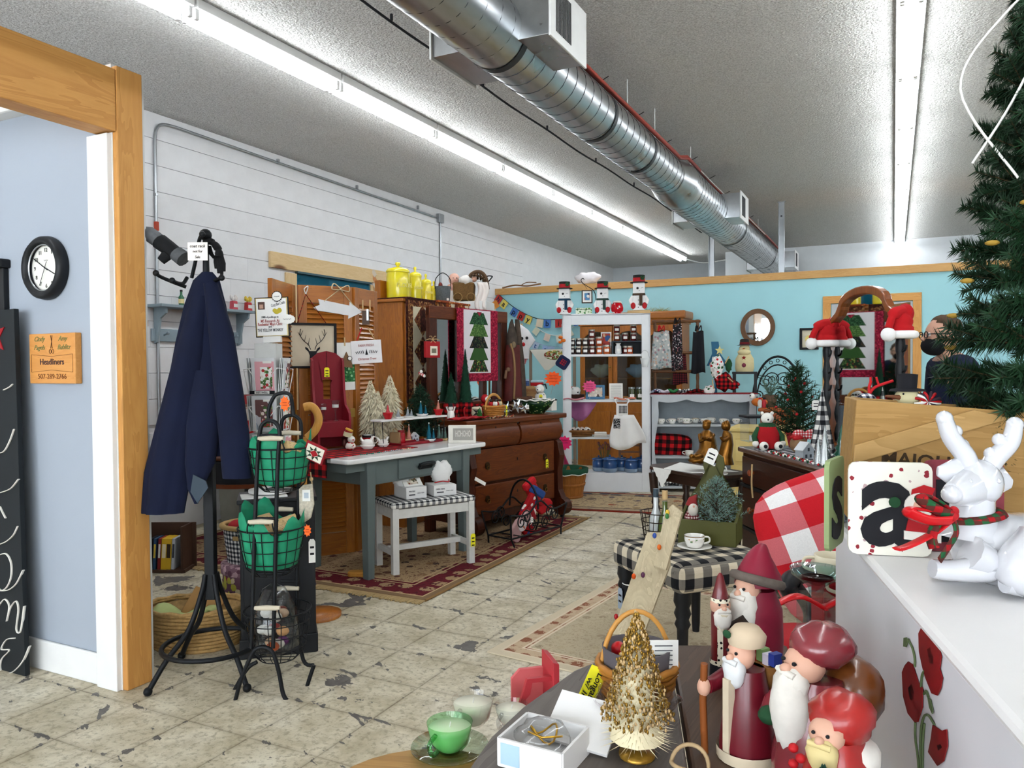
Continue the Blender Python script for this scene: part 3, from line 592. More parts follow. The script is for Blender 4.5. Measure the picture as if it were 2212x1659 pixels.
# bent feet
rail([(487,1527),(505,1520),(520,1470),(545,1412),(565,1398),(588,1408),(602,1450),(612,1500),(628,1518),(655,1517)],-0.15,0.0085,'foot')
rail([(655,1517),(664,1480),(678,1437)],-0.02,0.0085,'foot');rail([(678,1437),(655,1425),(640,1330)],0.1,0.0085,'foot');rail([(487,1527),(530,1450),(555,1430)],-0.05,0.0085,'foot')
GT=mt('#1f8f68',0.6,0,0.25,20)
bask=[]
for bi,(px,py,rr,dp,dy) in enumerate(((606,965,66,92,-0.02),(587,1137,70,100,-0.02),(600,1315,70,104,-0.02))):
    c=g(px,py,dy);R0=rr*k_;D=dp*k_;b_=MB()
    def prof(t): return R0*(0.62+0.38*math.sqrt(max(0,t))) if t > 0.02 else R0*0.55
    for t in (0.0,0.28,0.55,0.8,1.0):
        rr_=prof(t);b_.tube([(c.x+rr_*math.cos(a),c.y+rr_*math.sin(a),c.z-D*(1-t)) for a in [i*PI/14 for i in range(28)]],0.0035 if t == 1 else 0.0022,5,closed=True)
    for i in range(16): a=i*PI/8;b_.tube([(c.x+prof(t)*math.cos(a),c.y+prof(t)*math.sin(a),c.z-D*(1-t)) for t in (0.0,0.15,0.35,0.6,0.8,1.0)],0.002,4)
    for i in (-1,0,1): b_.tube([(c.x-R0*0.5,c.y+i*R0*0.25,c.z-D),(c.x+R0*0.5,c.y+i*R0*0.25,c.z-D)],0.002,4)
    bk=b_.build('wire_basket',IRON,bs)
    for e in (-1,1):
        for q in (-1,1): MB().tube(spl([(c.x+q*0.055,c.y+e*R0,c.z),(c.x+q*0.05,c.y+e*(R0+0.012),c.z+0.03),(c.x+q*0.045,c.y+e*R0,c.z+0.045)]),0.003,5).build('handle_wire',IRON,bk)
        MB().tube([(c.x-0.05,c.y+e*R0,c.z+0.045),(c.x,c.y+e*R0,c.z+0.047),(c.x+0.05,c.y+e*R0,c.z+0.045)],[0.009,0.011,0.009],8).build('wooden_grip',mt('#c7bca6',0.7),bk)
    bask.append((c,R0,D,prof))
    if bi < 2:
        tp=thing('tissue_paper',['green tissue paper lining the top wire basket','green tissue paper lining the middle wire basket'][bi],'tissue paper',bc_,rzb,'tissue liners')
        def tf(u,v,c=c,R0=R0,D=D,prof=prof,bi=bi):
            a=2*PI*u;t=v*1.28;w=prof(min(t,1))*0.95*(1+0.03*math.sin(9*a+t*5));up=0.16*D*math.sin(3*a+1+bi)+0.14*D*math.sin(7*a)+(0.45*D*max(0,math.cos(a-2.7))**6 if bi else 0)
            if v == 0: w=0.001
            return (c.x+w*math.cos(a),c.y+w*math.sin(a),c.z-D*0.97*(1-min(1,t))+(t-1)*D*0.5*(t > 1)+(up*max(0,t-0.9)/0.38))
        MB().grid(tf,42,8).build('paper',GT,tp,sol=0.0008)
        BL=wood('#d6b98a','#b99660',0.6,3,'x')
        spots_=[(-0.06,-0.06,0.5,0.07,0.05),(0.0,-0.07,-0.3,0.06,0.045),(0.05,-0.05,0.8,0.08,0.05),(0.07,0.0,0.2,0.07,0.05),(-0.02,-0.01,1.2,0.07,0.05)] if bi else [(0.06,-0.03,0.3,0.09,0.05),(0.02,-0.07,-0.2,0.08,0.05),(0.07,-0.07,0.9,0.06,0.045)]
        for i,(x,y,a,w,hh) in enumerate(spots_):
            o=MB().box((0,0,0),(w,hh,0.022)).box((0,0,0.0115),(w*0.7,hh*0.6,0.001),1).build('rubber_stamp',[BL,spots('#d6b98a',['#3a2a1a','#7a5230'],180,0.3)],None,0.002)
            o.location=(bc_ + Matrix.Rotation(rzb,3,'Z') @ Vector((c.x+x,c.y+y,c.z-0.02+0.012*i)));o.rotation_euler=(0.7+0.2*(i % 2),0.3*((i % 3)-1),a+rzb)
            tag(o,['wooden rubber stamp block piled in the top wire basket','wooden rubber stamp block piled in the middle wire basket'][bi],'stamp block',['stamps in the top basket','stamps in the middle basket'][bi])
c=bask[0][0]
o=MB().box((0,0,0),(0.12,0.05,0.035)).box((0,-0.026,0),(0.1,0.002,0.012)).build('ink_tray',mt('#5b4a9a',0.5),None,0.006);o.location=bc_+Matrix.Rotation(rzb,3,'Z') @ Vector((c.x-0.035,c.y-0.05,c.z-0.01));o.rotation_euler=(0.3,0.05,rzb+0.1);tag(o,'purple plastic case in the top wire basket','case')
c,R0,D,prof=bask[2]
pb_=thing('candy_bag','clear plastic bag of wrapped candy in the bottom wire basket','candy bag',bc_+Matrix.Rotation(rzb,3,'Z') @ Vector((c.x-0.015,c.y,c.z-D*0.9)),rzb)
MB().lathe([(0.05,0),(0.095,0.03),(0.1,0.11),(0.085,0.18),(0.06,0.235),(0.045,0.27),(0.01,0.29)],22,fn=lambda a,z: 1+0.09*math.sin(5*a+z*30)+0.05*math.sin(11*a)).build('clear_bag',glass('#e9ecee',0.15),pb_)
for i,(col) in enumerate(('#e6dfd2','#d9b48f','#c4572b','#6b2a6b','#efe9de','#d8a06a','#a9322b','#e8e2d6','#caa98a','#efe9de','#d7cdbd','#7d2e1f')):
    a=i*2.4;r=0.052*math.sqrt((i % 6+0.5)/6);MB().ell((r*math.cos(a),r*math.sin(a),0.035+0.062*(i//4)),(0.028,0.022,0.02),8,6).build('wrapped_candy',mt(col,0.35),pb_)
# star tags, quilted hot pad, sachet bag, pennant
for (px,py,dy,lab) in ((615,872,-0.06,'orange star-edged price card on the basket stand handle'),(664,1146,-0.08,'orange star-edged price card on the middle basket')):
    q=bc_+Matrix.Rotation(rzb,3,'Z') @ g(px,py,dy);t=thing('price_card',lab,'price card',q,rzb);s_=0.034 if py < 900 else 0.026
    MB().prism([((s_ if i % 2 else s_*0.72)*math.cos(i*PI/9)*0.62,(s_ if i % 2 else s_*0.72)*math.sin(i*PI/9)*1.0) for i in range(18)],0.0015).build('card',mt('#f2641c',0.7),t);MB().box((0,-0.001,0.004),(s_*0.5,0.001,0.002)).box((0,-0.001,-0.006),(s_*0.6,0.001,0.002)).build('handwriting',mt('#7a2a10',0.7),t)
q=bc_+Matrix.Rotation(rzb,3,'Z') @ g(680,978,-0.06);t=thing('quilted_pad','quilted hot pad with red, green and white star hung on the basket stand','hot pad',q,0,rot=(0.5,0.45,rzb))
MB().box((0,0,0),(0.09,0.01,0.09)).build('border',mt('#8c1b24',0.9),t,0.003);MB().box((0,-0.0055,0),(0.074,0.002,0.074)).build('ground',mt('#e9e3d2',0.9),t)
m=MB()
for i in range(8): a=i*PI/4;m.prism([(0.018*math.cos(a-0.39),0.018*math.sin(a-0.39)),(0.036*math.cos(a),0.036*math.sin(a)),(0.018*math.cos(a+0.39),0.018*math.sin(a+0.39))],0.001,-0.0075)
m.build('star_patch',mt('#31402f',0.9),t);MB().prism([(0.018,0),(0,0.018),(-0.018,0),(0,-0.018)],0.0015,-0.0082).build('centre_patch',mt('#a01c24',0.9),t)
q=bc_+Matrix.Rotation(rzb,3,'Z') @ g(660,1060,0.1);t=thing('crochet_sachet','cream crocheted drawstring bag hanging behind the basket stand','bag',q,rzb)
MB().prism([(-0.03,0.02),(0.028,0.03),(0.034,-0.06),(0.02,-0.12),(-0.01,-0.14),(-0.03,-0.1)],0.018).build('pouch',mt('#d9d0bb',0.95,0,0.3,90,0.002),t,0.006);MB().tube([(0.028,0,0.03),(0.022,0,0.08)],0.003,5).ell((0.025,0,0.05),0.009,8,6).build('drawstring',mt('#c9ad80',0.8),t);MB().box((0.004,-0.003,-0.02),(0.034,0.002,0.05)).box((0.004,-0.0045,-0.02),(0.02,0.001,0.024),1).build('paper_label',[PAPER,mt('#b9c3cc',0.8)],t)
# ================================================================ helpers for trees and small goods
def W(p,rz,q): return Vector(p)+Matrix.Rotation(rz,3,'Z') @ Vector(q)
def needle(m,p,d,l,w,mi=0):
    s=d.cross(Vector((random.random()-0.5,random.random()-0.5,random.random()-0.5)))
    if s.length < 1e-5: return
    s.normalize();s *= w/2;m.add([p-s,p+s,p+d*l],[(0,1,2)],mi)
def bough(m,a,b,nl,n,w,mi=0,tw=0.003,tmi=None,fwd=0.7):
    a,b=Vector(a),Vector(b);ax_=(b-a).normalized();u=ax_.orthogonal().normalized();v=ax_.cross(u)
    m.tube([a,(a+b)/2+Vector((0,0,0.0)),b],[tw,tw*0.8,tw*0.4],4,mi=mi if tmi is None else tmi,caps=False)
    for i in range(n):
        t=0.08+0.92*i/n;q=random.random()*2*PI;d=(ax_*fwd+(u*math.cos(q)+v*math.sin(q))).normalized();needle(m,a+(b-a)*t,d,nl*(0.75+0.5*random.random())*(1.0 if t < 0.85 else 0.8),w,mi)
def pine(m,h,r,levels=7,per=7,nl=0.02,nn=26,w=0.002,mi=0,tmi=1,z0=0.0,droop=-0.05,top=True):
    m.tube([(0,0,0),(0,0,z0+h*0.95)],[h*0.02,h*0.006],6,mi=tmi)
    for k in range(levels):
        t=k/levels;z=z0+h*t*0.93;rr=r*(1-t)**0.85+0.012
        for i in range(max(4,int(per*(1-t*0.5)))):
            a=i*2*PI/max(4,int(per*(1-t*0.5)))+k*0.7+random.random()*0.4;R=rr*(0.8+0.35*random.random())
            bough(m,(0,0,z),(R*math.cos(a),R*math.sin(a),z+R*(0.35+0.5*t)+droop*R),nl,int(nn*(0.4+0.6*R/r)),w,mi,tmi=tmi)
    if top: bough(m,(0,0,z0+h*0.88),(0,0,z0+h),nl*0.8,nn//2,w,mi)
def brush(m,h,r,n=260,mi=0,w=0.004,z0=0.0,up=0.15,tiers=0,pw=0.9):
    m.lathe([(r*0.72,z0),(r*0.4,z0+h*0.45),(0.001,z0+h*0.97)],10,mi=mi)
    for i in range(n):
        t=i/n;z=z0+h*t*0.97;a=i*2.39996;R=r*(1-t)**pw*(0.85+0.3*random.random())*(1-0.22*((t*tiers) % 1.0) if tiers else 1)
        needle(m,Vector((0,0,z)),Vector((math.cos(a),math.sin(a),up)).normalized(),R+0.002,w*(1-0.6*t)+0.001,mi)
def mug(par,r,h,mat,hand=True,n=18,nm='cup',a=0.0,band=None):
    o=MB().lathe([(r*0.55,0),(r*0.75,h*0.08),(r*0.95,h*0.45),(r,h),(r*0.93,h),(r*0.86,h*0.45),(r*0.5,h*0.1),(0.001,h*0.09)],n).build(nm,mat,par)
    if hand: MB().tube(spl([(r*0.95*math.cos(a),r*0.95*math.sin(a),h*0.85),(r*1.45*math.cos(a),r*1.45*math.sin(a),h*0.8),(r*1.5*math.cos(a),r*1.5*math.sin(a),h*0.45),(r*0.93*math.cos(a),r*0.93*math.sin(a),h*0.3)],5),r*0.1,6).build('handle',mat,par)
    if band: MB().lathe([(r*1.006,h*0.93),(r*1.012,h*0.99)],n,cap=False).build('rim_band',band,par)
    return o
PLAID=gingham('#c4161c','#6b0d12','#150a0b',0.022);PLAIDB=gingham('#c4161c','#6b0d12','#150a0b',0.034);BWG=gingham('#efece6','#6d6d70','#17171a',0.016);BWG2=gingham('#efece6','#6d6d70','#17171a',0.007)
TERRA=mt('#b4713e',0.8);TAN=mt('#c9a878',0.8,0,0.2);BURLAP=mt('#b39a74',0.95,0,0.3,120,0.002)
# ---------------------------------------------------------------- goods on the floor behind the coat rack
def wicker(name,label,cat,loc,rz,rx,ry,h,mat,rows=9,handle=None,flare=1.18,oval=28):
    t=thing(name,label,cat,loc,rz);m=MB()
    for k in range(rows):
        z=h*(k+0.5)/rows;f=1+(flare-1)*(k/(rows-1))
        m.tube([(rx*f*math.cos(a)*(1+0.018*(-1)**(i+k)),ry*f*math.sin(a)*(1+0.018*(-1)**(i+k)),z) for i,a in enumerate([j*2*PI/oval for j in range(oval)])],h/rows*0.56,5,closed=True)
    m.build('weave',mat,t)
    MB().lathe([(0.001,0.004),(rx*0.97,0.004),(rx*0.97*flare*0.98,h*0.9),(rx*0.94*flare*0.98,h*0.9),(rx*0.92,0.012),(0.001,0.012)],oval,sy=ry/rx).build('lining',mat,t)
    MB().tube([(rx*flare*1.01*math.cos(a),ry*flare*1.01*math.sin(a),h+0.02*h*(-1)**i) for i,a in enumerate([j*2*PI/oval for j in range(oval)])],h/rows*0.6,6,closed=True).build('rim',mat,t)
    return t
WICK=mt('#c9a165',0.7,0,0.3,60,0.003)
wb=wicker('wicker_basket','large pale oval wicker basket on the floor behind the coat rack','basket',(-2.99,2.6,0),YAW,0.2,0.14,0.19,WICK,11)
MB().box((0.0,0.0,0.0),(0.16,0.012,0.2)).build('kraft_packet',mt('#b98c56',0.8),None,0.002)
o=bpy.data.objects['kraft_packet'];o.location=W((-2.99,2.6,0.14),YAW,(0.0,0.05,0));o.rotation_euler=(-0.6,0.4,YAW);tag(o,'flat brown kraft packet lying in the wicker basket','packet')
o=MB().grid(lambda u,v: ((u-0.5)*0.3,(v-0.5)*0.2,0.02*math.sin(u*9)+0.015*math.cos(v*7+u*4)),14,10).build('green_cloth',mt('#c3cf8a',0.9),None,sol=0.006);o.location=W((-2.99,2.6,0.15),YAW,(-0.07,-0.03,0));o.rotation_euler=(0,0,YAW);tag(o,'pale green cloth folded in the wicker basket','cloth')
hb=thing('hat_box','round hat box printed with fruit behind the wicker basket','box',(-3.17,3.2,0),0)
MB().lathe([(0.2,0),(0.2,0.2)],40).build('box_body',spots('#6b4a58',['#b9b24a','#8a2f3c','#4a2a3c','#d7c8a4'],26,0.55),hb);MB().lathe([(0.207,0.2),(0.207,0.245),(0.2,0.25)],40).build('lid',spots('#7a5a66',['#c3a0a8','#5a3a48','#a98a90'],30,0.5),hb)
gb=thing('gingham_bin','black and white gingham fabric bin with tan rim on the hat box','fabric bin',(-3.2,3.17,0.25),0.2)
MB().lathe([(0.135,0),(0.16,0.2),(0.156,0.2),(0.13,0.01),(0.001,0.01)],28,sy=0.85).build('bin_wall',gingham('#ece9e2','#77777a','#1b1b20',0.012),gb);MB().tube([(0.162*math.cos(a),0.138*math.sin(a),0.2) for a in [i*2*PI/28 for i in range(28)]],0.017,8,closed=True,flat=0.8).build('rim',mt('#a98a58',0.9),gb);MB().box((0.03,-0.142,0.15),(0.1,0.012,0.022)).build('handle',mt('#a98a58',0.9),gb,0.003)
bl_=thing('felt_ball','red and grey felt ball in the gingham bin','ball',(-3.28,3.14,0.42));MB().ell((0,0,0),0.055,16,10).build('ball_body',mt('#9c1f24',0.9),bl_);MB().lathe([(0.056,-0.012),(0.0565,0.0),(0.056,0.012)],18,cap=False).build('band',mt('#b9aa98',0.9),bl_)
dtb=thing('drum_table','black drum table with brown rim, magazines on top','table',(-4.3,4.25,0),0.3)
MB().lathe([(0.32,0.66),(0.36,0.68),(0.36,0.7),(0.32,0.71)],36).build('top',WALNUT,dtb);MB().lathe([(0.33,0.5),(0.335,0.66)],36).build('drum',BLACKM,dtb);MB().lathe([(0.345,0.47),(0.35,0.5)],36).build('lower_rim',mt('#7a3d20',0.4),dtb);MB().lathe([(0.2,0),(0.05,0.06),(0.04,0.47)],16).build('pedestal',BLACKM,dtb)
for i in range(3):
    o=MB().box((0,0,0),(0.2,0.26,0.008)).build('magazine',spots(['#d8d2c0','#e2d8cc','#c8d0c8'][i],['#a33b2c','#5a7a4a','#e8d9a0','#3a4a6a'],18,0.5),None);o.location=(-4.25+0.05*i,4.15+0.06*i,0.716+0.009*i);o.rotation_euler=(0,0,0.5*i);tag(o,['bottom printed magazine of the pile on the drum table','middle printed magazine of the pile on the drum table','top printed magazine of the pile on the drum table'][i],'magazine','magazines on the drum table')
bxp=az(362,1190);bx_=thing('book_crate','low dark wooden crate of books beside the pine post','crate',(-4.1,3.55,0),YAW)
g=tr((-4.1,3.55,0));q0,q1=g(331,1180),g(397,1118)
m=MB();m.box(((q0.x+q1.x)/2,0.08,0.15),(q1.x-q0.x+0.1,0.012,0.3)).box((q0.x-0.05,0,0.15),(0.015,0.16,0.3)).box((q1.x+0.02,0,0.15),(0.015,0.16,0.3)).box(((q0.x+q1.x)/2,0,0.012),(q1.x-q0.x+0.08,0.16,0.02));m.build('crate_box',mt('#4a3326',0.6),bx_,0.002)
for i,c in enumerate(('#23262c','#2c4a6a','#8a2422','#e2b52c','#e2b52c','#c2c6cc')):
    w=0.018 if i in (0,1,2,5) else 0.034;o=MB().box((0,0,0.1),(w,0.11,0.2)).box((0,-0.0555,0.12),(w*0.7,0.001,0.09),1).build('book',[mt(c,0.5),mt(['#d8d8d8','#e8c84a','#f0f0e8','#f6e7c0','#3a2a1a','#3a3a44'][i],0.6)],None,0.001)
    o.location=W((-4.1,3.55,0.023),YAW,(q0.x+0.0+0.006+i*0.03,-0.015,0));o.rotation_euler=(0,0.06,YAW);tag(o,['black book standing at the post end of the low crate','blue book in the low crate by the post','red book in the low crate by the post','yellow book with pale cover in the low crate','yellow book with dark figure in the low crate','pale grey book at the open end of the low crate'][i],'book','books in the low crate')
oc=thing('swivel_chair','black swivel chair with bent metal stem behind the coat','chair',(-4.3,5.0,0),0.2)
MB().box((0,0,0.48),(0.42,0.42,0.09)).build('seat',mt('#26282c',0.8),oc,0.03);MB().tube(spl([(0.0,0.0,0.08),(0.0,0.0,0.3),(0,0,0.46)]),0.03,8).build('stem',BLACKM,oc);MB().tube(spl([(0.16,-0.1,0.45),(0.24,-0.12,0.55),(0.25,-0.12,0.72),(0.2,-0.1,0.86)]),0.02,8).build('arm',BLACKM,oc);MB().box((0,0.2,0.8),(0.36,0.06,0.4)).build('backrest',mt('#26282c',0.8),oc,0.025)
for i in range(5): a=i*2*PI/5;l=MB().bar((0,0,0.09),(0.26*math.cos(a),0.26*math.sin(a),0.07),0.045,0.03).build('leg',BLACKM,oc);MB().cyl((0.26*math.cos(a)-0.012,0.26*math.sin(a),0.028),(0.26*math.cos(a)+0.012,0.26*math.sin(a),0.028),0.027,n=12).build('caster',BLACKM,l)
gt_=thing('storage_tub','grey plastic storage tub with lid against the block wall','tub',(-4.85,5.0,0),0);MB().box((0,0,0.3),(0.5,0.6,0.6),tp=1.08).build('tub_body',mt('#8b8a80',0.5),gt_,0.02);MB().box((0,0,0.615),(0.57,0.68,0.035)).build('lid',mt('#9b9a90',0.5),gt_,0.01)
lv=thing('dried_bunch','bundle of dried lavender lying by the tiered baskets','dried flowers',(-3.0,3.36,0.0),0.4);m=MB()
for i in range(26): a=random.random()*6.3;r=0.07*random.random();m.tube([(0,0,0.3),(r*math.cos(a),r*math.sin(a),0.05+0.1*random.random())],[0.002,0.012],4)
m.build('stalks',mt('#6b5a68',0.9,0,0.3),lv);MB().lathe([(0.05,0),(0.06,0.16),(0.055,0.16),(0.045,0.01),(0.001,0.01)],16).build('jar',mt('#4a4440',0.5),lv)
# ---------------------------------------------------------------- black cabinet with the card spinner
kc=Vector((-2.6,2.74,0));KA=facing((-2.6,2.74))
bk=thing('black_cabinet','narrow black cabinet behind the tiered baskets, card spinner on top','cabinet',kc,KA)
MB().box((0,0,0.365),(0.33,0.24,0.69)).build('carcass',BLACKM,bk,0.004);MB().box((0,0,0.715),(0.35,0.26,0.02)).build('top',BLACKM,bk,0.004);MB().box((0,0,0.045),(0.345,0.255,0.09)).build('plinth',BLACKM,bk,0.006)
MB().box((-0.03,-0.124,0.42),(0.24,0.01,0.5)).build('door',BLACKM,bk,0.003)
pricetag(bk,(0.15,-0.135,0.53),0.03,0.11,PAPER)
o=MB().box((0,0,0),(0.2,0.12,0.006)).box((0,0,0.0035),(0.08,0.05,0.001),1).build('paper_stack',[PAPER,mt('#9aa0a6',0.8)]);o.location=W(kc+Vector((0,0,0.7285)),KA,(-0.06,-0.045,0));o.rotation_euler=(0,0,KA+0.1);tag(o,'stack of white paper on the black cabinet top','paper')
sc_=W(kc,KA,(-0.03,0.02,0.736));g=tr(sc_);k_=pix(sc_);WIRE=mt('#eceae6',0.4)
cs=thing('card_spinner','white wire greeting-card spinner with full clear pockets','display rack',sc_,YAW)
zt=g(590,745).z
MB().lathe([(0.1,0),(0.1,0.012),(0.018,0.02),(0.018,zt+0.02)],24).build('post',WIRE,cs);MB().box((0,0,zt/2+0.03),(0.1,0.1,zt-0.05)).build('core',mt('#dcdcd8',0.6),cs)
cards=[('#c9cf8a','#e3a7ae','#f0efe8','#b53a3a'),('#8f9aa5','#c9c9cf','#6a4a4a','#d8d3c8'),('#7a8a6a','#b04a3c','#e6e2d8','#4a4a52')]
for tier,(py0,py1) in enumerate(((772,848),(852,930),(934,1000))):
    for s in range(4):
        a=s*PI/2;z1,z0=g(590,py0).z,g(590,py1).z;hh=z1-z0;d_=Matrix.Rotation(a,4,'Z')
        pk=MB();pk.M=d_;y=-0.085;w2=0.062
        pk.tube([(-w2,y+0.03,z0+hh*0.7),(-w2,y-0.012,z0+hh*0.66),(-w2*0.55,y-0.014,z0+hh*0.42),(-w2*0.55,y,z0),(w2*0.55,y,z0),(w2*0.55,y-0.014,z0+hh*0.42),(w2,y-0.012,z0+hh*0.66),(w2,y+0.03,z0+hh*0.7)],0.002,5)
        p_=pk.build('wire_pocket',WIRE,cs)
        for c in range(3):
            k1=MB();k1.M=d_ @ Matrix.Translation((0,y+0.004+0.009*c,z0+hh*0.5)) @ Euler((0.08,0,0.02*c)).to_matrix().to_4x4();k1.box((0,0,0),(0.105,0.003,hh*0.97)); 
            cc=cards[(tier+s+c) % 3]
            if c == 0: k1.box((0.006,-0.0022,-0.005),(0.088,0.001,hh*0.82),1).box((0.014,-0.003,-0.012),(0.055,0.001,hh*0.6),2).box((0.02,-0.003,hh*0.36),(0.04,0.001,0.01),3)
            k1.build('greeting_card',[mt('#e9e9ea',0.3),spots(cc[1] if c == 0 else cc[0],[cc[0],cc[2]],9,0.4),spots(cc[2],['#b53a3a','#4a6a3a','#e8d9d0','#6a8a4a'],70,0.55),PAPER],cs)
        if tier == 0 and s == 0:
            lb_=MB().box((0,y-0.016,z0+0.004),(0.115,0.003,0.016)).box((0,y-0.018,z0+0.004),(0.068,0.002,0.012),1).build('shelf_label',[INK,PAPER],cs);text('GET WELL',0.0105,INK,cs,(0,y-0.0195,z0+0.004),fit=0.055,bold=0.0002)
sg0,sg1=g(555,643),g(628,728);w_,h_=sg1.x-sg0.x,sg0.z-sg1.z
fs=thing('fundraiser_sign','framed paper notice with bee drawing standing above the card spinner','sign',W(sc_,YAW,((sg0.x+sg1.x)/2,0,sg1.z)),0,rot=(0,-0.03,YAW))
MB().box((0,0.004,h_/2),(w_,0.006,h_)).build('frame',INK,fs);MB().box((0,0.0,h_/2),(w_*0.94,0.004,h_*0.955)).build('mat_border',mt('#d9c38a',0.7),fs);MB().box((0,-0.003,h_/2),(w_*0.88,0.004,h_*0.92)).build('paper',mt('#f2f0ec',0.8,0,0.02),fs)
YY=-0.0062;DR=mt('#a8433c',0.8);GY=mt('#55555a',0.8)
text('Cozy Bee Crafts',0.02,GY,fs,(w_*0.2,YY,h_*0.82),rot=(PI/2,-0.25,0),shear=0.3,fit=w_*0.42)
for s_,z,f_,mm,sz in (('100% of profits go to',0.5,0.5,GY,0.013),('MS Research At',0.4,0.55,DR,0.02),('Rochester Mayo Clinic',0.32,0.72,DR,0.02),('and',0.26,0.1,GY,0.014),('THE YELLOW MONKEY',0.17,0.76,GY,0.02)): text(s_,sz,mm,fs,(-w_*0.05,YY,h_*z),fit=w_*f_,bold=0.0002)
m=MB();m.box((-w_*0.29,YY,h_*0.79),(w_*0.2,0.001,h_*0.19),0).box((-w_*0.29,YY-0.001,h_*0.77),(w_*0.11,0.001,h_*0.1),1);m.build('photo_print',[mt('#5a4038',0.6),mt('#c9a08a',0.6)],fs)
m=MB();m.ell((w_*0.16,YY,h_*0.63),(0.014,0.0015,0.012),12,6).ell((w_*0.24,YY,h_*0.66),(0.011,0.0015,0.012),12,6).ell((w_*0.1,YY,h_*0.66),(0.01,0.0015,0.01),12,6);m.build('bee_drawing',mt('#c9b53a',0.7),fs)
for x,z,r in ((0.03,1.01,0.026),(w_*0.47,0.43,0.038)):
    MB().prism([((r if i % 2 else r*0.9)*math.cos(i*PI/14)+x-0.0*w_,(r if i % 2 else r*0.9)*math.sin(i*PI/14)*(1 if z > 1 else 0.62)+h_*z) for i in range(28)],0.002,YY-0.004).build('scalloped_tag',INK if z > 1 else PAPER,fs);MB().prism([((r*0.82)*math.cos(i*PI/14)+x,(r*0.82)*math.sin(i*PI/14)*(1 if z > 1 else 0.62)+h_*z) for i in range(28)],0.001,YY-0.0055).build('tag_face',PAPER,fs)
    MB().tube([(x+r*(-0.5+0.1*j),YY-0.0068,h_*z+0.003*math.sin(j*2.2)) for j in range(11)],0.0008,4).build('handwriting',GY,fs)
MB().box((0,-0.005,-0.012),(w_*0.52,0.03,0.03)).build('sign_holder',WIRE,fs,0.003);MB().cyl((0,0,-0.03),(0,0,-0.18),0.021,n=14).build('stem',WIRE,fs)
wc_=thing('bentwood_hoop','curved golden oak hoop handle standing behind the card spinner','stand',W(kc,KA,(0.2,0.4,0)),YAW);g=tr(W(kc,KA,(0.2,0.4,0)))
MB().tube(spl([g(657,880),g(672,878),g(684,890),g(688,910),g(680,930),g(664,946)],6),0.016,8,flat=1.4).build('hoop',wood('#d19a4c','#b27a32',0.4,2),wc_);MB().tube([g(660,944),g(655,1180)],0.013,8).build('upright',wood('#d19a4c','#b27a32',0.4,2),wc_);MB().lathe([(0.12,0),(0.12,0.02),(0.02,0.03)],20).build('base',OAK,wc_)
# ---------------------------------------------------------------- folding louvred doors
LOU=wood('#b8701f','#84470f',0.4,1.0,'x',0.2);LOUZ=wood('#b8701f','#84470f',0.4,1.0,'z',0.2)
ld=thing('louvred_doors','set of hinged oak louvre doors standing folded as a screen','folding screen',(0,0,0));HZ=1.885
for (a,b) in (((-3.515,3.665),(-3.69,4.07)),((-3.645,4.06),(-3.43,4.37)),((-3.42,4.378),(-3.49,4.735))):
    a,b=Vector(a+(0,)),Vector(b+(0,));L=(b-a).length;M_=Matrix.Translation(a) @ Matrix.Rotation(math.atan2(b.y-a.y,b.x-a.x),4,'Z')
    def pt(nm,c,d,mm,bev=0.003): q=MB();q.box(c,d);o=q.build(nm,mm,None,bev);o.parent=pn if nm != 'door_panel' else ld;return o
    pn=bpy.data.objects.new('door_panel',None);COL.objects.link(pn);pn.parent=ld;pn.matrix_local=M_
    for x in (0.03,L-0.03): pt('stile',(x,0,HZ/2),(0.06,0.03,HZ),LOUZ)
    for z,h in ((0.08,0.16),(0.93,0.12),(HZ-0.06,0.12)): pt('rail',(L/2,0,z),(L-0.12,0.028,h),LOU)
    sl_=MB();sl_.M=Matrix.Identity(4);sl_.at((0,0,0),(1.0,0,0));sl_.box((0,0,0),(L-0.12,0.044,0.006));me=sl_.mesh('slat',LOU)
    for z0,z1 in ((0.17,0.865),(1.0,HZ-0.125)):
        n=int((z1-z0)/0.032)
        for i in range(n): o=bpy.data.objects.new('slat',me);COL.objects.link(o);o.parent=pn;o.location=(L/2,0,z0+(i+0.5)*(z1-z0)/n)
    MB().box((L-0.005,-0.018,1.0),(0.03,0.006,0.06)).build('hinge',metal('#b08d4a'),pn)
def on_p2(px,py,off=0.03):     # point on the middle leaf, pushed off its face
    a,b=Vector((-3.645,4.06,0)),Vector((-3.43,4.37,0));d=(b-a).normalized();n=Vector((d.y,-d.x,0));o=a+n*off;r=ray(px,py);t=(o-CAM).dot(n)/r.dot(n);return CAM+r*t
R2=math.atan2(0.31,0.215);n2=Vector((math.sin(R2),-math.cos(R2),0))
def sized(px0,py0,px1,py1,off=0.03): a,b=on_p2(px0,py0,off),on_p2(px1,py1,off);return (a+b)/2,math.hypot(b.x-a.x,b.y-a.y),a.z-b.z
c,w_,h_=sized(622,697,727,795);dp=thing('deer_picture','black framed deer head silhouette hung by plaid ribbon on the louvre doors','picture',c,R2)
MB().ring(rrect(w_,h_,0.002,1),rrect(w_-0.03,h_-0.03,0.001,1),0.022,-0.012).build('frame',INK,dp,0.002);MB().box((0,0.004,0),(w_-0.026,0.006,h_-0.026)).build('backing',mt('#d9cbb2',0.9,0,0.1),dp)
dz_=-h_*0.12;m=MB();Yd=-0.002
m.prism([(-0.022,0.0+dz_),(-0.032,0.018+dz_),(-0.05,0.03+dz_),(-0.05,0.015+dz_),(-0.03,-0.004+dz_),(-0.02,-0.03+dz_),(-0.022,-0.08+dz_),(0.022,-0.08+dz_),(0.02,-0.03+dz_),(0.03,-0.004+dz_),(0.05,0.015+dz_),(0.05,0.03+dz_),(0.032,0.018+dz_),(0.022,0.0+dz_)],0.003,Yd)
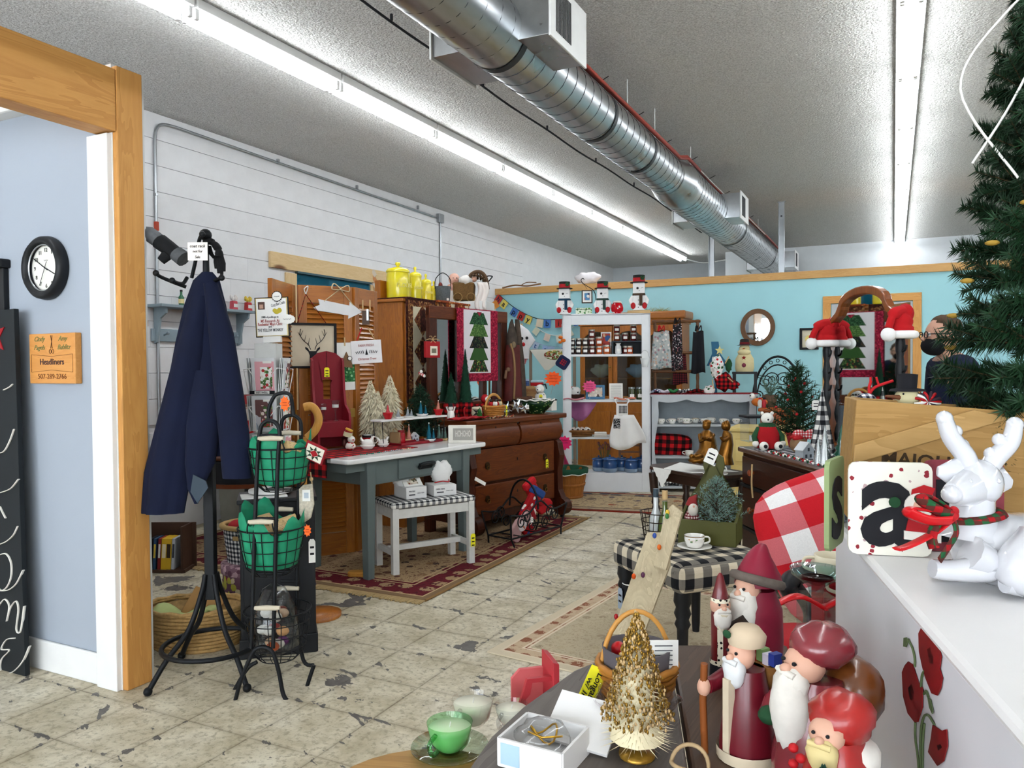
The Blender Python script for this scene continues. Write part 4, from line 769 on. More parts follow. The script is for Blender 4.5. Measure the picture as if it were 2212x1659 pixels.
for s in (-1,1):
    m.tube(spl([(s*0.014,Yd,0.01+dz_),(s*0.03,Yd,0.045+dz_),(s*0.06,Yd,0.07+dz_),(s*0.085,Yd,0.11+dz_),(s*0.08,Yd,0.15+dz_)],5),0.005,6,flat=0.4)
    for a,b in (((0.03,0.045),(0.02,0.09)),((0.055,0.066),(0.045,0.11)),((0.075,0.09),(0.1,0.13)),((0.08,0.105),(0.065,0.14))): m.tube([(s*a[0],Yd,a[1]+dz_),(s*b[0],Yd,b[1]+dz_)],[0.004,0.002],6,flat=0.4)
m.build('deer_silhouette',INK,dp)
for s in (-1,1): MB().tube([(s*w_*0.3,0.008,h_/2),(-w_*0.12,0.018,h_/2+0.2)],0.007,5,flat=0.3).build('plaid_ribbon',gingham('#c4161c','#6b0d12','#1a0c0d',0.012),dp)
MB().tube(spl([(-w_*0.12,0.018,h_/2+0.2),(-w_*0.16,0.0,h_/2+0.23),(-w_*0.08,0.0,h_/2+0.25),(-w_*0.11,0.018,h_/2+0.2)]),0.004,5).build('bow',PAPER,dp)
c,w_,h_=sized(677,645,783,689,0.02);ar=thing('arrow_sign','white wooden arrow sign with burlap bow on the louvre doors','sign',c,0,rot=(0,0.1,R2))
MB().prism([(-w_/2,-0.012),(-w_*0.38,0.012),(-w_*0.42,0.05),(w_*0.22,0.034),(w_*0.22,0.06),(w_/2,0.0),(w_*0.22,-0.06),(w_*0.22,-0.036),(-w_*0.42,-0.03)],0.012,0).build('board',mt('#e9e9ea',0.7,0,0.05),ar,0.001)
for s in (-1,1): MB().tube(spl([(s*w_*0.3,0.0,0.04),(s*w_*0.15,0.004,0.09),(0.0,0.0,0.14)]),0.011,5,flat=0.25).build('burlap_ribbon',mt('#d3bf97',0.95),ar);MB().tube(spl([(0,-0.005,0.14),(s*0.05,-0.015,0.17),(s*0.06,-0.015,0.13),(0,-0.005,0.135)]),0.011,5,flat=0.3).build('bow_loop',mt('#dcc9a2',0.95),ar)
c,w_,h_=sized(725,740,766,842,0.02);tc=thing('tree_card','white card with green painted band and brown wooden tree on the louvre doors','card',c,0,rot=(0,-0.03,R2))
MB().box((0,0,0),(w_,0.006,h_)).build('card',PAPER,tc);MB().box((0,-0.004,-h_*0.15),(w_,0.003,h_*0.36)).build('painted_band',spots('#2f6b3c',['#5a9a5a','#9acb9a','#1f5a30'],60,0.5),tc);MB().prism([(-0.04,0),(0.05,-0.012),(0.045,0.02),(0.01,0.1)],0.012,-0.015).build('wooden_tree',mt('#7a5a3c',0.7),tc);MB().prism(circ(0.017,20,0.03,0.055),0.003,-0.019).build('round_tag',INK,tc);MB().prism(circ(0.013,20,0.03,0.055),0.002,-0.0205).build('tag_face',PAPER,tc);MB().box((0.0,-0.012,h_*0.52),(0.008,0.006,0.06)).build('clothespin',TAN,tc)
c,w_,h_=sized(760,735,823,785,0.06);ff=thing('farm_fresh_sign','white wooden christmas tree farm sign hung at the screen edge','sign',c,0,rot=(0,-0.06,R2-0.35))
MB().box((0,0,0),(w_,0.022,h_)).build('board',mt('#eceaea',0.7,0,0.03),ff,0.003);RI=mt('#a8453f',0.8)
text('FARM FRESH',0.024,RI,ff,(0,-0.0125,h_*0.28),fit=w_*0.5);text('Christmas Trees',0.024,RI,ff,(0,-0.0125,-h_*0.3),fit=w_*0.6,shear=0.2);m=MB();m.prism([(-0.01,-0.02),(0.01,-0.02),(0,0.024)],0.002,-0.0135)
for s in (-1,1):
    for i in range(5): m.tube([(s*(0.02+0.012*i),-0.0125,-0.01),(s*(0.026+0.012*i),-0.0125,0.012-0.002*i)],0.0022,4)
m.build('tree_print',INK,ff); 
for s in (-1,1): MB().tube([(s*w_*0.3,0.004,h_/2),(s*w_*0.1,0.01,h_/2+0.09)],0.004,5).build('hanging_cord',[RED,TAN][s > 0],ff)
c,w_,h_=sized(780,640,800,720,0.05);cp2=thing('clothespin_sign','grey wooden block hung with clothespins at the top of the screen','sign',c,R2-0.3)
MB().box((0,0,-0.02),(0.05,0.012,0.1)).build('block',mt('#5c4a40',0.7),cp2);MB().box((0.012,-0.008,0.0),(0.014,0.006,0.08)).build('tinsel_strip',STEEL,cp2)
for x in (-0.02,0.03): MB().box((x,-0.008,0.07),(0.009,0.008,0.07)).build('clothespin',TAN,cp2)
# ---------------------------------------------------------------- oak wardrobe with quilts, canisters and toys on top
wx,wy,wz=-3.57,5.2,1.876
wr=thing('oak_wardrobe','tall oak wardrobe behind the dresser with quilts over its front','wardrobe',(wx,wy,0))
MB().box((-0.3,0.525,0.93),(0.6,1.05,1.84)).build('carcass',OAK,wr,0.004);MB().box((-0.3,0.525,wz-0.013),(0.64,1.09,0.026)).build('top_board',OAKX,wr,0.006);MB().box((-0.3,0.525,0.05),(0.62,1.07,0.1)).build('plinth',OAK,wr,0.004)
for y in (0.27,0.78): d_=MB().box((0.008,y,1.0),(0.018,0.49,1.68)).build('door',OAK,wr,0.004);MB().ell((0.03,y+(0.2 if y < 0.5 else -0.2),1.0),0.016,10,8).build('knob',metal('#a98444'),d_)
QB=spots('#5a2f1c',['#8a5a34','#3c1c12','#a9814f','#6b3a22'],55,0.6);QC=mt('#ddd2b4',0.95,0,0.1);QD=spots('#3a1810',['#4a2018','#2c120c'],50,0.6);QO=spots('#8a3c1c',['#b55a24','#6b2a18','#c98a4a'],40,0.5)
qt=thing('brown_quilt','brown and cream diamond-patchwork quilt hanging over the wardrobe','quilt',(wx,wy+0.02,wz));q=0.03
MB().box((q,0.21,-0.42),(0.012,0.44,0.86)).box((-0.14,0.21,0.008),(0.36,0.44,0.012)).build('border',QD,qt,0.004);MB().box((q+0.007,0.21,-0.42),(0.006,0.4,0.82)).build('print_border',QB,qt);MB().box((q+0.011,0.21,-0.42),(0.005,0.27,0.72)).build('cream_field',QC,qt)
for i in range(3):
    z=-0.17-i*0.26;o=MB();o.M=Matrix.Translation((q+0.0145,0.21,z));o.prism([(0,0.13),(0.125,0),(0,-0.13),(-0.125,0)],0.003,0,pl='yz');o.build('diamond_patch',QB,qt);o=MB();o.M=Matrix.Translation((q+0.0175,0.21,z));o.prism([(-0.045,0.085),(0.035,0.09),(0.045,-0.085),(-0.035,-0.09)],0.002,0,pl='yz');o.build('dark_patch',QD,qt)
pricetag(qt,(q+0.02,0.36,-0.1),0.02,0.05,PAPER,(0,0,PI/2))
q2=thing('rust_quilt','rust and brown quilt folded over the far end of the wardrobe','quilt',(wx,wy+0.47,wz));MB().box((0.028,0.1,-0.45),(0.014,0.16,0.92)).build('dark_strip',QB,q2,0.004);MB().box((0.034,0.36,-0.1),(0.014,0.4,0.22)).box((-0.12,0.29,0.012),(0.34,0.56,0.02)).build('rust_fold',QO,q2,0.006)
for y in (0.25,0.5): m=MB();m.prism([(y-0.03,0.0),(y+0.04,0.0),(y+0.02,-0.1)],0.003,0.0415,pl='yz');m.build('cream_patch',QC,q2)
YEL=mt('#ead91c',0.25,0,0.06,coat=0.5);YPT=mt('#e9dc72',0.5)
prev=0
for i,(px,pyb,wpx,pyt,tx) in enumerate(((860,637,48,578,'FLOUR'),(897,641,27,592,'SUGAR'),(920,645,23,606,'COFFEE'),(937,648,19,620,'TEA'))):
    yy=wy+0.14+[0.0,0.27,0.5,0.69][i];p=ay(px,pyb,yy);kk=pix(p);r=wpx*kk/2*1.04;h=(pyb-pyt)*kk
    t=thing('canister',['largest yellow lidded canister on the wardrobe','second largest yellow canister on the wardrobe','third yellow canister on the wardrobe','smallest yellow canister on the wardrobe, beside the grey bucket'][i],'canister',(p.x,yy,wz+0.002 if i == 0 else wz+0.024),facing(p),'yellow canister set')
    MB().lathe([(r*0.96,0),(r,0.01),(r,h*0.96),(r*0.96,h)],30).build('body',YEL,t);l=MB().lathe([(r*1.03,h),(r*1.03,h+0.012),(r*0.9,h+0.03),(r*0.3,h+0.045),(0.001,h+0.047)],30).build('lid',YEL,t);MB().lathe([(r*0.14,h+0.045),(r*0.13,h+0.055),(r*0.24,h+0.07),(r*0.2,h+0.085),(0.001,h+0.09)],14).build('knob',YEL,l)
    text(tx,r*0.5,YPT,t,(r*0.55,-r*0.86,h*0.5),rot=(PI/2,0,0.55),bold=0.0008)
p=ay(828,637,wy+0.1);o=MB().box((0,0,0.08),(0.055,0.16,0.165)).build('wooden_block',OAK,None,0.002);o.location=(p.x,p.y,wz);tag(o,'upright wooden box end beside the largest yellow canister','box')
p=ax(808,605,XW+0.05);t=thing('paper_ornament','pale paper fan ornament with orange edges by the window casing','ornament',(p.x,p.y,p.z),0.3)
for i in range(4): MB().prism([(-0.03,0.1-0.06*i),(0.0,0.12-0.06*i),(0.03,0.06-0.06*i),(0,0.03-0.06*i)],0.006,0.01*i).build('paper_petal',mt(['#e6dccb','#d99a6a','#efe6da','#c9a27a'][i],0.8),t)
yy=wy+0.82;p=ay(957,648,yy);t=thing('grey_bucket','grey woven bucket with wire handle on the wardrobe','bucket',(p.x,yy,wz+0.024),facing(p));r=17*pix(p)
MB().lathe([(r*0.85,0),(r,0.15),(r*0.94,0.15),(r*0.8,0.01),(0.001,0.01)],22,fn=lambda a,z: 1+0.0*a).build('bucket_body',mt('#53585a',0.8,0,0.35,80),t);MB().tube(spl([(-r,0,0.13),(-r*0.9,0,0.22),(0,0,0.275),(r*0.9,0,0.22),(r,0,0.13)]),0.004,6).build('handle',IRON,t);pricetag(t,(r*0.6,-r*0.95,0.04),0.02,0.022);MB().ell((-r*0.3,0,0.16),(0.02,0.02,0.03),8,6).build('pine_cone',mt('#6b2a22',0.8),t)
# white box, doll carriage and doll further back
yy=wy+1.25;p=ay(1010,700,yy+0.0);wbx=thing('white_bookcase','white cabinet behind the dresser mirror carrying the doll carriage','cabinet',(p.x,yy+0.1,0),0.25);zt=ay(1010,652,yy).z;MB().box((0,0,zt/2),(0.36,0.34,zt)).build('carcass',WHITE,wbx,0.004);text('DREAMS',0.03,mt('#8a8f96',0.7),wbx,(-0.02,-0.172,zt-0.085),fit=0.2)
dcp=(p.x,yy+0.02,zt);g=tr(dcp);k_=pix(dcp);BWK=mt('#7a5a30',0.8,0,0.35,90,0.003)
dc=thing('doll_carriage','brown wicker doll carriage with hood on the white cabinet','doll carriage',dcp,YAW)
m=MB();c=g(1002,650);c1=g(1002,612);m.box((c.x,0.08,(c.z+c1.z)/2+0.004),(46*k_*0.92,0.26,(c1.z-c.z)),tp=1.12);m.build('basket',BWK,dc,0.015)
hc=g(1030,615);m=MB()
for i in range(9):
    a=-0.5+i*0.27;m.tube([(hc.x+0.0+0.1*math.cos(a)*1.15-0.02,0.08+0.14*math.cos(t),hc.z-0.02+0.1*math.sin(a)+0.03*math.sin(t)) for t in [j*PI/8-0.0 for j in range(9)]],0.012,5)
m.build('hood',mt('#5f4630',0.8,0,0.3),dc);hoodp=[(1013,603),(1018,593),(1030,587),(1042,590),(1050,602),(1054,625)]
MB().tube(spl([g(a,b,-0.04) for a,b in hoodp],4),0.015,6).tube(spl([g(a,b,0.2) for a,b in hoodp],4),0.015,6).grid(lambda u,v: tuple(g(*hoodp[min(5,int(u*5+0.01))],-0.04+0.24*v)),5,4).build('hood_frame',mt('#5f4630',0.8,0,0.3),dc,sol=0.01)
MB().tube(spl([g(1052,612),g(1062,600),g(1063,597),g(1056,596),g(1048,598)]),0.006,6).build('push_handle',IRON,dc)
for x in (990,1018): q_=g(x,648);MB().tube([(q_.x+0.04*math.cos(i*PI/8),-0.06,q_.z+0.0+0.04*math.sin(i*PI/8)+0.02) for i in range(16)],0.006,5,closed=True).build('wheel',mt('#8a6a3a',0.5),dc)
o=MB().grid(lambda u,v: tuple(g(1030+22*u+4*math.sin(v*6),610+60*v,-0.1-0.02*math.sin(u*9)-0.02*v)),10,8).build('doll_blanket',mt('#efe6e0',0.95,0,0.05),None,sol=0.01);o.location=dcp;o.rotation_euler=(0,0,YAW);tag(o,'white blanket hanging over the doll carriage side','blanket')
dl=thing('baby_doll','bald baby doll sitting beside the doll carriage','doll',dcp,YAW);q_=g(981,603,0.1);MB().ell(q_,(0.055,0.055,0.058),14,10).ell(q_+Vector((-0.02,0.01,-0.09)),(0.06,0.05,0.05),12,8).build('head',mt('#e6b5a2',0.5),dl);m=MB()
for s in (-1,1): m.ell(q_+Vector((0.012+s*0.017,-0.05,0.005)),0.006,8,6)
m.build('eye',mt('#3a2a22',0.3),dl);MB().ell(q_+Vector((0.015,-0.056,-0.012)),0.008,8,6).build('nose',mt('#e6a592',0.5),dl);MB().lathe([(0.07,-0.2),(0.05,-0.06)],14,(q_.x-0.02,q_.y+0.02,q_.z-0.03)).build('gown',mt('#e9e4de',0.9),dl)
d2=thing('carriage_doll','small doll in white lace lying in the doll carriage','doll',dcp,YAW);q_=g(1024,603,-0.02);MB().ell(q_,(0.028,0.03,0.03),12,8).build('head',mt('#d9a58c',0.5),d2);q_=g(1006,606,-0.02);MB().ell(q_,(0.07,0.07,0.05),12,8,fn=lambda v: 1+0.1*math.sin(9*v.x+7*v.z)).build('lace_bonnet',mt('#f0ece6',0.95),d2)
# ================================================================ antique dresser with mirror
DR=math.atan2(1.18,0.29);dR=Vector((-2.57,6.18,0));dL=Vector((-2.86,5.0,0));dm=(dR+dL)/2;DW=(dR-dL).length;DRC=W(dm,DR,(0,0.26,0))
WAL=wood('#70340f','#3a1504',0.42,1.0,'x');WALD=wood('#4f2009','#240c03',0.42,1.0,'z')
ds=thing('antique_dresser','antique walnut dresser with scroll feet and bowed top drawers','dresser',DRC,DR);HD=0.91;hw=DW/2
MB().box((0,0.02,0.47),(DW-0.06,0.46,0.72)).build('carcass',WALD,ds,0.004);MB().box((0,0.0,HD-0.02),(DW+0.05,0.56,0.04)).build('top',WAL,ds,0.008)
for i,s in enumerate((-1,1)):
    m=MB();m.M=Matrix.Translation((s*DW*0.235,-0.245,0.77)) @ Matrix.Rotation(PI/2,4,'Y');L=DW*0.45
    m.tube([(0.0,0.01,-L/2),(0,0.01,L/2)],0.085,16,flat=0.55);d_=m.build('bow_drawer',WAL,ds);MB().box((s*DW*0.235,-0.25,0.845),(DW*0.44,0.02,0.05)).build('drawer_lip',WAL,d_,0.004);MB().box((s*DW*0.235,-0.262,0.84),(0.006,0.006,0.02)).build('keyhole',INK,d_)
for k,(z,h) in enumerate(((0.55,0.26),(0.29,0.22))):
    d_=MB().box((0,-0.225,z),(DW-0.22,0.03,h)).build('drawer',WAL,ds,0.006)
    for s in (-1,1): e=MB().prism(rrect(0.05,0.055,0.02,3,s*DW*0.3,z),0.006,-0.246).build('escutcheon',mt('#3a2814',0.4,0.6),d_,0.002);MB().tube([(s*DW*0.3+0.016*math.cos(a),-0.256,z-0.018+0.016*math.sin(a)) for a in [i*PI/6 for i in range(12)]],0.003,5,closed=True).build('drop_ring',metal('#7a5a2a',0.4),d_)
    MB().box((0,-0.242,z+0.02),(0.005,0.006,0.02)).build('keyhole',INK,d_)
for s in (-1,1):
    m=MB();m.M=Matrix.Translation((s*(hw-0.05)-0.035,-0.23,0));prof=[(0.02,0.7),(-0.03,0.66),(-0.055,0.55),(-0.03,0.42),(-0.035,0.25),(-0.09,0.14),(-0.13,0.1),(0.05,0.1),(0.05,0.7)];m.prism(prof,0.07,0,pl='yz');m.build('scroll_leg',WALD,ds,0.006)
    c=MB();c.cyl((s*(hw-0.05)-0.04,-0.28,0.11),(s*(hw-0.05)+0.04,-0.28,0.11),0.075,n=20).cyl((s*(hw-0.05)-0.043,-0.28,0.11),(s*(hw-0.05)+0.043,-0.28,0.11),0.03,n=12);c.build('scroll_foot',WALD,ds,0.004);MB().cyl((s*(hw-0.05),-0.27,0.0),(s*(hw-0.05),-0.27,0.04),0.014,n=8).build('caster',IRON,ds);MB().box((s*(hw-0.05),0.2,0.06),(0.07,0.06,0.12)).build('back_foot',WALD,ds)
pricetag(ds,(DW*0.3+0.004,-0.262,0.53),0.034,0.075,YTAG,lines=3)
# mirror standing on the dresser
mf=thing('dresser_mirror','wide walnut framed mirror standing on the dresser','mirror',W(DRC,DR,(-0.09,0.2,HD)),DR+0.06);g=None
mz=0.86;mw=DW*0.76
for x,w in ((-mw/2,0.09),(-mw*0.14,0.05),(mw*0.2,0.05),(mw/2,0.09)): MB().box((x,0,mz/2+0.02),(w,0.04,mz)).build('stile',WALD,mf,0.005)
MB().box((0,0,mz-0.02),(mw+0.09,0.045,0.1)).build('top_rail',WAL,mf,0.006);MB().box((0,0,0.07),(mw+0.05,0.045,0.1)).build('bottom_rail',WAL,mf,0.006);MB().box((0,0.012,mz/2+0.04),(mw,0.008,mz-0.1)).build('mirror_glass',mirror_mat(),mf)
def on_m(px,py,off=0.0):        # point on the mirror's plane
    n=Vector((math.sin(DR+0.06),-math.cos(DR+0.06),0));o=Vector(mf.location)+n*off;r=ray(px,py);return CAM+r*((o-CAM).dot(n)/r.dot(n))
MR=DR+0.06
def onm(px0,py0,px1,py1,off): a,b=on_m(px0,py0,off),on_m(px1,py1,off);return (a+b)/2,math.hypot(b.x-a.x,b.y-a.y),a.z-b.z
c,w_,h_=onm(987,666,1075,822,0.04);tq=thing('tree_quilt','quilted runner with five-tier green tree and crimson border over the mirror','quilt',c,MR)
CRM=spots('#8c1230',['#b5344a','#6b0a22','#a3203c'],70,0.5)
MB().box((0,0,0),(w_,0.012,h_)).box((0,0.04,h_/2),(w_,0.09,0.012)).build('crimson_border',CRM,tq,0.004);MB().box((-w_*0.03,-0.0075,h_*0.055),(w_*0.66,0.005,h_*0.88)).build('white_field',mt('#e6dfe4',0.95,0,0.05),tq)
GR=[spots('#24462c',['#3f6a44','#1a3420'],90,0.5),spots('#41642f',['#6b8a4a','#35552a'],90,0.5),spots('#14181c',['#3a4a2c','#22301c','#4a3a2c'],60,0.5),mt('#34572a',0.95),spots('#1c2a1a',['#4a6a34','#7a3a2a','#8a9a4a'],45,0.45)]
th=h_*0.83/5
for i in range(5): z=h_*0.46-th*i;m=MB();m.prism([(-w_*0.12,z),(w_*0.12,z),(w_*0.23,z-th),(-w_*0.23,z-th)],0.003,-0.0125);m.build('tree_patch',GR[i],tq)
m=MB();m.prism([(-w_*0.05,h_*0.47),(w_*0.07,h_*0.47),(0.01,h_*0.41)],0.003,-0.0145);m.build('red_patch',CRM,tq)
c,w_,h_=onm(920,732,946,772,0.09);rt_=thing('red_lantern_bag','red paper bag with straw bow hanging on the dresser mirror','gift bag',c,MR-0.2);MB().box((0,0,-0.01),(w_,0.03,h_*0.9)).build('bag',mt('#a3141c',0.6),rt_,0.003);MB().box((0.006,-0.017,-0.02),(w_*0.5,0.002,h_*0.5)).box((0.006,-0.0185,-0.02),(w_*0.32,0.001,h_*0.25),1).build('label_patch',[mt('#efe6d2',0.8),mt('#7a7462',0.8)],rt_);m=MB()
for i in range(6): a=i*1.05;m.tube(spl([(0,-0.01,h_*0.48),(0.03*math.cos(a),-0.015,h_*0.5+0.025*math.sin(a)),(0.06*math.cos(a),-0.01,h_*0.46+0.03*math.sin(a))]),0.003,5)
m.build('straw_bow',TAN,rt_)
# ---------------------------------------------------------------- goods on the dresser
def onp(base,rz,ly,px,py=900):      # point of the vertical plane at depth ly inside a piece of furniture
    n=Vector((math.sin(rz),-math.cos(rz),0));o=Vector(base)-n*ly;r=ray(px,py);return CAM+r*((o-CAM).dot(n)/r.dot(n))
def ond(px,ly): p=onp(DRC,DR,ly,px);return Vector((p.x,p.y,HD+0.001))
def lab(o): return o
POT=PLAID
for px,pyb,pyt,rr,l in ((975,882,780,21,'shorter dark green feather tree in a plaid pot on the dresser'),(1006,878,728,20,'tall slender dark green feather tree in a plaid pot on the dresser')):
    p=ond(px,0.09);k=pix(p);t=thing('feather_tree',l,'tree decoration',p,YAW,'feather trees');H_=(pyb-pyt)*k;m=MB();brush(m,H_-0.1,rr*k,800,0,0.022,0.1,-0.5,9,0.75);m.build('foliage',mt('#0f3a26',0.9,0,0.4,30),t);MB().lathe([(0.05,0),(0.065,0.1),(0.06,0.12)],16).build('plaid_pot',POT,t);MB().tube(spl([(0,-0.065,0.08),(-0.01,-0.075,0.06),(-0.005,-0.075,0.01)]),0.007,5).build('ribbon_tail',RED,t)
p=ond(1040,0.06);t=thing('plaid_pot','spare red plaid covered pot with santa hat on the dresser','pot',p,YAW);MB().lathe([(0.05,0),(0.06,0.1),(0.055,0.1),(0.045,0.01),(0.001,0.01)],16).build('pot_body',POT,t);MB().ell((0.03,-0.02,0.14),(0.035,0.035,0.04),12,8).build('santa_hat',RED,t);MB().ell((0.05,-0.03,0.14),(0.03,0.03,0.025),12,8).build('hat_trim',mt('#ece8e2',0.95),t)
p=ond(974,-0.1);k=pix(p);t=thing('snowman_figurine','small snowman figurine with hat and red base on the dresser','figurine',p,YAW)
MB().lathe([(0.03,0),(0.033,0.01),(0.026,0.06),(0.02,0.075)],16).build('body',PORC,t);MB().ell((0,0,0.092),0.02,12,8).build('head',PORC,t);MB().lathe([(0.024,0.105),(0.016,0.11),(0.014,0.13)],14).build('hat',INK,t);MB().lathe([(0.034,0.002),(0.034,0.014)],16).build('base_trim',mt('#8a2a20',0.4),t)
for s in (-1,1): MB().tube([(s*0.018,0,0.06),(s*0.03,-0.01,0.095),(s*0.03,-0.01,0.105)],[0.006,0.006,0.009],6).build('arm',PORC,t)
p=ond(1067,-0.08);k=pix(p);t=wicker('splint_basket','oval splint basket with hoop handle full of ornaments on the dresser','basket',p,DR,0.085,0.065,0.085,mt('#b9782f',0.5,0,0.25,50),6,flare=1.15);m=MB()
MB().tube([(0.1*math.cos(a),0,0.06+0.12*math.sin(a)) for a in [i*PI/14 for i in range(15)]],0.007,5,flat=1.8).build('hoop_handle',mt('#c08a44',0.5),t);pricetag(t,(0.09,-0.06,0.09),0.02,0.1,YTAG)
for i,(x,y,c) in enumerate(((-0.05,-0.01,'#b3141c'),(-0.02,0.02,'#ece8e2'),(0.0,-0.03,'#b3141c'),(0.03,0.01,'#efece6'),(0.05,-0.02,'#d8c9a0'),(-0.03,-0.04,'#e9e5df'))): o=MB().ell((0,0,0),(0.022,0.018,0.022),10,7).ell((0.004,-0.004,0.026),0.011,8,6,1).build('ornament',[mt(c,0.5),mt('#2a2420',0.5)]);o.location=W(p,DR,(x,y,0.105));tag(o,['red ornament at the back of the splint basket','white ornament in the middle of the splint basket','red ornament at the front of the splint basket','off-white ornament under the splint basket handle','tan ornament at the end of the splint basket','white ornament at the front of the splint basket'][i],'ornament','ornaments in the splint basket')
p=ond(1036,-0.18);t=thing('ceramic_tree','tiny green ceramic christmas tree on the dresser','figurine',p,0);MB().lathe([(0.028,0),(0.03,0.008),(0.02,0.03),(0.024,0.034),(0.014,0.055),(0.017,0.058),(0.003,0.085)],12).build('tree',mt('#2a6a34',0.2),t);MB().ell((0,0,0.09),0.008,8,6).build('star',mt('#e9dfc0',0.3),t)
p=ond(1030,-0.03);t=thing('lantern_jar','cream jar with lattice front on the dresser','jar',p,0.4);MB().lathe([(0.035,0),(0.045,0.03),(0.04,0.08),(0.03,0.085)],16).build('jar_body',mt('#cfc4a8',0.5),t);m=MB()
for i in range(7): m.tube([(-0.03+i*0.01,-0.047,0.01),(0.03-i*0.01,-0.047,0.07)],0.002,4)
m.build('lattice',INK,t)
p=ond(1116,-0.13);t=thing('crystal_stars','cluster of faceted silver crystal stars on the dresser','ornament',p,0.3)
for (x,y,r) in ((-0.09,0,0.06),(0.0,0.02,0.075),(0.07,-0.02,0.055)):
    m=MB(); 
    for i in range(12):
        a=i*2.399;zz=1-2*(i+0.5)/12;d=Vector((math.cos(a)*math.sqrt(1-zz*zz),math.sin(a)*math.sqrt(1-zz*zz),zz));u=d.orthogonal().normalized()*r*0.24;v=d.cross(u);m.add([d*r*0.2+u,d*r*0.2+v,d*r*0.2-u,d*r*0.2-v,d*r],[(0,1,4),(1,2,4),(2,3,4),(3,0,4)])
    m.build('star',mt('#dfe3e6',0.08,0.9,0.02),t,loc=(x,y,r*0.95))
pricetag(t,(0.1,-0.05,0.09),0.022,0.035)
p=ond(1158,-0.1);k=pix(p);t=thing('ruffled_bowl','green floral bowl with white ruffled rim on the dresser','bowl',p,0);r=40*k
MB().lathe([(r*0.45,0),(r*0.5,0.012),(r*0.8,0.06),(r,0.115),(r*0.96,0.115),(r*0.75,0.06),(r*0.4,0.015),(0.001,0.012)],40,fn=lambda a,z: 1+0.03*math.sin(12*a)*max(0,z-0.05)/0.06).build('bowl_body',spots('#16341c',['#9ca36a','#5a7a3a','#1a3a20'],42,0.33,0.25),t);MB().tube([(r*1.0*(1+0.03*math.sin(12*a))*math.cos(a),r*(1+0.03*math.sin(12*a))*math.sin(a),0.117+0.005*math.sin(12*a)) for a in [i*2*PI/96 for i in range(96)]],0.006,6,closed=True).build('ruffled_rim',PORC,t)
p=ond(1158,0.0);t=thing('spotted_dog','white dog figurine with black spots standing behind the green bowl','figurine',ond(1168,0.1),YAW)
SPD=spots('#efede8',['#17171a'],16,0.25,0.3);MB().lathe([(0.05,0),(0.06,0.03),(0.05,0.14),(0.03,0.17)],18).build('body',SPD,t);MB().ell((-0.005,-0.01,0.2),(0.042,0.045,0.042),16,10).ell((-0.02,-0.05,0.19),(0.025,0.025,0.02),10,8).build('head',PORC,t);MB().tube([(0.0,0,0.235),(0.045,0,0.24),(0.055,-0.01,0.2)],[0.012,0.018,0.01],8,flat=0.5).build('ear',INK,t);MB().lathe([(0.034,0.157),(0.036,0.165)],16,cap=False).build('collar',INK,t);pricetag(t,(0.0,-0.056,0.15),0.03,0.07,YTAG);MB().ell((-0.03,-0.072,0.195),0.006,8,6).build('nose',INK,t)
def starcard(name,label,p,rz,r,col,lines,ink='#9a2a1a',n=22):
    t=thing(name,label,'price card',p,rz);MB().prism([((r if i % 2 else r*0.78)*math.cos(i*2*PI/n)*(1+0.1*math.sin(3*i)),(r if i % 2 else r*0.78)*math.sin(i*2*PI/n)*0.9) for i in range(n)],0.002).build('card',mt(col,0.7),t); 
    for i in range(lines): MB().tube([(r*(-0.5+j*0.05),-0.001,r*(0.35-0.33*i+0.09*math.sin(j*1.9+i)+0.05*math.sin(j*3.7))) for j in range(21)],r*0.018,4).build('handwriting',mt(ink,0.7),t)
    return t
p=ad(1195,818,dep(ond(1158,0.0))-0.1);starcard('price_card','orange star-edged price card over the green bowl',p,YAW,0.075,'#f4581a',3);MB().tube([(0,0.003,-0.05),(-0.02,0.02,-0.14)],0.0015,5).build('wire_stem',STEEL,bpy.data.objects['price_card.002'])
p=ond(1112,0.13);k=pix(p);t=thing('carved_santa','tall dark-red carved wooden santa leaning by the dresser mirror','carving',p,YAW);g=tr(p)
m=MB();loft(m,[(tuple(g(1108,866)),0.085,0.04),(tuple(g(1108,820)),0.075,0.038),(tuple(g(1107,770)),0.068,0.036),(tuple(g(1107,745)),0.06,0.034)],16,0.06,3);m.build('robe',mt('#5e1f1a',0.6,0,0.3,14),t);m=MB();loft(m,[(tuple(g(1107,750)),0.05,0.04),(tuple(g(1106,725)),0.045,0.035),(tuple(g(1105,700)),0.02,0.02),(tuple(g(1106,690)),0.008,0.008)],12);m.build('hood',mt('#4a4038',0.8,0,0.4,25),t);MB().tube(spl([g(1103,742,-0.05),g(1110,770,-0.06),g(1112,810,-0.06),g(1110,862,-0.06)]),0.01,6).build('staff',mt('#8a6a44',0.7),t);MB().tube([g(1094,800,-0.05),g(1091,818,-0.06)],0.013,6).ell(g(1098,798,-0.05),0.02,8,6).build('pouch',mt('#7a5a44',0.8),t);MB().ell(g(1110,745,-0.05),(0.02,0.015,0.03),8,6).build('beard',mt('#7a6a52',0.9),t)
m=MB();loft(m,[(tuple(g(1126,866,0.03)),0.05,0.03),(tuple(g(1122,780,0.03)),0.045,0.03),(tuple(g(1117,690,0.03)),0.02,0.02)],10);m.build('bark_slab',mt('#4f4238',0.9,0,0.4,20),t)
p=ond(1142,0.2);t=thing('cutting_board','rounded striped wooden cutting board leaning behind the carved santa','cutting board',p,YAW);g=tr(t.location)
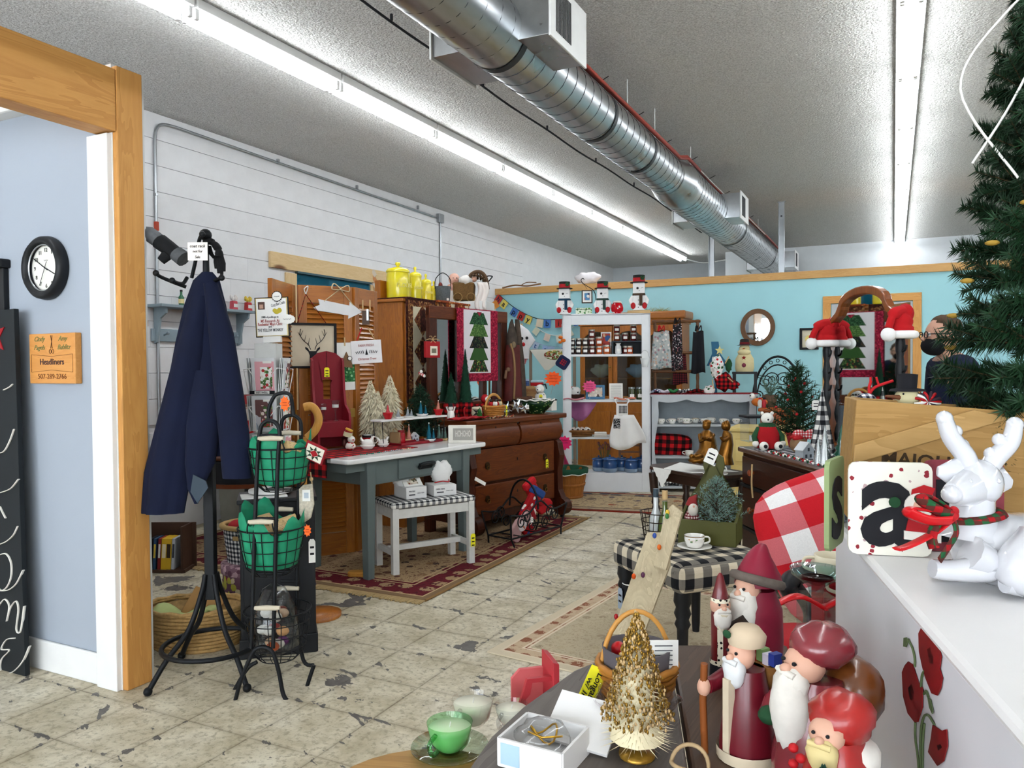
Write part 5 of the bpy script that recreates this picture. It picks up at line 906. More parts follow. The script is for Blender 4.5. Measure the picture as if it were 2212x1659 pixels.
for i in range(9): a,b=i*0.025,(i+1)*0.025;R_=lambda z: 0.09 if z < 0.15 else math.sqrt(max(0.0004,0.09**2-(z-0.15)**2));MB().prism([(-0.09,a),(R_(a),a),(R_(b),b),(-0.09,b)],0.015,0).build('wood_strip',wood(['#b98a4c','#9a6a34','#c9a066'][i % 3],'#8a5a2a',0.5,2,'x'),t);t.location.z=HD+0.002
for i,(px,py,wpx,hpx,c,l,nm) in enumerate(((1134,838,18,34,'#4a6aa0','folded blue checked dish towel behind the spotted dog','dish_towel'),(1160,829,28,10,'#b51a20','red oven mitt lying behind the spotted dog','oven_mitt'))):
    p=ad(px,py,dep(ond(1158,0.0))+0.3);k=pix(p);t=thing(nm,l,nm.replace('_',' '),p,YAW);MB().box((0,0,0),(wpx*k,0.05,hpx*k)).build('cloth',gingham('#7a9ad0','#3f5a94','#22386a',0.008) if i == 0 else mt(c,0.9),t,0.01);MB().box((0,-0.002,hpx*k*0.5),(wpx*k,0.054,0.02)).build('folded_edge',mt(['#b5c6e4','#a8c0c8'][i],0.9),t,0.006)
p=W(DRC,DR,(0.48,0.12,HD));t=thing('wooden_crock','low brown wooden tub holding towels behind the green bowl','tub',p,0);MB().lathe([(0.1,0),(0.11,0.14),(0.1,0.14),(0.09,0.02),(0.001,0.02)],22).build('tub_body',mt('#5a3520',0.6,0,0.3),t);MB().lathe([(0.112,0.1),(0.114,0.115)],22,cap=False).build('hoop',IRON,t)
t=thing('red_napkin','crumpled red cloth on the dresser edge beside the splint basket','cloth',ond(1012,-0.2),DR);MB().grid(lambda u,v: ((u-0.5)*0.34,(v-0.5)*0.12,0.008+0.012*abs(math.sin(u*11+v*3))+0.006*math.cos(v*8)),18,6).build('cloth',mt('#a31a22',0.9,0,0.2),t,sol=0.006)
t=thing('berry_garland','short garland of dark berries and twigs along the dresser edge','garland',ond(1080,-0.235),DR);m=MB()
for i in range(40): m.ell((-0.2+i*0.01,0.015*math.sin(i*1.7),0.01+0.006*math.cos(i*2.3)),0.006,6,4,i % 3)
m.build('berries',[mt('#3a2c22',0.6),mt('#c9b089',0.7),mt('#9a3a22',0.5)],t)['kind']='stuff'
TA0=math.atan2(1.293,0.246);TC0=W(Vector((-2.755,4.264,0)),TA0,(0,0.32,0))
# potted pine beside the wardrobe, tools leaning
p=W(DRC,DR,(-0.5,0.08,HD));p=Vector((0,0,0));t=thing('potted_pine','artificial pine with candy ornament at the table back','tree decoration',Vector((p.x,p.y,0.77)),0)
p=onp(TC0,TA0,0.24,908);p.z=0.772;t.location=p;k=pix(p);m=MB();pine(m,112*k,40*k,11,9,0.04,60,0.007,0,1,0.02,0.15);m.build('foliage',[mt('#1f3f2a',0.85,0,0.4,30),mt('#4a3626',0.8)],t);MB().box((0,0,0.012),(0.07,0.07,0.022)).build('base',OAK,t);q=tr(p); 
m=MB();a=q(925,806,-0.1); 
for i in range(6): m.tube([a+Vector((0.008*i-0.02,0,-0.004*i)),a+Vector((0.008*i-0.012,0,-0.004*i-0.0))],0.011,8,mi=i % 2)
m.ell(a+Vector((0.0,-0.004,0.012)),0.012,8,6,1);m.build('candy_ornament',[RED,mt('#f0ece6',0.8)],t)
# ---------------------------------------------------------------- patterned rug
def rug_mat(name,field,cols,bord,bcols,hx,hy,bw_,sc=9.0,line='#7a6248'):
    m,nt,b=new(name);p=nt.co();s=nt.sep(p);ex=nt.math('SUBTRACT',hx,nt.math('ABSOLUTE',s[0]));ey=nt.math('SUBTRACT',hy,nt.math('ABSOLUTE',s[1]));e=nt.math('MINIMUM',ex,ey)
    d=nt.voro(p,sc);c=nt.sep(nt.voro(p,sc,'F1','Color'))[0];n=nt.noise(p,sc*5,4,0.7,1.0);k=len(cols)
    f=nt.mix(nt.gt(0.42,nt.math('ADD',d,nt.math('MULTIPLY',n,0.25))),field,nt.ramp(c,[(i/k,x) for i,x in enumerate(cols)],'CONSTANT'));f=nt.mix(nt.gt(n,0.56),f,cols[0]);f=nt.mix(nt.gt(nt.noise(p,sc*3,3,0.6,0.6),0.6),f,field)
    d2=nt.voro(p,sc*0.8,rnd=0.45);bo=nt.mix(nt.gt(0.36,nt.math('ADD',d2,nt.math('MULTIPLY',nt.math('SUBTRACT',n,0.5),0.5))),bord,bcols[0]);bo=nt.mix(nt.gt(nt.noise(p,sc*4,3),0.6),bo,bcols[1])
    col=nt.mix(nt.gt(bw_,e),f,bo);col=nt.mix(nt.gt(0.045,e),col,line)
    for q_ in (bw_,0.05,bw_*0.86): col=nt.mix(nt.gt(0.006,nt.math('ABSOLUTE',nt.math('SUBTRACT',e,q_))),col,bcols[2])
    setb(nt,b,col,0.95,0,nt.noise(p,250,2),0.003,0.5,0.1);return m
rg=thing('patterned_rug','burgundy-bordered oriental rug with fringe under the grey table','rug',(-3.62,4.9,0),0.0);hx,hy=1.27,1.28
MB().box((0,0,0.006),(2*hx,2*hy,0.01)).build('pile',rug_mat('rug_one','#a58a68',['#6b4a38','#5a3a34','#8a6a4a','#4a3a34'],'#5c1c24',['#9a8060','#4a1820','#b59a74'],hx,hy,0.26,10),rg,0.003)
m=MB()
for e in (-1,1):
    for i in range(330): x=-hx+2*hx*(i+0.5)/330;m.bar((x,e*hy,0.006),(x+0.012*(random.random()-0.5),e*(hy+0.05+0.03*random.random()),0.004),0.006,0.004)
m.build('fringe',mt('#b59a6c',0.95,0,0.2),rg)['kind']='stuff'
MB().tube([(hx,-hy,0.008),(hx,hy,0.008)],0.008,6).build('bound_edge',mt('#8a6a40',0.9),rg)
# ---------------------------------------------------------------- grey table, plaid runner
TA=math.atan2(1.293,0.246);TM=Vector((-2.755,4.264,0));TC=W(TM,TA,(0,0.32,0));GREY=mt('#5f6a69',0.5,0,0.08,6);TZ=0.77
tb=thing('grey_table','grey painted kitchen table with white enamel top and one drawer','table',TC,TA);TL,TW_=1.316,0.64
m=MB();m.prism(rrect(TL,TW_,0.05,5),0.03,TZ-0.03,pl='xy');m.build('enamel_top',mt('#eeeeec',0.2,0,0.02,coat=0.4),tb,0.008)
for s in (-1,1):
    for e in (-1,1): m=MB();m.at((s*(TL/2-0.21),e*(TW_/2-0.065),0),(0,0,0));m.box((0,0,(TZ-0.03)/2),(0.05,0.05,TZ-0.03),tp=1.45);m.build('leg',GREY,tb,0.003)
m=MB();m.box((0,-TW_/2+0.06,TZ-0.105),(TL-0.45,0.025,0.15)).build('apron',GREY,tb,0.002);MB().box((0,TW_/2-0.06,TZ-0.105),(TL-0.45,0.025,0.15)).build('apron',GREY,tb,0.002)
for s in (-1,1): MB().box((s*(TL/2-0.21),0,TZ-0.105),(0.025,TW_-0.2,0.15)).build('apron',GREY,tb,0.002);MB().box((s*(TL/2-0.11),0,TZ-0.06),(0.17,TW_-0.1,0.05)).build('corner_block',GREY,tb,0.002)
dd=MB().box((0.03,-TW_/2+0.045,TZ-0.105),(0.48,0.02,0.125)).build('drawer',GREY,tb,0.004);MB().tube(spl([(-0.03,-TW_/2+0.03,TZ-0.11),(-0.028,-TW_/2+0.005,TZ-0.09),(0.03,-TW_/2-0.0,TZ-0.085),(0.088,-TW_/2+0.005,TZ-0.09),(0.09,-TW_/2+0.03,TZ-0.11)]),0.012,8).build('cup_pull',mt('#23272a',0.4,0.5),dd);MB().box((0.03,-TW_/2+0.03,TZ-0.105),(0.12,0.012,0.04)).build('pull_plate',mt('#23272a',0.4,0.5),dd,0.003)
o=MB().box((0,0,0),(0.13,0.002,0.025)).build('paper_strip',PAPER,tb);o.location=(TL/2-0.12,-TW_/2-0.02,0.5);o.rotation_euler=(0,0.45,0)
rn=thing('plaid_runner','red and black buffalo plaid runner hanging over the table end','table runner',W(TC,TA,(-TL/2,0.05,TZ)),TA)
MB().box((0.36,-0.04,0.003),(0.78,0.34,0.004)).build('lying_part',PLAIDB,rn);MB().box((-0.03,0.0,-0.055),(0.006,0.42,0.12)).box((-0.014,0,0.003),(0.035,0.42,0.005)).build('hanging_end',PLAIDB,rn,0.002)
def ont(px,py,z=TZ+0.001): return az(px,py,z)
def onl(px,ly): p=onp(TC,TA,ly,px);return Vector((p.x,p.y,TZ+0.001))
# red bench shelf standing on the table
rp=W(TC,TA,(-TL/2+0.17,0.17,TZ+0.001));RB=TA-0.62;g=None;RED2=mt('#7e0d1e',0.4,0,0.08,6)
rp=onl(714,0.27)+Vector((0,0,0.006));k=pix(rp)
rb_=thing('red_candle_bench','tall dark red wooden bench shelf with arched back and swooping sides','shelf',rp,YAW+0.5);hh=(962-752)*k
m=MB();m.ring([(x,z) for x,z in [(-0.1,0.0),(-0.1,hh*0.93),(-0.06,hh*0.98),(0,hh),(0.06,hh*0.98),(0.1,hh*0.93),(0.1,0)]],[(-0.025,hh*0.5),(-0.025,hh*0.66),(-0.04,hh*0.69),(0,hh*0.72),(0.04,hh*0.69),(0.025,hh*0.66),(0.025,hh*0.5)],0.018,0.08);m.build('back_board',RED2,rb_,0.002)
sp_=[(0.08,0),(0.08,hh*0.93),(0.05,hh*0.9),(0.03,hh*0.6),(0.0,hh*0.44),(-0.06,hh*0.4),(-0.09,hh*0.36),(-0.1,hh*0.3),(-0.1,0)]
for s in (-1,1): m=MB();m.M=Matrix.Translation((s*0.105-0.008,0,0));m.prism(sp_,0.016,0,pl='yz');m.build('side_board',RED2,rb_,0.002)
MB().box((0,-0.01,hh*0.27),(0.2,0.17,0.016)).build('seat',RED2,rb_,0.002);MB().box((0,-0.094,hh*0.2),(0.2,0.014,hh*0.15)).build('front_apron',RED2,rb_,0.002);pricetag(rb_,(0.0,0.076,hh*0.83),0.035,0.065,YTAG,lines=3);MB().tube([(0,0.077,hh*0.99),(0,0.075,hh*0.84)],0.0015,4).build('tag_string',INK,rb_)
GLS=glass('#f2f5f6',0.03)
for x,y,sc,l in ((-0.055,-0.03,0.9,'shorter stemmed glass candle holder on the red bench'),(0.02,-0.05,1.05,'taller stemmed glass candle holder on the red bench')):
    t=thing('candle_holder',l,'candle holder',W(rp,YAW+0.5,(x,y,hh*0.27+0.009)),0,'glass candle holders');t.scale=(sc,sc,sc);MB().lathe([(0.024,0),(0.02,0.004),(0.005,0.012),(0.004,0.06),(0.012,0.075),(0.024,0.09),(0.022,0.115),(0.026,0.13)],18,cap=False).build('glass',GLS,t);MB().cyl((0,0,0.085),(0,0,0.105),0.021,n=16).build('candle',PORC,t)
t=thing('green_brush_tree','little green bottle-brush tree behind the red bench','tree decoration',W(rp,YAW+0.5,(0.135,0.05,-0.005)),0);m=MB();brush(m,0.16,0.035,400,0,0.005,0.1);m.build('foliage',mt('#1d6a4c',0.8,0,0.3,60),t);MB().lathe([(0.03,0),(0.03,0.1)],12).build('block_base',OAK,t)
# snowman jar, mug, hens
p=onl(758,0.06);k=pix(p);t=thing('snowman_jar','ceramic snowman jar with striped hat on the plaid runner','jar',p,YAW);g0=tr(p);g=lambda a,b,c=0.0: g0(a,b+proj(p)[1]-968,c)
MB().ell(g(757,958),(0.035,0.032,0.03),14,8).build('body',spots('#e9e4da',['#b3141c','#2a2a2c'],45,0.5,0.3),t);MB().ell(g(759,943),(0.026,0.026,0.024),14,8).build('head',PORC,t);a,b=g(752,934),g(763,928);MB().tube([a+Vector((-0.005,0,-0.008)),a+Vector((0.002,0,0.02))],[0.03,0.028],14).build('hat_brim',mt('#d8d0a8',0.4),t);MB().tube([a+Vector((0.002,0,0.014)),a+Vector((0.008,0,0.034))],[0.026,0.024],14).build('hat',mt('#9a2420',0.4),t);MB().ell(g(744,952),(0.014,0.02,0.028),10,7).build('ear_flap',mt('#4a1e18',0.5),t);MB().tube([a+Vector((0.006,0,0.032)),a+Vector((0.01,0,0.04))],[0.027,0.025],14).build('hat_top',mt('#d9a83a',0.4),t);MB().ell(g(763,944,-0.027),0.005,8,6).build('nose',RED,t)
p=onl(795,0.13);t=thing('snowman_mug','snowman face mug with red and black rim behind the white hens','mug',p,YAW);mug(t,0.04,0.085,PORC,True,a=0.0);MB().lathe([(0.0415,0.07),(0.043,0.087)],20,cap=False).build('black_rim',INK,t);MB().lathe([(0.0405,0.056),(0.0425,0.07)],20,cap=False).build('red_band',RED,t);MB().tube([(0.004,-0.038,0.045),(0.012,-0.058,0.042)],[0.006,0.001],7).build('carrot_nose',mt('#d8641c',0.5),t)
for px,py,sc,l in ((794,971,1.0,'larger white milk-glass hen on nest dish'),(828,966,0.82,'smaller white milk-glass hen on nest dish')):
    p=ont(px,py);t=thing('hen_dish',l,'covered dish',p,YAW+0.1,'milk glass hens');t.scale=(sc,sc,sc);MB().lathe([(0.028,0),(0.03,0.004),(0.048,0.022),(0.05,0.032),(0.044,0.034)],24,sy=0.8).build('nest_base',PORC,t);m=MB();m.ell((0,0,0.045),(0.042,0.032,0.026),16,10);m.tube(spl([(0.02,0,0.055),(0.032,0,0.075),(0.034,0,0.088)]),[0.018,0.015,0.013,0.013,0.012,0.012,0.011,0.011,0.011,0.01,0.01,0.01,0.01,0.01,0.01,0.01,0.01],10).tube([(0.038,0,0.086),(0.05,0,0.084)],[0.006,0.001],6);m.tube([(-0.025,0,0.05),(-0.04,0,0.07),(-0.043,0,0.085)],[0.02,0.014,0.004],8,flat=0.6);m.build('hen_lid',PORC,t)
# cream raffia trees
RAF=mt('#f2e6c8',0.95,0,0.25,50)
for ly,px,pyb,pyt,rr,l in ((0.24,801,945,822,24,'cream raffia tree nearest the red bench'),(0.17,817,950,845,19,'shortest cream raffia tree in front of the pair'),(0.28,843,935,811,25,'tallest cream raffia tree beside the potted pine')):
    p=onl(px,ly);k=pix(p);pyb=proj(p)[1];t=thing('raffia_tree',l,'tree decoration',p,0,'cream raffia trees');H_=(pyb-pyt)*k;m=MB();m.lathe([(rr*k*0.4,0.05),(rr*k*0.45,H_*0.55),(0.002,H_*0.9)],12)
    for i in range(520):
        q=i/520;z=0.04+(H_-0.04)*q;a=i*2.39996;R=rr*k*(1.0 if q < 0.6 else (1-q)/0.4*0.9+0.1);d=Vector((math.cos(a),math.sin(a),-0.55-0.5*random.random()));needle(m,Vector((math.cos(a)*R*0.55,math.sin(a)*R*0.55,z)),d.normalized(),R*0.72,0.016)
    m.build('raffia',RAF,t);MB().lathe([(0.03,0),(0.025,0.06)],10).build('trunk',mt('#8a6a3c',0.8),t)
# little wire-legged riser with bowls
a,b=onp(TC,TA,0.03,822,907),onp(TC,TA,0.03,965,898);zr=(a.z+b.z)/2;cR=(a+b)/2;wR=math.hypot(b.x-a.x,b.y-a.y);aR=TA;cR=W(cR,aR,(0,0.05,0));rs=thing('white_riser','small white shelf riser on thin wire legs on the table','shelf',(cR.x,cR.y,TZ+0.001),aR);m=MB();m.prism(rrect(wR,0.12,0.015,4),0.012,zr-TZ-0.012,pl='xy');m.build('board',mt('#ecebe8',0.5),rs,0.002)
for s in (-1,1):
    for e in (-1,1): MB().tube([(s*(wR/2-0.02),e*0.045,zr-TZ-0.012),(s*(wR/2-0.035),e*0.04,0.0)],0.003,5).build('wire_leg',IRON,rs)
def onr(px): p=onp(TC,TA,0.07,px);return Vector((p.x,p.y,zr+0.001))
FR={'pink': '#d8505a','blush': '#e29a86','silver': '#b4b9be','teal': '#1f6f86','spruce': '#6a857c'}
def trees(name,label,p,items,base,cat='tree decoration',grp=None):
    t=thing(name,label,cat,p,YAW,grp)
    if base == 'bowl': MB().lathe([(0.02,0),(0.024,0.004),(0.036,0.04),(0.039,0.046),(0.034,0.046),(0.02,0.008),(0.001,0.008)],20).build('red_bowl',mt('#b5121b',0.2),t);z0=0.03;MB().lathe([(0.033,0.034),(0.001,0.036)],16).build('filling',mt('#e9e4e0',0.9),t)
    elif base == 'tin': MB().lathe([(0.03,0),(0.045,0.02),(0.041,0.02),(0.028,0.004),(0.001,0.004)],36,fn=lambda a,z: 1+0.05*math.sin(18*a)*z/0.02).build('fluted_tin',mt('#dcdcda',0.3,0.4),t);z0=0.005
    elif base == 'dish': MB().lathe([(0.02,0),(0.04,0.012),(0.037,0.012),(0.018,0.004),(0.001,0.004)],20).build('saucer',PORC,t);z0=0.005
    else: MB().box((0,0,0.008),(0.08,0.05,0.016)).build('wood_base',TAN,t,0.004);z0=0.016
    for (x,y,h,r,c) in items: m=MB();m.M=Matrix.Translation((x,y,z0));brush(m,h,r,260,0,0.006);m.ell((0,0,h*0.97),r*0.2,6,5,1);m.build('brush_tree',[mt(FR[c],0.85,0,0.3,60),PAPER],t)
    return t
trees('bowl_tree','pink bottle-brush tree in a red bowl at the raffia end of the riser',onr(838),[(0,0,0.075,0.02,'pink')],'bowl',grp='bottle brush trees')
trees('saucer_trees','silver bottle-brush trees on a saucer beside the pink tree',onr(862),[(-0.006,0,0.062,0.02,'silver')],'dish',grp='bottle brush trees');trees('saucer_trees','pair of silver bottle-brush trees on a saucer mid riser',onr(884),[(-0.01,0,0.07,0.017,'silver'),(0.016,0,0.05,0.014,'silver')],'dish',grp='bottle brush trees')
trees('tin_trees','two teal bottle-brush trees in a fluted tin on the riser',onr(912),[(-0.01,0,0.105,0.026,'teal'),(0.026,-0.005,0.075,0.016,'teal')],'tin',grp='bottle brush trees');trees('bowl_tree','blush bottle-brush tree in a red bowl at the dresser end of the riser',onr(947),[(0,0,0.08,0.02,'blush')],'bowl',grp='bottle brush trees')
t=thing('red_tray','long dark red tray on the table holding little trees','tray',W(ont(905,958),TA,(0,0.03,0)),TA+0.03);MB().box((0,0,0.004),(0.44,0.13,0.008)).build('tray_floor',mt('#8a1220',0.4),t,0.002)
for d_,c_ in (((0.44,0.012,0.014),(0,-0.06,0.012)),((0.44,0.012,0.014),(0,0.06,0.012)),((0.012,0.13,0.014),(-0.214,0,0.012)),((0.012,0.13,0.014),(0.214,0,0.012))): MB().box(c_,d_).build('tray_edge',mt('#8a1220',0.4),t,0.003)
zt_=TZ+0.01
trees('wood_trees','two blush bottle-brush trees on a wooden slice in the red tray',az(878,953,zt_),[(-0.02,0,0.09,0.02,'blush'),(0.018,0.004,0.105,0.022,'blush')],'wood',grp='bottle brush trees');trees('tin_trees','teal bottle-brush trees in a fluted tin on the red tray',az(929,953,zt_),[(-0.008,0,0.13,0.028,'teal'),(0.026,-0.005,0.085,0.018,'teal')],'tin',grp='bottle brush trees');trees('wood_trees','three frosted spruce bottle-brush trees by the carved white sign',onl(955,0.05),[(-0.024,0,0.1,0.022,'spruce'),(0.0,0,0.07,0.016,'spruce'),(0.022,0,0.08,0.017,'spruce')],'wood',grp='bottle brush trees')
def house(name,label,p,rz,s,wall,roof):
    t=thing(name,label,'ornament',p,rz);MB().prism([(-0.5*s,0),(0.5*s,0),(0.5*s,0.7*s),(0,1.15*s),(-0.5*s,0.7*s)],0.8*s,-0.4*s).build('walls',mt(wall,0.5),t)
    for e in (-1,1): m=MB();m.add([(e*0.58*s,-0.45*s,0.63*s),(e*0.58*s,0.45*s,0.63*s),(0,0.45*s,1.19*s),(0,-0.45*s,1.19*s),(e*0.58*s,-0.45*s,0.69*s),(e*0.58*s,0.45*s,0.69*s),(0,0.45*s,1.26*s),(0,-0.45*s,1.26*s)],[(0,1,2,3),(4,5,6,7),(0,1,5,4),(2,3,7,6),(0,3,7,4),(1,2,6,5)]);m.build('roof',mt(roof,0.5),t)
    for x,z in ((-0.22,0.25),(0.2,0.25),(0.0,0.72)): MB().box((x*s,-0.405*s,z*s),(0.18*s,0.02*s,0.24*s)).build('window',mt('#3c434a',0.4),t)
    return t
house('toy_house','tiny silver house ornament in the red tray',az(896,952,zt_),YAW+0.5,0.05,'#c9cdd2','#e6e8ea')
p=W(ont(998,955),TA,(0,0.04,0));p=ont(998,957);k=pix(p);t=thing('hohoho_sign','white block sign with raised HOHOHO lettering at the table end','sign',W(p,TA-0.95,(0,0.02,0)),TA-0.95);w_,h_=58*k*1.02,38*k
MB().box((0,0,h_/2),(w_,0.04,h_)).build('block',mt('#ebe7dc',0.6),t,0.002);MB().box((0.008,-0.0195,h_/2),(w_*0.74,0.004,h_*0.68)).build('inset',mt('#a8a49c',0.7),t);text('HOHOHO',h_*0.5,mt('#dedad2',0.7),t,(0.008,-0.023,h_*0.52),fit=w_*0.56,ext=0.002,bold=0.0008)
t=thing('berry_pick','white pot with trailing leaf and berry sprig behind the carved sign','plant',onl(985,0.1),0);MB().lathe([(0.02,0),(0.024,0.1),(0.02,0.1)],12).build('pot',PORC,t);m=MB();m.tube(spl([(0,0,0.1),(0.03,0.0,0.12),(0.09,0.02,0.15)]),0.003,5)
for i in range(12): q=random.random();m.ell((0.1*q+0.01*random.random(),0.02*random.random()-0.01,0.1+0.05*q+0.02*random.random()),(0.012,0.008,0.006),7,5,i % 2)
m.build('sprig',[mt('#4a6a3a',0.7),mt('#6b2a2a',0.6)],t)
for px,l in ((866,'red glass jar with lid under the white riser'),(853,'brown paper gift bag under the white riser')):
    p=onl(px,0.1);t=thing('red_jar' if px > 860 else 'paper_bag',l,'jar' if px > 860 else 'bag',p,0.3)
    if px > 860: MB().lathe([(0.028,0),(0.03,0.01),(0.03,0.075),(0.022,0.085)],18).build('jar_body',mt('#a80f1c',0.15),t);MB().lathe([(0.024,0.085),(0.024,0.1)],18).build('lid',mt('#8a0c16',0.3),t)
    else: MB().box((0,0,0.045),(0.07,0.035,0.09)).build('bag',mt('#9a7a54',0.8),t,0.004);MB().tube(spl([(-0.015,0,0.088),(-0.012,0,0.11),(0.012,0,0.11),(0.015,0,0.088)]),0.003,5).build('handle',TAN,t)
t=thing('bead_garland','loose green and white bead garland on the table front edge','garland',ont(830,977),TA);m=MB()
for i in range(60): m.ell((-0.2+i*0.0075,0.012*math.sin(i*0.9),0.004),0.004,6,4,0 if i < 25 else (1 if i < 48 else 2))
m.build('beads',[mt('#1f6b5c',0.4),mt('#9aa0a6',0.3,0.6),mt('#d8d2b0',0.5)],t)['kind']='stuff'
# ---------------------------------------------------------------- white bench with checked cushion and boxes
bA=math.atan2(0.456,0.288);bC=Vector((-2.785,4.29,0.011));DW_=mt('#dcdbd6',0.7,0,0.1,25)
wb_=thing('white_bench','distressed white bench with black checked cushion under the table','bench',bC,bA);L,D,Hh=0.58,0.32,0.42
for s in (-1,1):
    for e in (-1,1): MB().box((s*(L/2-0.02),e*(D/2-0.02),Hh/2),(0.042,0.042,Hh)).build('leg',DW_,wb_,0.002)
    MB().box((s*(L/2-0.02),0,Hh-0.04),(0.025,D-0.08,0.06)).build('apron',DW_,wb_,0.002);MB().box((s*(L/2-0.02),0,0.13),(0.025,D-0.08,0.035)).build('stretcher',DW_,wb_,0.002);MB().box((0,s*(D/2-0.02),Hh-0.04),(L-0.08,0.025,0.06)).build('apron',DW_,wb_,0.002)
MB().box((0,0,0.135),(L-0.06,0.03,0.035)).build('stretcher',DW_,wb_,0.002);MB().box((0,0,Hh+0.014),(L+0.02,D+0.02,0.04)).build('cushion',gingham('#f0eee8','#8a8a8c','#16171b',0.021),wb_,0.018,seg=4);pricetag(wb_,(L/2-0.018,-D/2-0.012,0.2),0.034,0.085,YTAG,lines=3)
for x,w,hh2,l in ((-0.1,0.15,0.075,'opened white shipping box with tissue and card, nearer bench end'),(0.12,0.16,0.07,'white shipping box with mounded tissue, farther bench end')):
    p=W(bC,bA,(x,-0.0,Hh+0.036));t=thing('shipping_box',l,'box',p,bA+0.08*(1 if x < 0 else -1),'boxes on the bench');MB().box((0,0,hh2/2),(w,0.17,hh2)).build('carton',mt('#e9e8e6',0.7,0,0.03),t,0.002)
    text('FRAGILE' if x < 0 else 'OPEN HERE',0.012,GY,t,(-w*0.22,-0.0855,hh2*0.65),bold=0.0003);text('OPEN HERE',0.01,GY,t,(w*0.2,-0.0855,hh2*0.45));MB().box((-w*0.22,-0.0855,hh2*0.35),(w*0.3,0.001,0.008)).build('barcode',GY,t)
    if x < 0: m=MB();m.at((0.01,0.01,hh2+0.035),(0.75,0,0));m.box((0,0,0),(w*0.9,0.13,0.006)).box((0.0,-0.0,0.004),(w*0.5,0.08,0.001),1);m.build('photo_card',[PAPER,spots('#d8cbb8',['#8a3a2a','#4a4a3a','#e8e0d0','#7a6a4a'],60,0.5)],t)
    MB().ell((0.02 if x > 0 else -0.03,0.05,hh2+(0.06 if x > 0 else 0.03)),(0.075,0.05,0.085 if x > 0 else 0.06),18,12,fn=lambda v: 1+0.12*math.sin(7*v.x+5*v.z)+0.08*math.sin(13*v.y+9*v.z)).build('tissue',mt('#f2f1ef',0.9,0,0.03),t)
    if x > 0: MB().tube(spl([(-0.05,-0.02,hh2+0.01),(0,-0.03,hh2+0.018),(0.05,-0.02,hh2+0.01),(0.06,0.0,hh2+0.02)]),0.004,5).build('red_cord',RED,t)
# ---------------------------------------------------------------- iron magazine rack with stockings
ip=Vector((-2.5,5.25,0.011));iA=math.atan2(0.65,0.16);ir=thing('scroll_iron_basket','black scrolled iron log basket with hoop handle on the rug','basket',ip,iA);w2,d2,hz=0.3,0.14,0.27
def scroll(c,r,y,s=1,turns=1.6,n=22): return [(c[0]+s*r*(1-0.8*i/n)*math.cos(i/n*turns*2*PI),y,c[1]+r*(1-0.8*i/n)*math.sin(i/n*turns*2*PI)) for i in range(n+1)]
for e in (-1,1):
    y=e*d2;MB().tube([(-w2,y*0.8,0.06),(w2,y*0.8,0.06)],0.007,6).build('bottom_rail',IRON,ir);MB().tube(spl([(-w2-0.04,y,hz-0.03),(-w2*0.5,y,hz-0.05),(0,y,hz+0.03),(w2*0.5,y,hz-0.05),(w2+0.04,y,hz-0.03)]),0.007,6).build('top_rail',IRON,ir)
    for x,z,s in ((-0.2,0.17,1),(-0.08,0.13,-1),(0.08,0.13,1),(0.2,0.17,-1),(-0.14,0.2,-1),(0.14,0.2,1)): MB().tube(scroll((x,z),0.055,y*0.9,s),0.005,5).build('scroll',IRON,ir)
    for s in (-1,1): MB().tube([(s*(w2+0.04),y,hz-0.03),(s*w2,y*0.8,0.06),(s*(w2-0.02),y*0.9,0.0)],0.007,6).build('leg',IRON,ir)
for s in (-1,1):
    for i in (-1,0,1): MB().tube([(i*0.18,-d2*0.8,0.06),(i*0.18,d2*0.8,0.06)],0.005,5).build('floor_bar',IRON,ir) if s > 0 else None
    MB().tube([(s*w2,-d2*0.8,0.06),(s*w2,d2*0.8,0.06)],0.006,5).build('end_bar',IRON,ir)
MB().tube([(-0.02,d2*math.cos(a),hz-0.03+0.21*math.sin(a)) for a in [i*PI/16 for i in range(17)]],0.008,7).build('hoop_handle',IRON,ir);pricetag(ir,(-0.12,-d2-0.02,0.2),0.03,0.04)
def stocking(name,label,p,rz,rot,mats,s=1.0):
    t=thing(name,label,'stocking',p,0,rot=rot);m=MB();m.prism([(-0.06*s,0.16*s),(0.06*s,0.16*s),(0.065*s,-0.02*s),(0.13*s,-0.07*s),(0.14*s,-0.12*s),(0.08*s,-0.15*s),(-0.03*s,-0.12*s),(-0.065*s,-0.03*s)],0.04*s,-0.02*s);m.build('foot',mats[0],t,0.012);MB().box((0,0,0.17*s),(0.14*s,0.055*s,0.06*s)).build('cuff',mats[1],t,0.015);MB().ell((0.02*s,-0.025*s,0.0),(0.05*s,0.012*s,0.055*s),14,8).build('snowman_patch',mats[2],t);MB().tube([(0.02*s,-0.036*s,0.0),(0.045*s,-0.05*s,-0.005)],[0.008*s,0.001],6).build('carrot_nose',mt('#d8641c',0.5),t);return t
stocking('stocking','red stocking with snowman face in the scrolled iron basket',W(ip,iA,(0.02,0.0,0.19)),iA,(0.2,0.5,iA),[spots('#a5141c',['#2a3f7a','#e8e4dc','#c4322a'],22,0.3),mt('#2a4a8a',0.9),mt('#f0ece6',0.95)],1.05)
stocking('stocking','red velvet stocking standing at the far end of the iron basket',W(ip,iA,(0.17,0.02,0.26)),iA,(-0.1,-0.5,iA),[mt('#b0121a',0.9,0,0.2),mt('#c01a22',0.9),mt('#9a1018',0.9)],0.95)
stocking('stocking','pale pink stocking lying low in the iron basket',W(ip,iA,(-0.1,-0.03,0.13)),iA,(0.1,1.1,iA),[mt('#c9a0a0',0.9),mt('#9a1a22',0.9),mt('#e9dede',0.95)],0.8)
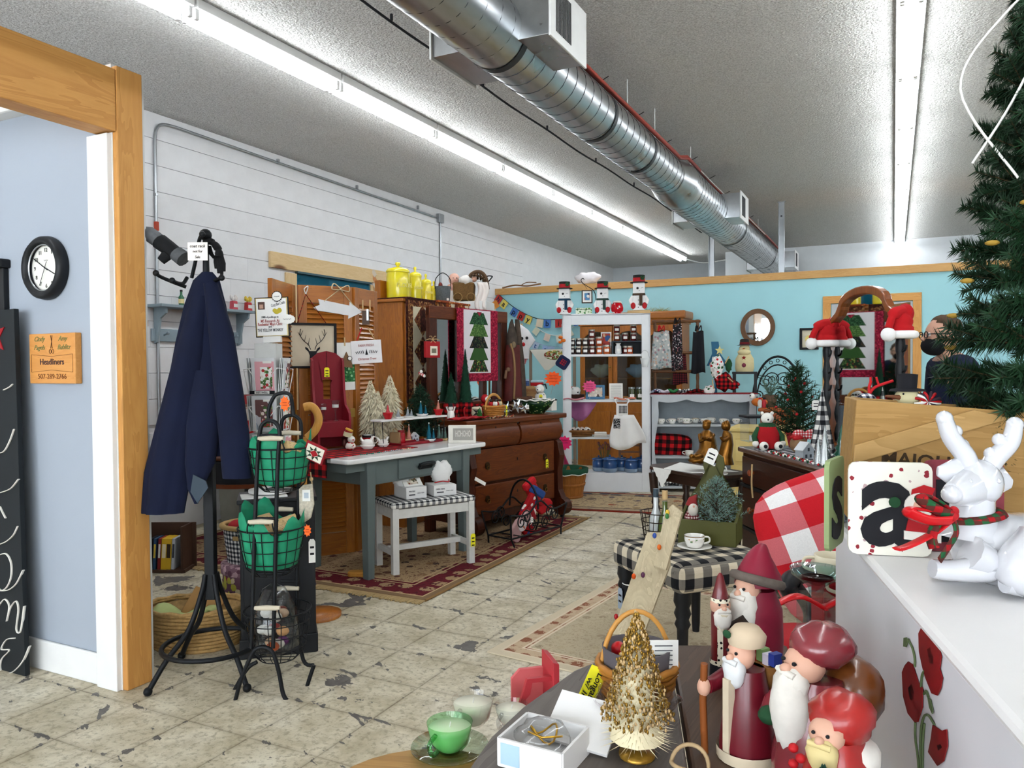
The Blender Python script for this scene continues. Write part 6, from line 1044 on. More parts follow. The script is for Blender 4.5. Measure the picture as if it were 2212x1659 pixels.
# ================================================================ back of the shop: white shelf with jams
sA=math.atan2(0.295,0.75);S0=Vector((-3.1,7.44,0));S1=Vector((-2.255,7.775,0));SC_=(S0+S1)/2;SW=(S1-S0).length;SH=1.86;SD=0.3;SCN=W(SC_,sA,(0,SD/2,0))
SWH=mt('#e4e6e9',0.5,0,0.03)
sh=thing('white_shelf','open white bookshelf with jams, crafts and blue jars','shelf',SCN,sA)
for s in (-1,1):
    MB().box((s*(SW/2-0.045),-SD/2+0.01,SH/2),(0.09,0.02,SH)).build('face_stile',SWH,sh,0.002);MB().box((s*(SW/2-0.01),0,SH/2),(0.018,SD,SH)).build('side_panel',SWH,sh,0.002)
MB().box((0,-SD/2+0.01,SH-0.06),(SW-0.18,0.02,0.11)).build('top_rail',SWH,sh,0.002);MB().box((0,-SD/2+0.01,0.1),(SW-0.18,0.02,0.2)).build('plinth',SWH,sh,0.002);MB().box((0,0,SH-0.01),(SW,SD,0.02)).build('top_board',SWH,sh,0.002)
def ons(px,py,ly): return onp(SCN,sA,ly,px,py)
shz=[ons(1300,py,-SD/2).z for py in (765,864,944)]+[0.2]
for z in shz: MB().box((0,0.005,z-0.012),(SW-0.04,SD-0.03,0.024)).build('shelf_board',SWH,sh,0.002)
def put(px,ly,lev): p=ons(px,900,ly);return Vector((p.x,p.y,(shz[lev] if lev >= 0 else SH)+0.001))
JCOL={'k': '#1c0d10','r': '#5a0f0c','o': '#b5531c','b': '#6b2a12','c': '#a8431a'}
jp={}
def jar(px,ly,lev,c,up=0,label='',sc=1.0,z=None):
    p=put(px,ly,lev);p.z=(z if z is not None else p.z)+up;t=thing('jam_jar',label,'jar',p,sA,'jars of jam on the white shelf');t.scale=(sc,sc,sc*1.0)
    for nm,me in jar_parts(c): o=bpy.data.objects.new(nm,me);COL.objects.link(o);o.parent=t
def jar_parts(c):
    if c not in jp:
        a=MB().lathe([(0.03,0),(0.033,0.006),(0.033,0.058),(0.028,0.068)],14).mesh('jam',mt(JCOL[c],0.12,0,0.1,coat=0.4));b=MB().lathe([(0.031,0.068),(0.031,0.082),(0.029,0.084)],14).mesh('lid',mt('#b9b3a8',0.3,0.7));l=MB().box((0,-0.0328,0.034),(0.04,0.004,0.026)).mesh('label',PAPER);jp[c]=[('jam',a),('lid',b),('paper_label',l)]
    return jp[c]
jp_rows=[[(1222,0),(1236,0),(1250,0),(1265,0),(1280,0)],[(1222,1),(1237,1),(1251,1),(1265,1),(1279,1)]]
cols='kkkkr'
for i,(px,u) in enumerate(jp_rows[0]): jar(px,-0.06,0,cols[i],0,'dark jam jar, number %s from the pumpkins in the bottom row' % ['one','two','three','four','five'][i])
for i,(px,u) in enumerate(jp_rows[1]): jar(px,-0.06,0,['k','k','k','k','r'][i],0.086,'dark jam jar, number %s from the pumpkins in the second row' % ['one','two','three','four','five'][i])
jar(1222,-0.06,0,'b',0.172,'brown jam jar topping the column by the pumpkins');jar(1279,-0.06,0,'r',0.172,'red jam jar third up beside the amber jars',1.05);jar(1295,-0.07,0,'o',0,'amber jam jar under a tall amber jar');jar(1295,-0.07,0,'c',0.086,'tall amber jam jar with ribbon label',1.15);jar(1311,-0.07,0,'o',0,'orange jam jar beside the dark box riser',1.15)
rz_=thing('jar_riser','dark slate box riser on the jam shelf','box',put(1355,-0.02,0),sA);RZ=mt('#2f3840',0.6)
MB().box((0,0,0.13),(0.32,0.14,0.015)).build('top',RZ,rz_);MB().box((0.155,0,0.065),(0.015,0.14,0.13)).build('side',RZ,rz_);MB().box((-0.155,0,0.065),(0.015,0.14,0.13)).build('side',RZ,rz_);MB().box((0,0.065,0.065),(0.3,0.01,0.13)).build('back',mt('#1c2226',0.6),rz_)
zr2=shz[0]+0.139
for i,(px,u,c) in enumerate(((1333,0,'b'),(1351,0,'r'),(1369,0,'r'),(1333,0.086,'r'),(1369,0.086,'b'))): jar(px,-0.03,0,c,u,['brown jam jar at the near end of the riser top','red jam jar in the middle of the riser top','dark red jam jar at the far end of the riser top','red jam jar stacked over the near riser jar','brown jam jar stacked over the far riser jar'][i],1.0,zr2)
jar(1361,-0.07,0,'c',0.0,'red jam jar inside the dark riser');jar(1352,-0.04,0,'r',0.0,'dark jam jar inside the riser behind the white bag')
t=thing('treat_bag','white paper treat bag inside the dark riser','bag',put(1336,-0.08,0),sA);MB().lathe([(0.025,0),(0.034,0.01),(0.03,0.08),(0.018,0.095),(0.03,0.115)],14,fn=lambda a,z: 1+0.08*math.sin(7*a)).build('bag',mt('#e6e6e6',0.6),t);MB().box((0,-0.034,0.04),(0.035,0.003,0.03)).build('paper_label',PAPER,t)
t=thing('picture_card','small framed red and blue print behind the jam jars','picture',put(1310,0.0,0)+Vector((0,0,0.1)),sA);MB().box((0,0,0.06),(0.11,0.01,0.15)).build('frame',PAPER,t);MB().box((0,-0.006,0.06),(0.085,0.004,0.12)).build('print',spots('#a8433a',['#3a5a8a','#d9b08a','#7a2a2a'],16,0.5),t);MB().box((0,0.03,-0.05),(0.1,0.05,0.1)).build('stand',SWH,t)
# middle shelf
t=wicker('dark_basket','dark low basket with poinsettia cloth on the middle white shelf','basket',put(1240,-0.03,1),sA,0.09,0.07,0.05,mt('#3f1d14',0.6,0,0.3,60),4);MB().ell((0,0,0.08),(0.07,0.06,0.06),14,9,fn=lambda v: 1+0.12*math.sin(6*v.x+4*v.z)).build('poinsettia_cloth',spots('#eceae6',['#1a1a1c','#a3141c','#1f5a30'],22,0.38),t)
t=thing('photo_frame','blue photo frame with portrait on the middle white shelf','picture frame',put(1286,-0.1,1),0,rot=(-0.2,0,sA));MB().ring(rrect(0.2,0.15,0.004,2,0,0.08),rrect(0.15,0.1,0.002,2,0,0.08),0.015,-0.008).build('frame',mt('#3f6f92',0.5),t,0.002);MB().box((0,0.002,0.08),(0.15,0.004,0.1)).build('photo',spots('#cfc5b8',['#8a6a5a','#e6dcd0','#4a3a34','#d8b8a0'],25,0.5),t)
t=thing('recipe_card','white printed card in a clear stand on the middle white shelf','card',put(1331,-0.08,1),0,rot=(-0.1,0,sA));MB().box((0,0,0.085),(0.14,0.006,0.17)).build('card',PAPER,t);m=MB()
for i in range(13): m.box((0,-0.004,0.15-i*0.0105),(0.11,0.001,0.002))
m.build('printed_lines',GY,t);MB().box((0,0.02,0.006),(0.14,0.06,0.01)).build('stand',GLS,t)
starcard('price_card','pink star-edged price card on the middle white shelf',put(1274,-0.13,1)+Vector((0,0,0.14)),sA,0.075,'#e8568a',3,'#8a1a4a');MB().tube([(0,0.004,-0.05),(0.0,0.004,-0.14)],0.002,5).build('wire_stem',STEEL,bpy.data.objects['price_card.003'])
for i,(px,l) in enumerate(((1365,'green pickle jar nearer the recipe card'),(1382,'green pickle jar at the shelf end'))): t=thing('pickle_jar',l,'jar',put(px,-0.06,1),sA,'pickle jars');MB().lathe([(0.034,0),(0.036,0.006),(0.036,0.1),(0.03,0.112)],16).build('glass_body',mt('#39421c',0.15,0,0.2,coat=0.4),t);MB().lathe([(0.034,0.112),(0.034,0.128)],16).build('lid',mt('#9aa0a2',0.3,0.6),t);MB().box((0,-0.036,0.04),(0.045,0.004,0.035)).build('paper_label',PAPER,t)
for i,(px,c,l) in enumerate(((1240,'#c9808a','folded pink patterned cloth on the middle shelf edge'),(1349,'#e08a74','folded coral cloth on the middle shelf edge'))): t=thing('folded_cloth',l,'cloth',put(px,-0.13,1),sA);MB().grid(lambda u,v: ((u-0.5)*0.22,(v-0.5)*0.06-0.0,0.008+0.008*math.sin(u*8+i)+0.006*v),12,4).build('cloth',mt(c,0.9,0,0.2),t,sol=0.012)
# lower shelf
t=thing('pink_satin','mauve satin cloth draped at the top of the third white shelf','cloth',put(1255,-0.02,2)+Vector((0,0,0)),sA);H3=shz[1]-shz[2];MB().grid(lambda u,v: ((u-0.5)*0.34,0.03*math.sin(u*7)+0.0,H3*0.95-H3*0.55*v*math.sin(PI*(u*0.86+0.12))-0.0),18,6).build('cloth',mt('#b0699a',0.3,0,0.25,9),t,sol=0.008)
t=wicker('woven_tray','long splint basket of rolled towels on the third white shelf','basket',put(1248,-0.08,2),sA,0.14,0.06,0.06,mt('#8a5a2a',0.5,0,0.35,40),3); 
for i in range(5): o=MB().tube([(0,-0.05,0),(0,0.05,0)],0.026,10).tube([(0.0,-0.052,0),(0.0,-0.05,0)],0.014,8,mi=1).build('rolled_towel',[mt(['#efeae2','#e6dcd4','#f0eee8','#e2d2c8','#f2f0ec'][i],0.95),mt('#3a2a28',0.9)]);o.location=W(put(1248,-0.08,2),sA,(-0.1+0.05*i,0,0.07));o.rotation_euler=(0,0,sA+0.1*(i-2));tag(o,'rolled towel number %s from the outer end of the splint basket' % ['one','two','three','four','five'][i],'towel','rolled towels in the splint basket')
t=thing('folded_towels','stack of folded white towels on the third white shelf','towel',put(1297,-0.1,2),sA)
for i in range(3): MB().box((0,0,0.008+0.016*i),(0.14-0.006*i,0.09,0.015)).build('towel_layer',mt(['#ece8e2','#e2dcd6','#f2efea'][i],0.95),t,0.006)
ap=ons(1350,880,-SD/2-0.04);t=thing('child_apron','white child apron with gingham bib hanging over the white shelf','apron',(ap.x,ap.y,shz[2]),sA);g=tr(t.location)
zt1=ons(1340,875,-SD/2-0.04).z-shz[2];zb1=ons(1340,960,-SD/2-0.04).z-shz[2]
AP=mt('#ebe9e6',0.9,0,0.04);MB().grid(lambda u,v: ((u-0.5)*(0.2+0.17*min(1,v*1.4))-0.01+0.04*v,-0.012-0.018*math.sin(u*14)*v,zt1-0.1+(zb1-zt1+0.08-0.04*math.sin(u*5))*v),24,8).build('skirt',AP,t,sol=0.004);MB().box((-0.03,-0.01,zt1-0.05),(0.12,0.008,0.13)).build('bib',AP,t,0.002);MB().box((-0.02,-0.017,zt1-0.045),(0.085,0.006,0.08)).build('bib_panel',BWG2,t);MB().box((-0.085,-0.02,zt1-0.19),(0.07,0.008,0.1)).build('pocket',spots('#1b1b1e',['#e9e9e9'],110,0.35),t)
for s in (-1,1): MB().tube(spl([(-0.03+s*0.05,-0.01,zt1+0.01),(-0.03+s*0.07,0.01,zt1+0.05),(-0.03+s*0.03,0.05,zt1+0.06)]),0.012,5,flat=0.3).build('strap',AP,t)
t=thing('ladder_chair','brown ladder-back doll chair inside the lower white shelf','chair',put(1361,0.0,3),sA)
for x in (-0.11,0.11): MB().box((x,0.0,0.2),(0.025,0.025,0.4)).build('post',WALNUT,t,0.003)
for z in (0.06,0.13,0.2,0.27,0.34): MB().box((0,0,z),(0.2,0.012,0.018)).build('rung',WALNUT,t)
BJ=mt('#274f86',0.15,0,0.15,10,coat=0.5)
for i,(px,ly,s,l) in enumerate(((1317,-0.1,1.0,'large blue lidded glass jar at the front of the lower shelf'),(1363,-0.1,0.92,'second blue lidded glass jar at the front of the lower shelf'),(1293,0.0,0.9,'blue glass jar behind by the bushel basket'),(1343,0.03,0.9,'blue glass jar half hidden between the front jars'),(1386,-0.02,0.95,'dark blue bottle jar against the shelf side'))):
    t=thing('blue_jar',l,'jar',put(px,ly,3),sA,'blue glass jars');t.scale=(s,s,s);MB().lathe([(0.06,0),(0.075,0.02),(0.078,0.1),(0.07,0.13),(0.076,0.135)],24).build('jar_body',BJ,t);l_=MB().lathe([(0.08,0.135),(0.08,0.145),(0.04,0.16),(0.001,0.163)],24).build('lid',BJ,t);MB().ell((0,0,0.17),0.013,8,6).build('knob',BJ,l_);MB().lathe([(0.062,0.001),(0.0765,0.02),(0.0785,0.045)],24,cap=False).build('frosted_base',mt('#8fa6bf',0.4),t)
t=thing('flower_bag','cellophane bag of dried flowers on the lower white shelf','dried flowers',put(1305,0.06,3),sA);m=MB()
for i in range(14): a=i*0.45;m.tube([(0,0,0),(0.06*math.cos(a),0.03*math.sin(a),0.22+0.02*(i % 4))],[0.002,0.004],4).ell((0.06*math.cos(a),0.03*math.sin(a),0.23+0.02*(i % 4)),0.014,6,5,1)
m.build('stems',[mt('#6a6a4a',0.8),mt('#8a5a5a',0.8)],t)
# on top of the white shelf
for i,(px,sc,ly,hc) in enumerate(((1221,1.0,-0.05,'#1f3f56'),(1303,1.0,-0.02,'#2a3f38'),(1381,1.08,0.02,'#4a3a2c'))):
    p=put(px,ly,-1);t=thing('snowman_block',['tall white wooden snowman with navy scarf at the banner end of the shelf top','tall white wooden snowman with dark plaid scarf mid shelf top','tallest white wooden snowman with brown scarf at the shelf end'][i],'snowman',p,sA-0.1,'wooden snowmen');t.scale=(sc,sc,sc);WS=mt('#ecebea',0.6,0,0.03);INKM=INK
    if i == 2: MB().box((0.0,0,0.017),(0.22,0.1,0.034)).build('plank_base',TAN,t,0.002)
    z0=0.034 if i == 2 else 0.0;MB().box((0,0,z0+0.135),(0.115,0.1,0.27)).build('body',WS,t,0.008);b_=MB().cyl((0,0,z0+0.27),(0,0,z0+0.277),0.085,n=24).build('hat_brim',INK,t);MB().cyl((0,0,z0+0.277),(0,0,z0+0.345),0.058,n=20).build('hat',mt('#20201f',0.8),t);MB().lathe([(0.0595,z0+0.279),(0.0595,z0+0.318)],20,cap=False).build('hat_band',RED,t)
    m=MB()
    for q in range(5): m.ell((0.035+0.012*math.cos(q*1.3),-0.06,z0+0.315+0.014*math.sin(q*1.3)),(0.012,0.006,0.01),7,5)
    m.build('holly',GREENT,t);MB().ell((-0.012,-0.051,z0+0.215),(0.012,0.003,0.012),10,6).build('eye',INK,t);MB().ell((0.004,-0.051,z0+0.19),0.004,7,5).build('nose',INK,t);MB().tube([(0.02,-0.051,z0+0.214),(0.03,-0.051,z0+0.219),(0.042,-0.051,z0+0.218)],0.0014,4).build('wink',GY,t);MB().box((0,0,z0+0.155),(0.124,0.11,0.022)).build('scarf',mt(hc,0.9),t,0.005);MB().box((0.02,-0.062,z0+0.105),(0.03,0.012,0.12)).build('scarf_tail',mt(hc,0.9),t,0.004)
    for s in (-1,1): MB().tube([(s*0.055,0,z0+0.14),(s*0.075,-0.01,z0+0.1),(s*0.065,-0.03,z0+0.06)],[0.02,0.024,0.02],9).build('arm',WS,t);MB().ell((s*0.055,-0.05,z0+0.045),(0.024,0.018,0.032),10,8).build('mitten',RED,t)
    for z in (0.03,0.06,0.1): MB().ell((-0.005,-0.051,z0+z),0.005,7,5).build('button',INK,t)
p=put(1334,-0.06,-1);t=thing('red_snowflake_jar','round red jar with white snowflakes and fluffy lid on the shelf top','jar',p,0);MB().lathe([(0.035,0),(0.06,0.03),(0.065,0.06),(0.055,0.1),(0.04,0.115)],22).build('jar_body',spots('#b3101c',['#f2eeee'],26,0.2,0.2),t);MB().lathe([(0.045,0.115),(0.05,0.125),(0.03,0.135),(0.001,0.136)],20).build('fluffy_lid',mt('#f0eeec',0.95),t)
t=thing('tree_print_box','green and white tree-print gift box on the shelf top','box',put(1262,-0.06,-1),sA);MB().box((0,0,0.032),(0.17,0.08,0.064)).build('box_body',spots('#dfe6d2',['#6a9a4a','#3a7a3c','#9ab58a'],38,0.42),t,0.002);MB().tube([(-0.085,-0.041,0.05),(0.085,-0.041,0.05)],0.003,5).build('cord',GREENT,t)
t=thing('hanging_frame','little framed picture hung from a curled iron stand on the shelf top','picture',put(1268,0.03,-1),sA);g=tr(t.location);MB().tube(spl([g(1286,678),g(1287,645),g(1282,628),g(1268,618),g(1259,612),g(1255,605),g(1259,601),g(1262,604)]),0.004,6).build('iron_stand',IRON,t);MB().lathe([(0.05,0),(0.05,0.006)],16).build('foot',IRON,t);c=g(1268,641);MB().box((c.x,c.y,c.z),(0.115,0.012,0.14)).build('frame',mt('#3a2a1c',0.5),t,0.002);MB().box((c.x,c.y-0.007,c.z),(0.09,0.003,0.115)).build('mount',PAPER,t);MB().box((c.x,c.y-0.009,c.z),(0.055,0.002,0.075)).build('print',spots('#5a8ab5',['#a83a3c','#e6e2dc','#2a3a5a'],30,0.5),t);MB().tube([g(1268,624),g(1260,612)],0.002,4).build('hanging_wire',IRON,t)
t=thing('pumpkin_bunch','bunch of small orange pumpkins hanging on the shelf stile','ornament',ons(1213,735,-SD/2-0.02),sA)
for x,z,r in ((-0.01,0.03,0.024),(0.018,-0.002,0.026),(-0.014,-0.02,0.02)): MB().lathe([(0.001,-r*0.8),(r*0.8,-r*0.55),(r,0),(r*0.75,r*0.6),(0.001,r*0.65)],20,(x,0,z),fn=lambda a,z_: 1+0.06*math.sin(7*a)).build('pumpkin',mt('#d8701c',0.5),t)
MB().tube([(0,0.01,0.05),(0.0,0.01,0.17)],0.0015,4).build('hook_wire',STEEL,t)
t=thing('denim_pot_holder','navy denim pot holder with red patch tied to the shelf stile','pot holder',ons(1216,783,-SD/2-0.03),0,rot=(0,0.6,sA));MB().prism(rrect(0.13,0.13,0.03,4),0.012).build('pad',mt('#1c2444',0.95),t,0.003);MB().box((0,-0.002,0.0),(0.06,0.003,0.06)).build('patch',gingham('#a3222c','#6b1a2a','#2a1a3a',0.012),t)
t=thing('wall_pail','small white tin pail with wire handle hanging on the shelf stile','pail',ons(1393,780,-SD/2-0.05),sA);MB().lathe([(0.028,-0.06),(0.048,0.03),(0.044,0.03),(0.024,-0.058)],18).build('pail_body',mt('#d3d5d4',0.5),t);MB().tube(spl([(-0.046,0,0.03),(-0.03,0,0.09),(0,0,0.11),(0.03,0,0.09),(0.046,0,0.03)]),0.002,5).build('handle',STEEL,t);MB().lathe([(0.042,0.024),(0.001,0.026)],14).build('filling',mt('#c9b83a',0.8),t)
# bushel basket, and bits beside it
p=Vector((-2.93,7.12,0));BUS=wood('#a8692c','#7d481a',0.6,2,'z');t=thing('bushel_basket','wooden bushel basket with green cloth liner in front of the white shelf','basket',p,0.3);n=22
for i in range(n):
    a=i*2*PI/n;m=MB();m.M=Matrix.Rotation(a,4,'Z');m.add([(0.155,-0.0215,0),(0.155,0.0215,0),(0.205,0.0285,0.29),(0.205,-0.0285,0.29),(0.149,-0.0215,0),(0.149,0.0215,0),(0.199,0.0285,0.29),(0.199,-0.0285,0.29)],[(0,1,2,3),(7,6,5,4),(0,4,5,1),(2,6,7,3),(1,5,6,2),(3,7,4,0)]);m.build('stave',BUS,t)
MB().lathe([(0.001,0.006),(0.15,0.006)],n).build('bottom',BUS,t)
for z,r in ((0.02,0.162),(0.14,0.183)): MB().lathe([(r,z-0.014),(r+0.005,z+0.014)],32,cap=False).build('hoop',BUS,t,sol=0.004)
MB().lathe([(0.214,0.25),(0.216,0.3),(0.2,0.305),(0.185,0.2),(0.15,0.18),(0.001,0.18)],32,fn=lambda a,z: 1+0.02*math.sin(9*a)).build('cloth_liner',mt('#1c4a34',0.9,0,0.2),t);MB().tube([(0.217*math.cos(a),0.217*math.sin(a),0.25+0.006*math.sin(9*a)) for a in [i*PI/20 for i in range(40)]],0.005,5,closed=True).build('white_piping',PAPER,t)
o=MB().box((0,0,0),(0.14,0.1,0.02)).build('booklet',PAPER,None,0.002);o.location=p+Vector((0.02,0,0.2));o.rotation_euler=(0.2,0.1,0.6);tag(o,'white booklet lying in the bushel basket','booklet')
g=tr(W(p,YAW,(0,0.12,0)));t=thing('round_wooden_cover','round wooden bushel cover leaning behind the bushel basket','basket cover',W(p,YAW,(-0.14,0.26,0.3)),0,rot=(-0.25,0.3,YAW));MB().prism(circ(0.13,28),0.012,0).build('disc',BUS,t,0.002);MB().box((0,-0.006,0),(0.2,0.008,0.03)).build('batten',BUS,t)
starcard('price_card','hot pink star-edged price card over the bushel basket',ad(1218,957,dep(p)+0.1),YAW,0.085,'#f0246e',2,'#a0104a');MB().tube([(0,0.004,-0.06),(0.0,0.02,-0.25)],0.002,5).build('wire_stem',STEEL,bpy.data.objects['price_card.004'])
t=thing('pink_banner','folded pink fabric leaning behind the bushel basket','fabric',W(p,YAW,(0.1,0.24,0)),0,rot=(0,-0.35,YAW));MB().grid(lambda u,v: ((u-0.5)*0.1*(1.2-0.5*v),0.012*math.sin(u*12),0.52*v),8,6).build('cloth',mt('#b8325e',0.7,0,0.3),t,sol=0.01)
# ---------------------------------------------------------------- corner: oak china hutch behind the shelf
HB=Vector((-2.75,9.72,0));hzp=ay(1330,668,9.45).z;x0_,x1_=ay(1240,700,9.5).x,ay(1478,700,9.5).x;HB=Vector(((x0_+x1_)/2,9.78,0));HWd=x1_-x0_
hu=thing('oak_hutch','oak china hutch with arched glass doors against the blue wall','hutch',HB,0.0);zt_h=ay(1400,672,9.5).z
MB().box((0,0,0.42),(HWd-0.06,0.5,0.84)).build('base_cabinet',OAK,hu,0.006);MB().box((0,0.18,zt_h*0.5+0.42),(HWd-0.1,0.02,zt_h-0.86)).build('back_panel',OAK,hu)
for s in (-1,1): MB().box((s*(HWd/2-0.06),0,(zt_h+0.84)/2),(0.025,0.38,zt_h-0.84)).build('side_panel',OAK,hu,0.003)
MB().box((0,0,zt_h-0.05),(HWd,0.44,0.1)).build('cornice',OAKX,hu,0.02);MB().box((0,0,zt_h-0.13),(HWd-0.06,0.4,0.06)).build('frieze',OAKX,hu,0.004)
for z in (1.15,1.5): MB().box((0,0,z),(HWd-0.14,0.34,0.018)).build('inner_shelf',OAK,hu)
dw=(HWd-0.12)/3
for i in range(3):
    x=(i-1)*dw;hh=zt_h-1.02;zc=0.85+hh/2;out=[(x-dw/2+0.005,0.85),(x+dw/2-0.005,0.85),(x+dw/2-0.005,0.85+hh),(x+dw/4,0.85+hh),(x,0.85+hh),(x-dw/4,0.85+hh),(x-dw/2+0.005,0.85+hh)];inn=[(x-dw/2+0.06,0.92),(x+dw/2-0.06,0.92),(x+dw/2-0.06,0.85+hh-0.14),(x+dw/4-0.02,0.85+hh-0.085),(x,0.85+hh-0.07),(x-dw/4+0.02,0.85+hh-0.085),(x-dw/2+0.06,0.85+hh-0.14)]
    d_=MB().ring(out,inn,0.022,-0.205).build('glass_door',OAK,hu,0.004);MB().box((x,-0.19,zc),(dw-0.1,0.004,hh-0.1)).build('pane',glass('#dfe6e6'),d_);MB().ell((x+dw*0.42,-0.215,1.3),0.014,8,6).build('knob',metal('#b08d4a'),d_)
    MB().box((x,-0.258,0.4),(dw-0.04,0.02,0.64)).build('lower_door',OAK,hu,0.006)
CREAMC=mt('#d8cdb4',0.9,0,0.15)
for i,(x,z,l) in enumerate(((-dw*1.0,1.16,'crumpled cream lace in the hutch, lower shelf'),(-dw*0.5,1.51,'cream lace piece on the upper hutch shelf'),(dw*0.1,1.16,'blue and white cloth on the hutch shelf'))):
    o=MB().ell((0,0,0.09),(0.14,0.09,0.09),16,10,fn=lambda v: 1+0.15*math.sin(6*v.x+5*v.z)).build('lace_piece',CREAMC if i < 2 else mt('#9db4cc',0.9));o.location=HB+Vector((x,-0.02,z));tag(o,l,'lace')
t=thing('white_figurine','small white porcelain figure inside the hutch','figurine',HB+Vector((dw*0.05,-0.08,1.51)),0);MB().lathe([(0.04,0),(0.045,0.02),(0.02,0.08),(0.025,0.1),(0.012,0.12)],14).build('robe',PORC,t);MB().ell((0,0,0.14),0.02,10,8).build('head',PORC,t)
t=thing('dried_grass','tuft of dried yellow grass lying on the hutch cornice','plant',HB+Vector((0.2,-0.1,zt_h)),0);m=MB()
for i in range(130): x=(random.random()-0.5)*0.5;a=random.random()*6.3;needle(m,Vector((x,(random.random()-0.5)*0.1,0.0)),Vector((math.cos(a),math.sin(a)*0.5,0.25+0.5*random.random())).normalized(),0.08+0.06*random.random(),0.005)
m.build('stalks',mt('#a89a3a',0.9,0,0.3),t)
# ---------------------------------------------------------------- banners on the blue wall
def banner(name,label,pts,cards,cord,yy,sz,tilt=0.0):
    P=[ay(a,b,yy) for a,b in pts];t=thing(name,label,'banner',P[0],0);P=[p-P[0] for p in P];S=spl(P,6);MB().tube(S,0.006,5).build('cord',mt(cord,0.8),t);L=[0]
    for i in range(1,len(S)): L.append(L[-1]+(S[i]-S[i-1]).length)
    for i,(ch,c,ic) in enumerate(cards):
        d=L[-1]*(i+0.5)/len(cards);k=max(j for j in range(len(L)) if L[j] <= d);q=S[k];nx=S[min(k+1,len(S)-1)]-S[max(k-1,0)];a=math.atan2(nx.z,nx.x)
        fl_=bpy.data.objects.new('flag_card',MB().box((0,0,-sz*0.5),(sz*0.9,0.004,sz)).mesh('flag_card',mt(c,0.7)));COL.objects.link(fl_);fl_.parent=t;fl_.location=q+Vector((0,-0.01,0));fl_.rotation_euler=(0,-a,0)
        if ch: text(ch,sz*0.95,mt(ic,0.7),fl_,(0,-0.003,-sz*0.5),bold=0.002,name='letter')
    return t
R_,Yw,B_='#b5322e','#e6d36a','#4a78c0'
hbn=banner('birthday_banner','happy birthday letter banner strung across the blue wall corner',[(1078,637),(1115,667),(1160,688),(1207,690),(1260,684)],[('h',R_,'#20203a'),('a',Yw,'#15151a'),('p',B_,'#15203a'),('p',R_,'#15151a'),('y',Yw,'#15151a'),('','#e9d9c0','#000000'),('b',B_,'#15203a'),('i',R_,'#15151a'),('r',Yw,'#15151a'),('t',B_,'#15151a')],'#23262c',YB-0.04,0.115)
banner('floral_banner','pale floral card banner below the birthday banner',[(1155,702),(1175,718),(1207,724),(1245,702)],[('','#dfe0c8',''),('','#e6d2c4',''),('','#e0e2d6',''),('','#dcdcc8','')],'#dfe3e0',YB-0.03,0.1)
banner('blue_banner','pale blue letter banner below the floral banner',[(1135,726),(1160,740),(1185,748),(1230,750)],[('i','#8fb0d8','#3a5a9a'),('t','#b5c8e0','#3a5a9a'),('s','#9ab8e0','#3a5a9a'),('a','#a8c2e2','#3a5a9a'),('b','#b0c6e2','#3a5a9a')],'#9ab0cc',YB-0.05,0.105)
banner('thanks_banner','short orange letter banner hanging at the wall corner',[(1050,660),(1060,656),(1072,648)],[('','#d99a4a',''),('','#e6c48a',''),('','#d98a3a','')],'#6a5a4a',YB-0.3,0.11)
# clothes line items between mirror and shelf
p=ay(1193,765,8.9);t=thing('embroidered_cloth','cream cloth with holly embroidery folded over a rack by the shelf','cloth',(p.x,p.y,0),0.1);g=tr(t.location);z1=ay(1190,755,8.9).z;zb=ay(1165,800,8.9).z;m=MB();m.prism([(-0.3,z1),(0.28,z1),(-0.05,zb),(-0.1,zb)],0.02,0.0);m.build('cloth',mt('#e4e0d4',0.95,0,0.04),t,0.004);MB().ell((0.03,-0.004,z1-0.07),(0.14,0.008,0.06),16,8).build('embroidery',spots('#dfe0c8',['#6a8a4a','#8a3a2a','#b59a4a'],40,0.6),t)
for x in (-0.3,0.28): MB().box((x,0.03,z1/2),(0.03,0.03,z1)).build('rack_post',mt('#8a7a6a',0.6),t)
MB().box((0,0.03,z1-0.005),(0.6,0.03,0.02)).build('rack_bar',mt('#8a7a6a',0.6),t)
t=thing('snowman_bib','white snowman face apron with red nose hanging by the mirror','apron',ay(1127,735,8.2),YAW);m=MB();loft(m,[((-0.06,0,0.2),0.03,0.02),((-0.02,0,0.12),0.1,0.03),((0.02,0,0.0),0.14,0.03),((0.0,0,-0.1),0.09,0.03),((0.0,0,-0.22),0.08,0.03)],18,0.06,4);m.build('cloth',mt('#ece9ea',0.9),t);MB().ell((0.0,-0.035,0.02),(0.02,0.008,0.02),9,6).ell((0.06,-0.035,0.025),(0.018,0.008,0.018),9,6).build('eye',INK,t);MB().ell((0.02,-0.036,-0.05),(0.02,0.012,0.025),9,6).build('nose',RED,t);MB().tube([(0,0.04,0.2),(0,0.04,-t.location.z)],0.012,6).build('stand_pole',TAN,t);MB().prism([(-0.06,-0.2),(0.08,-0.2),(0.0,-0.36)],0.02).build('gingham_corner',gingham('#efe6e6','#d88a90','#b5323c',0.012),t)
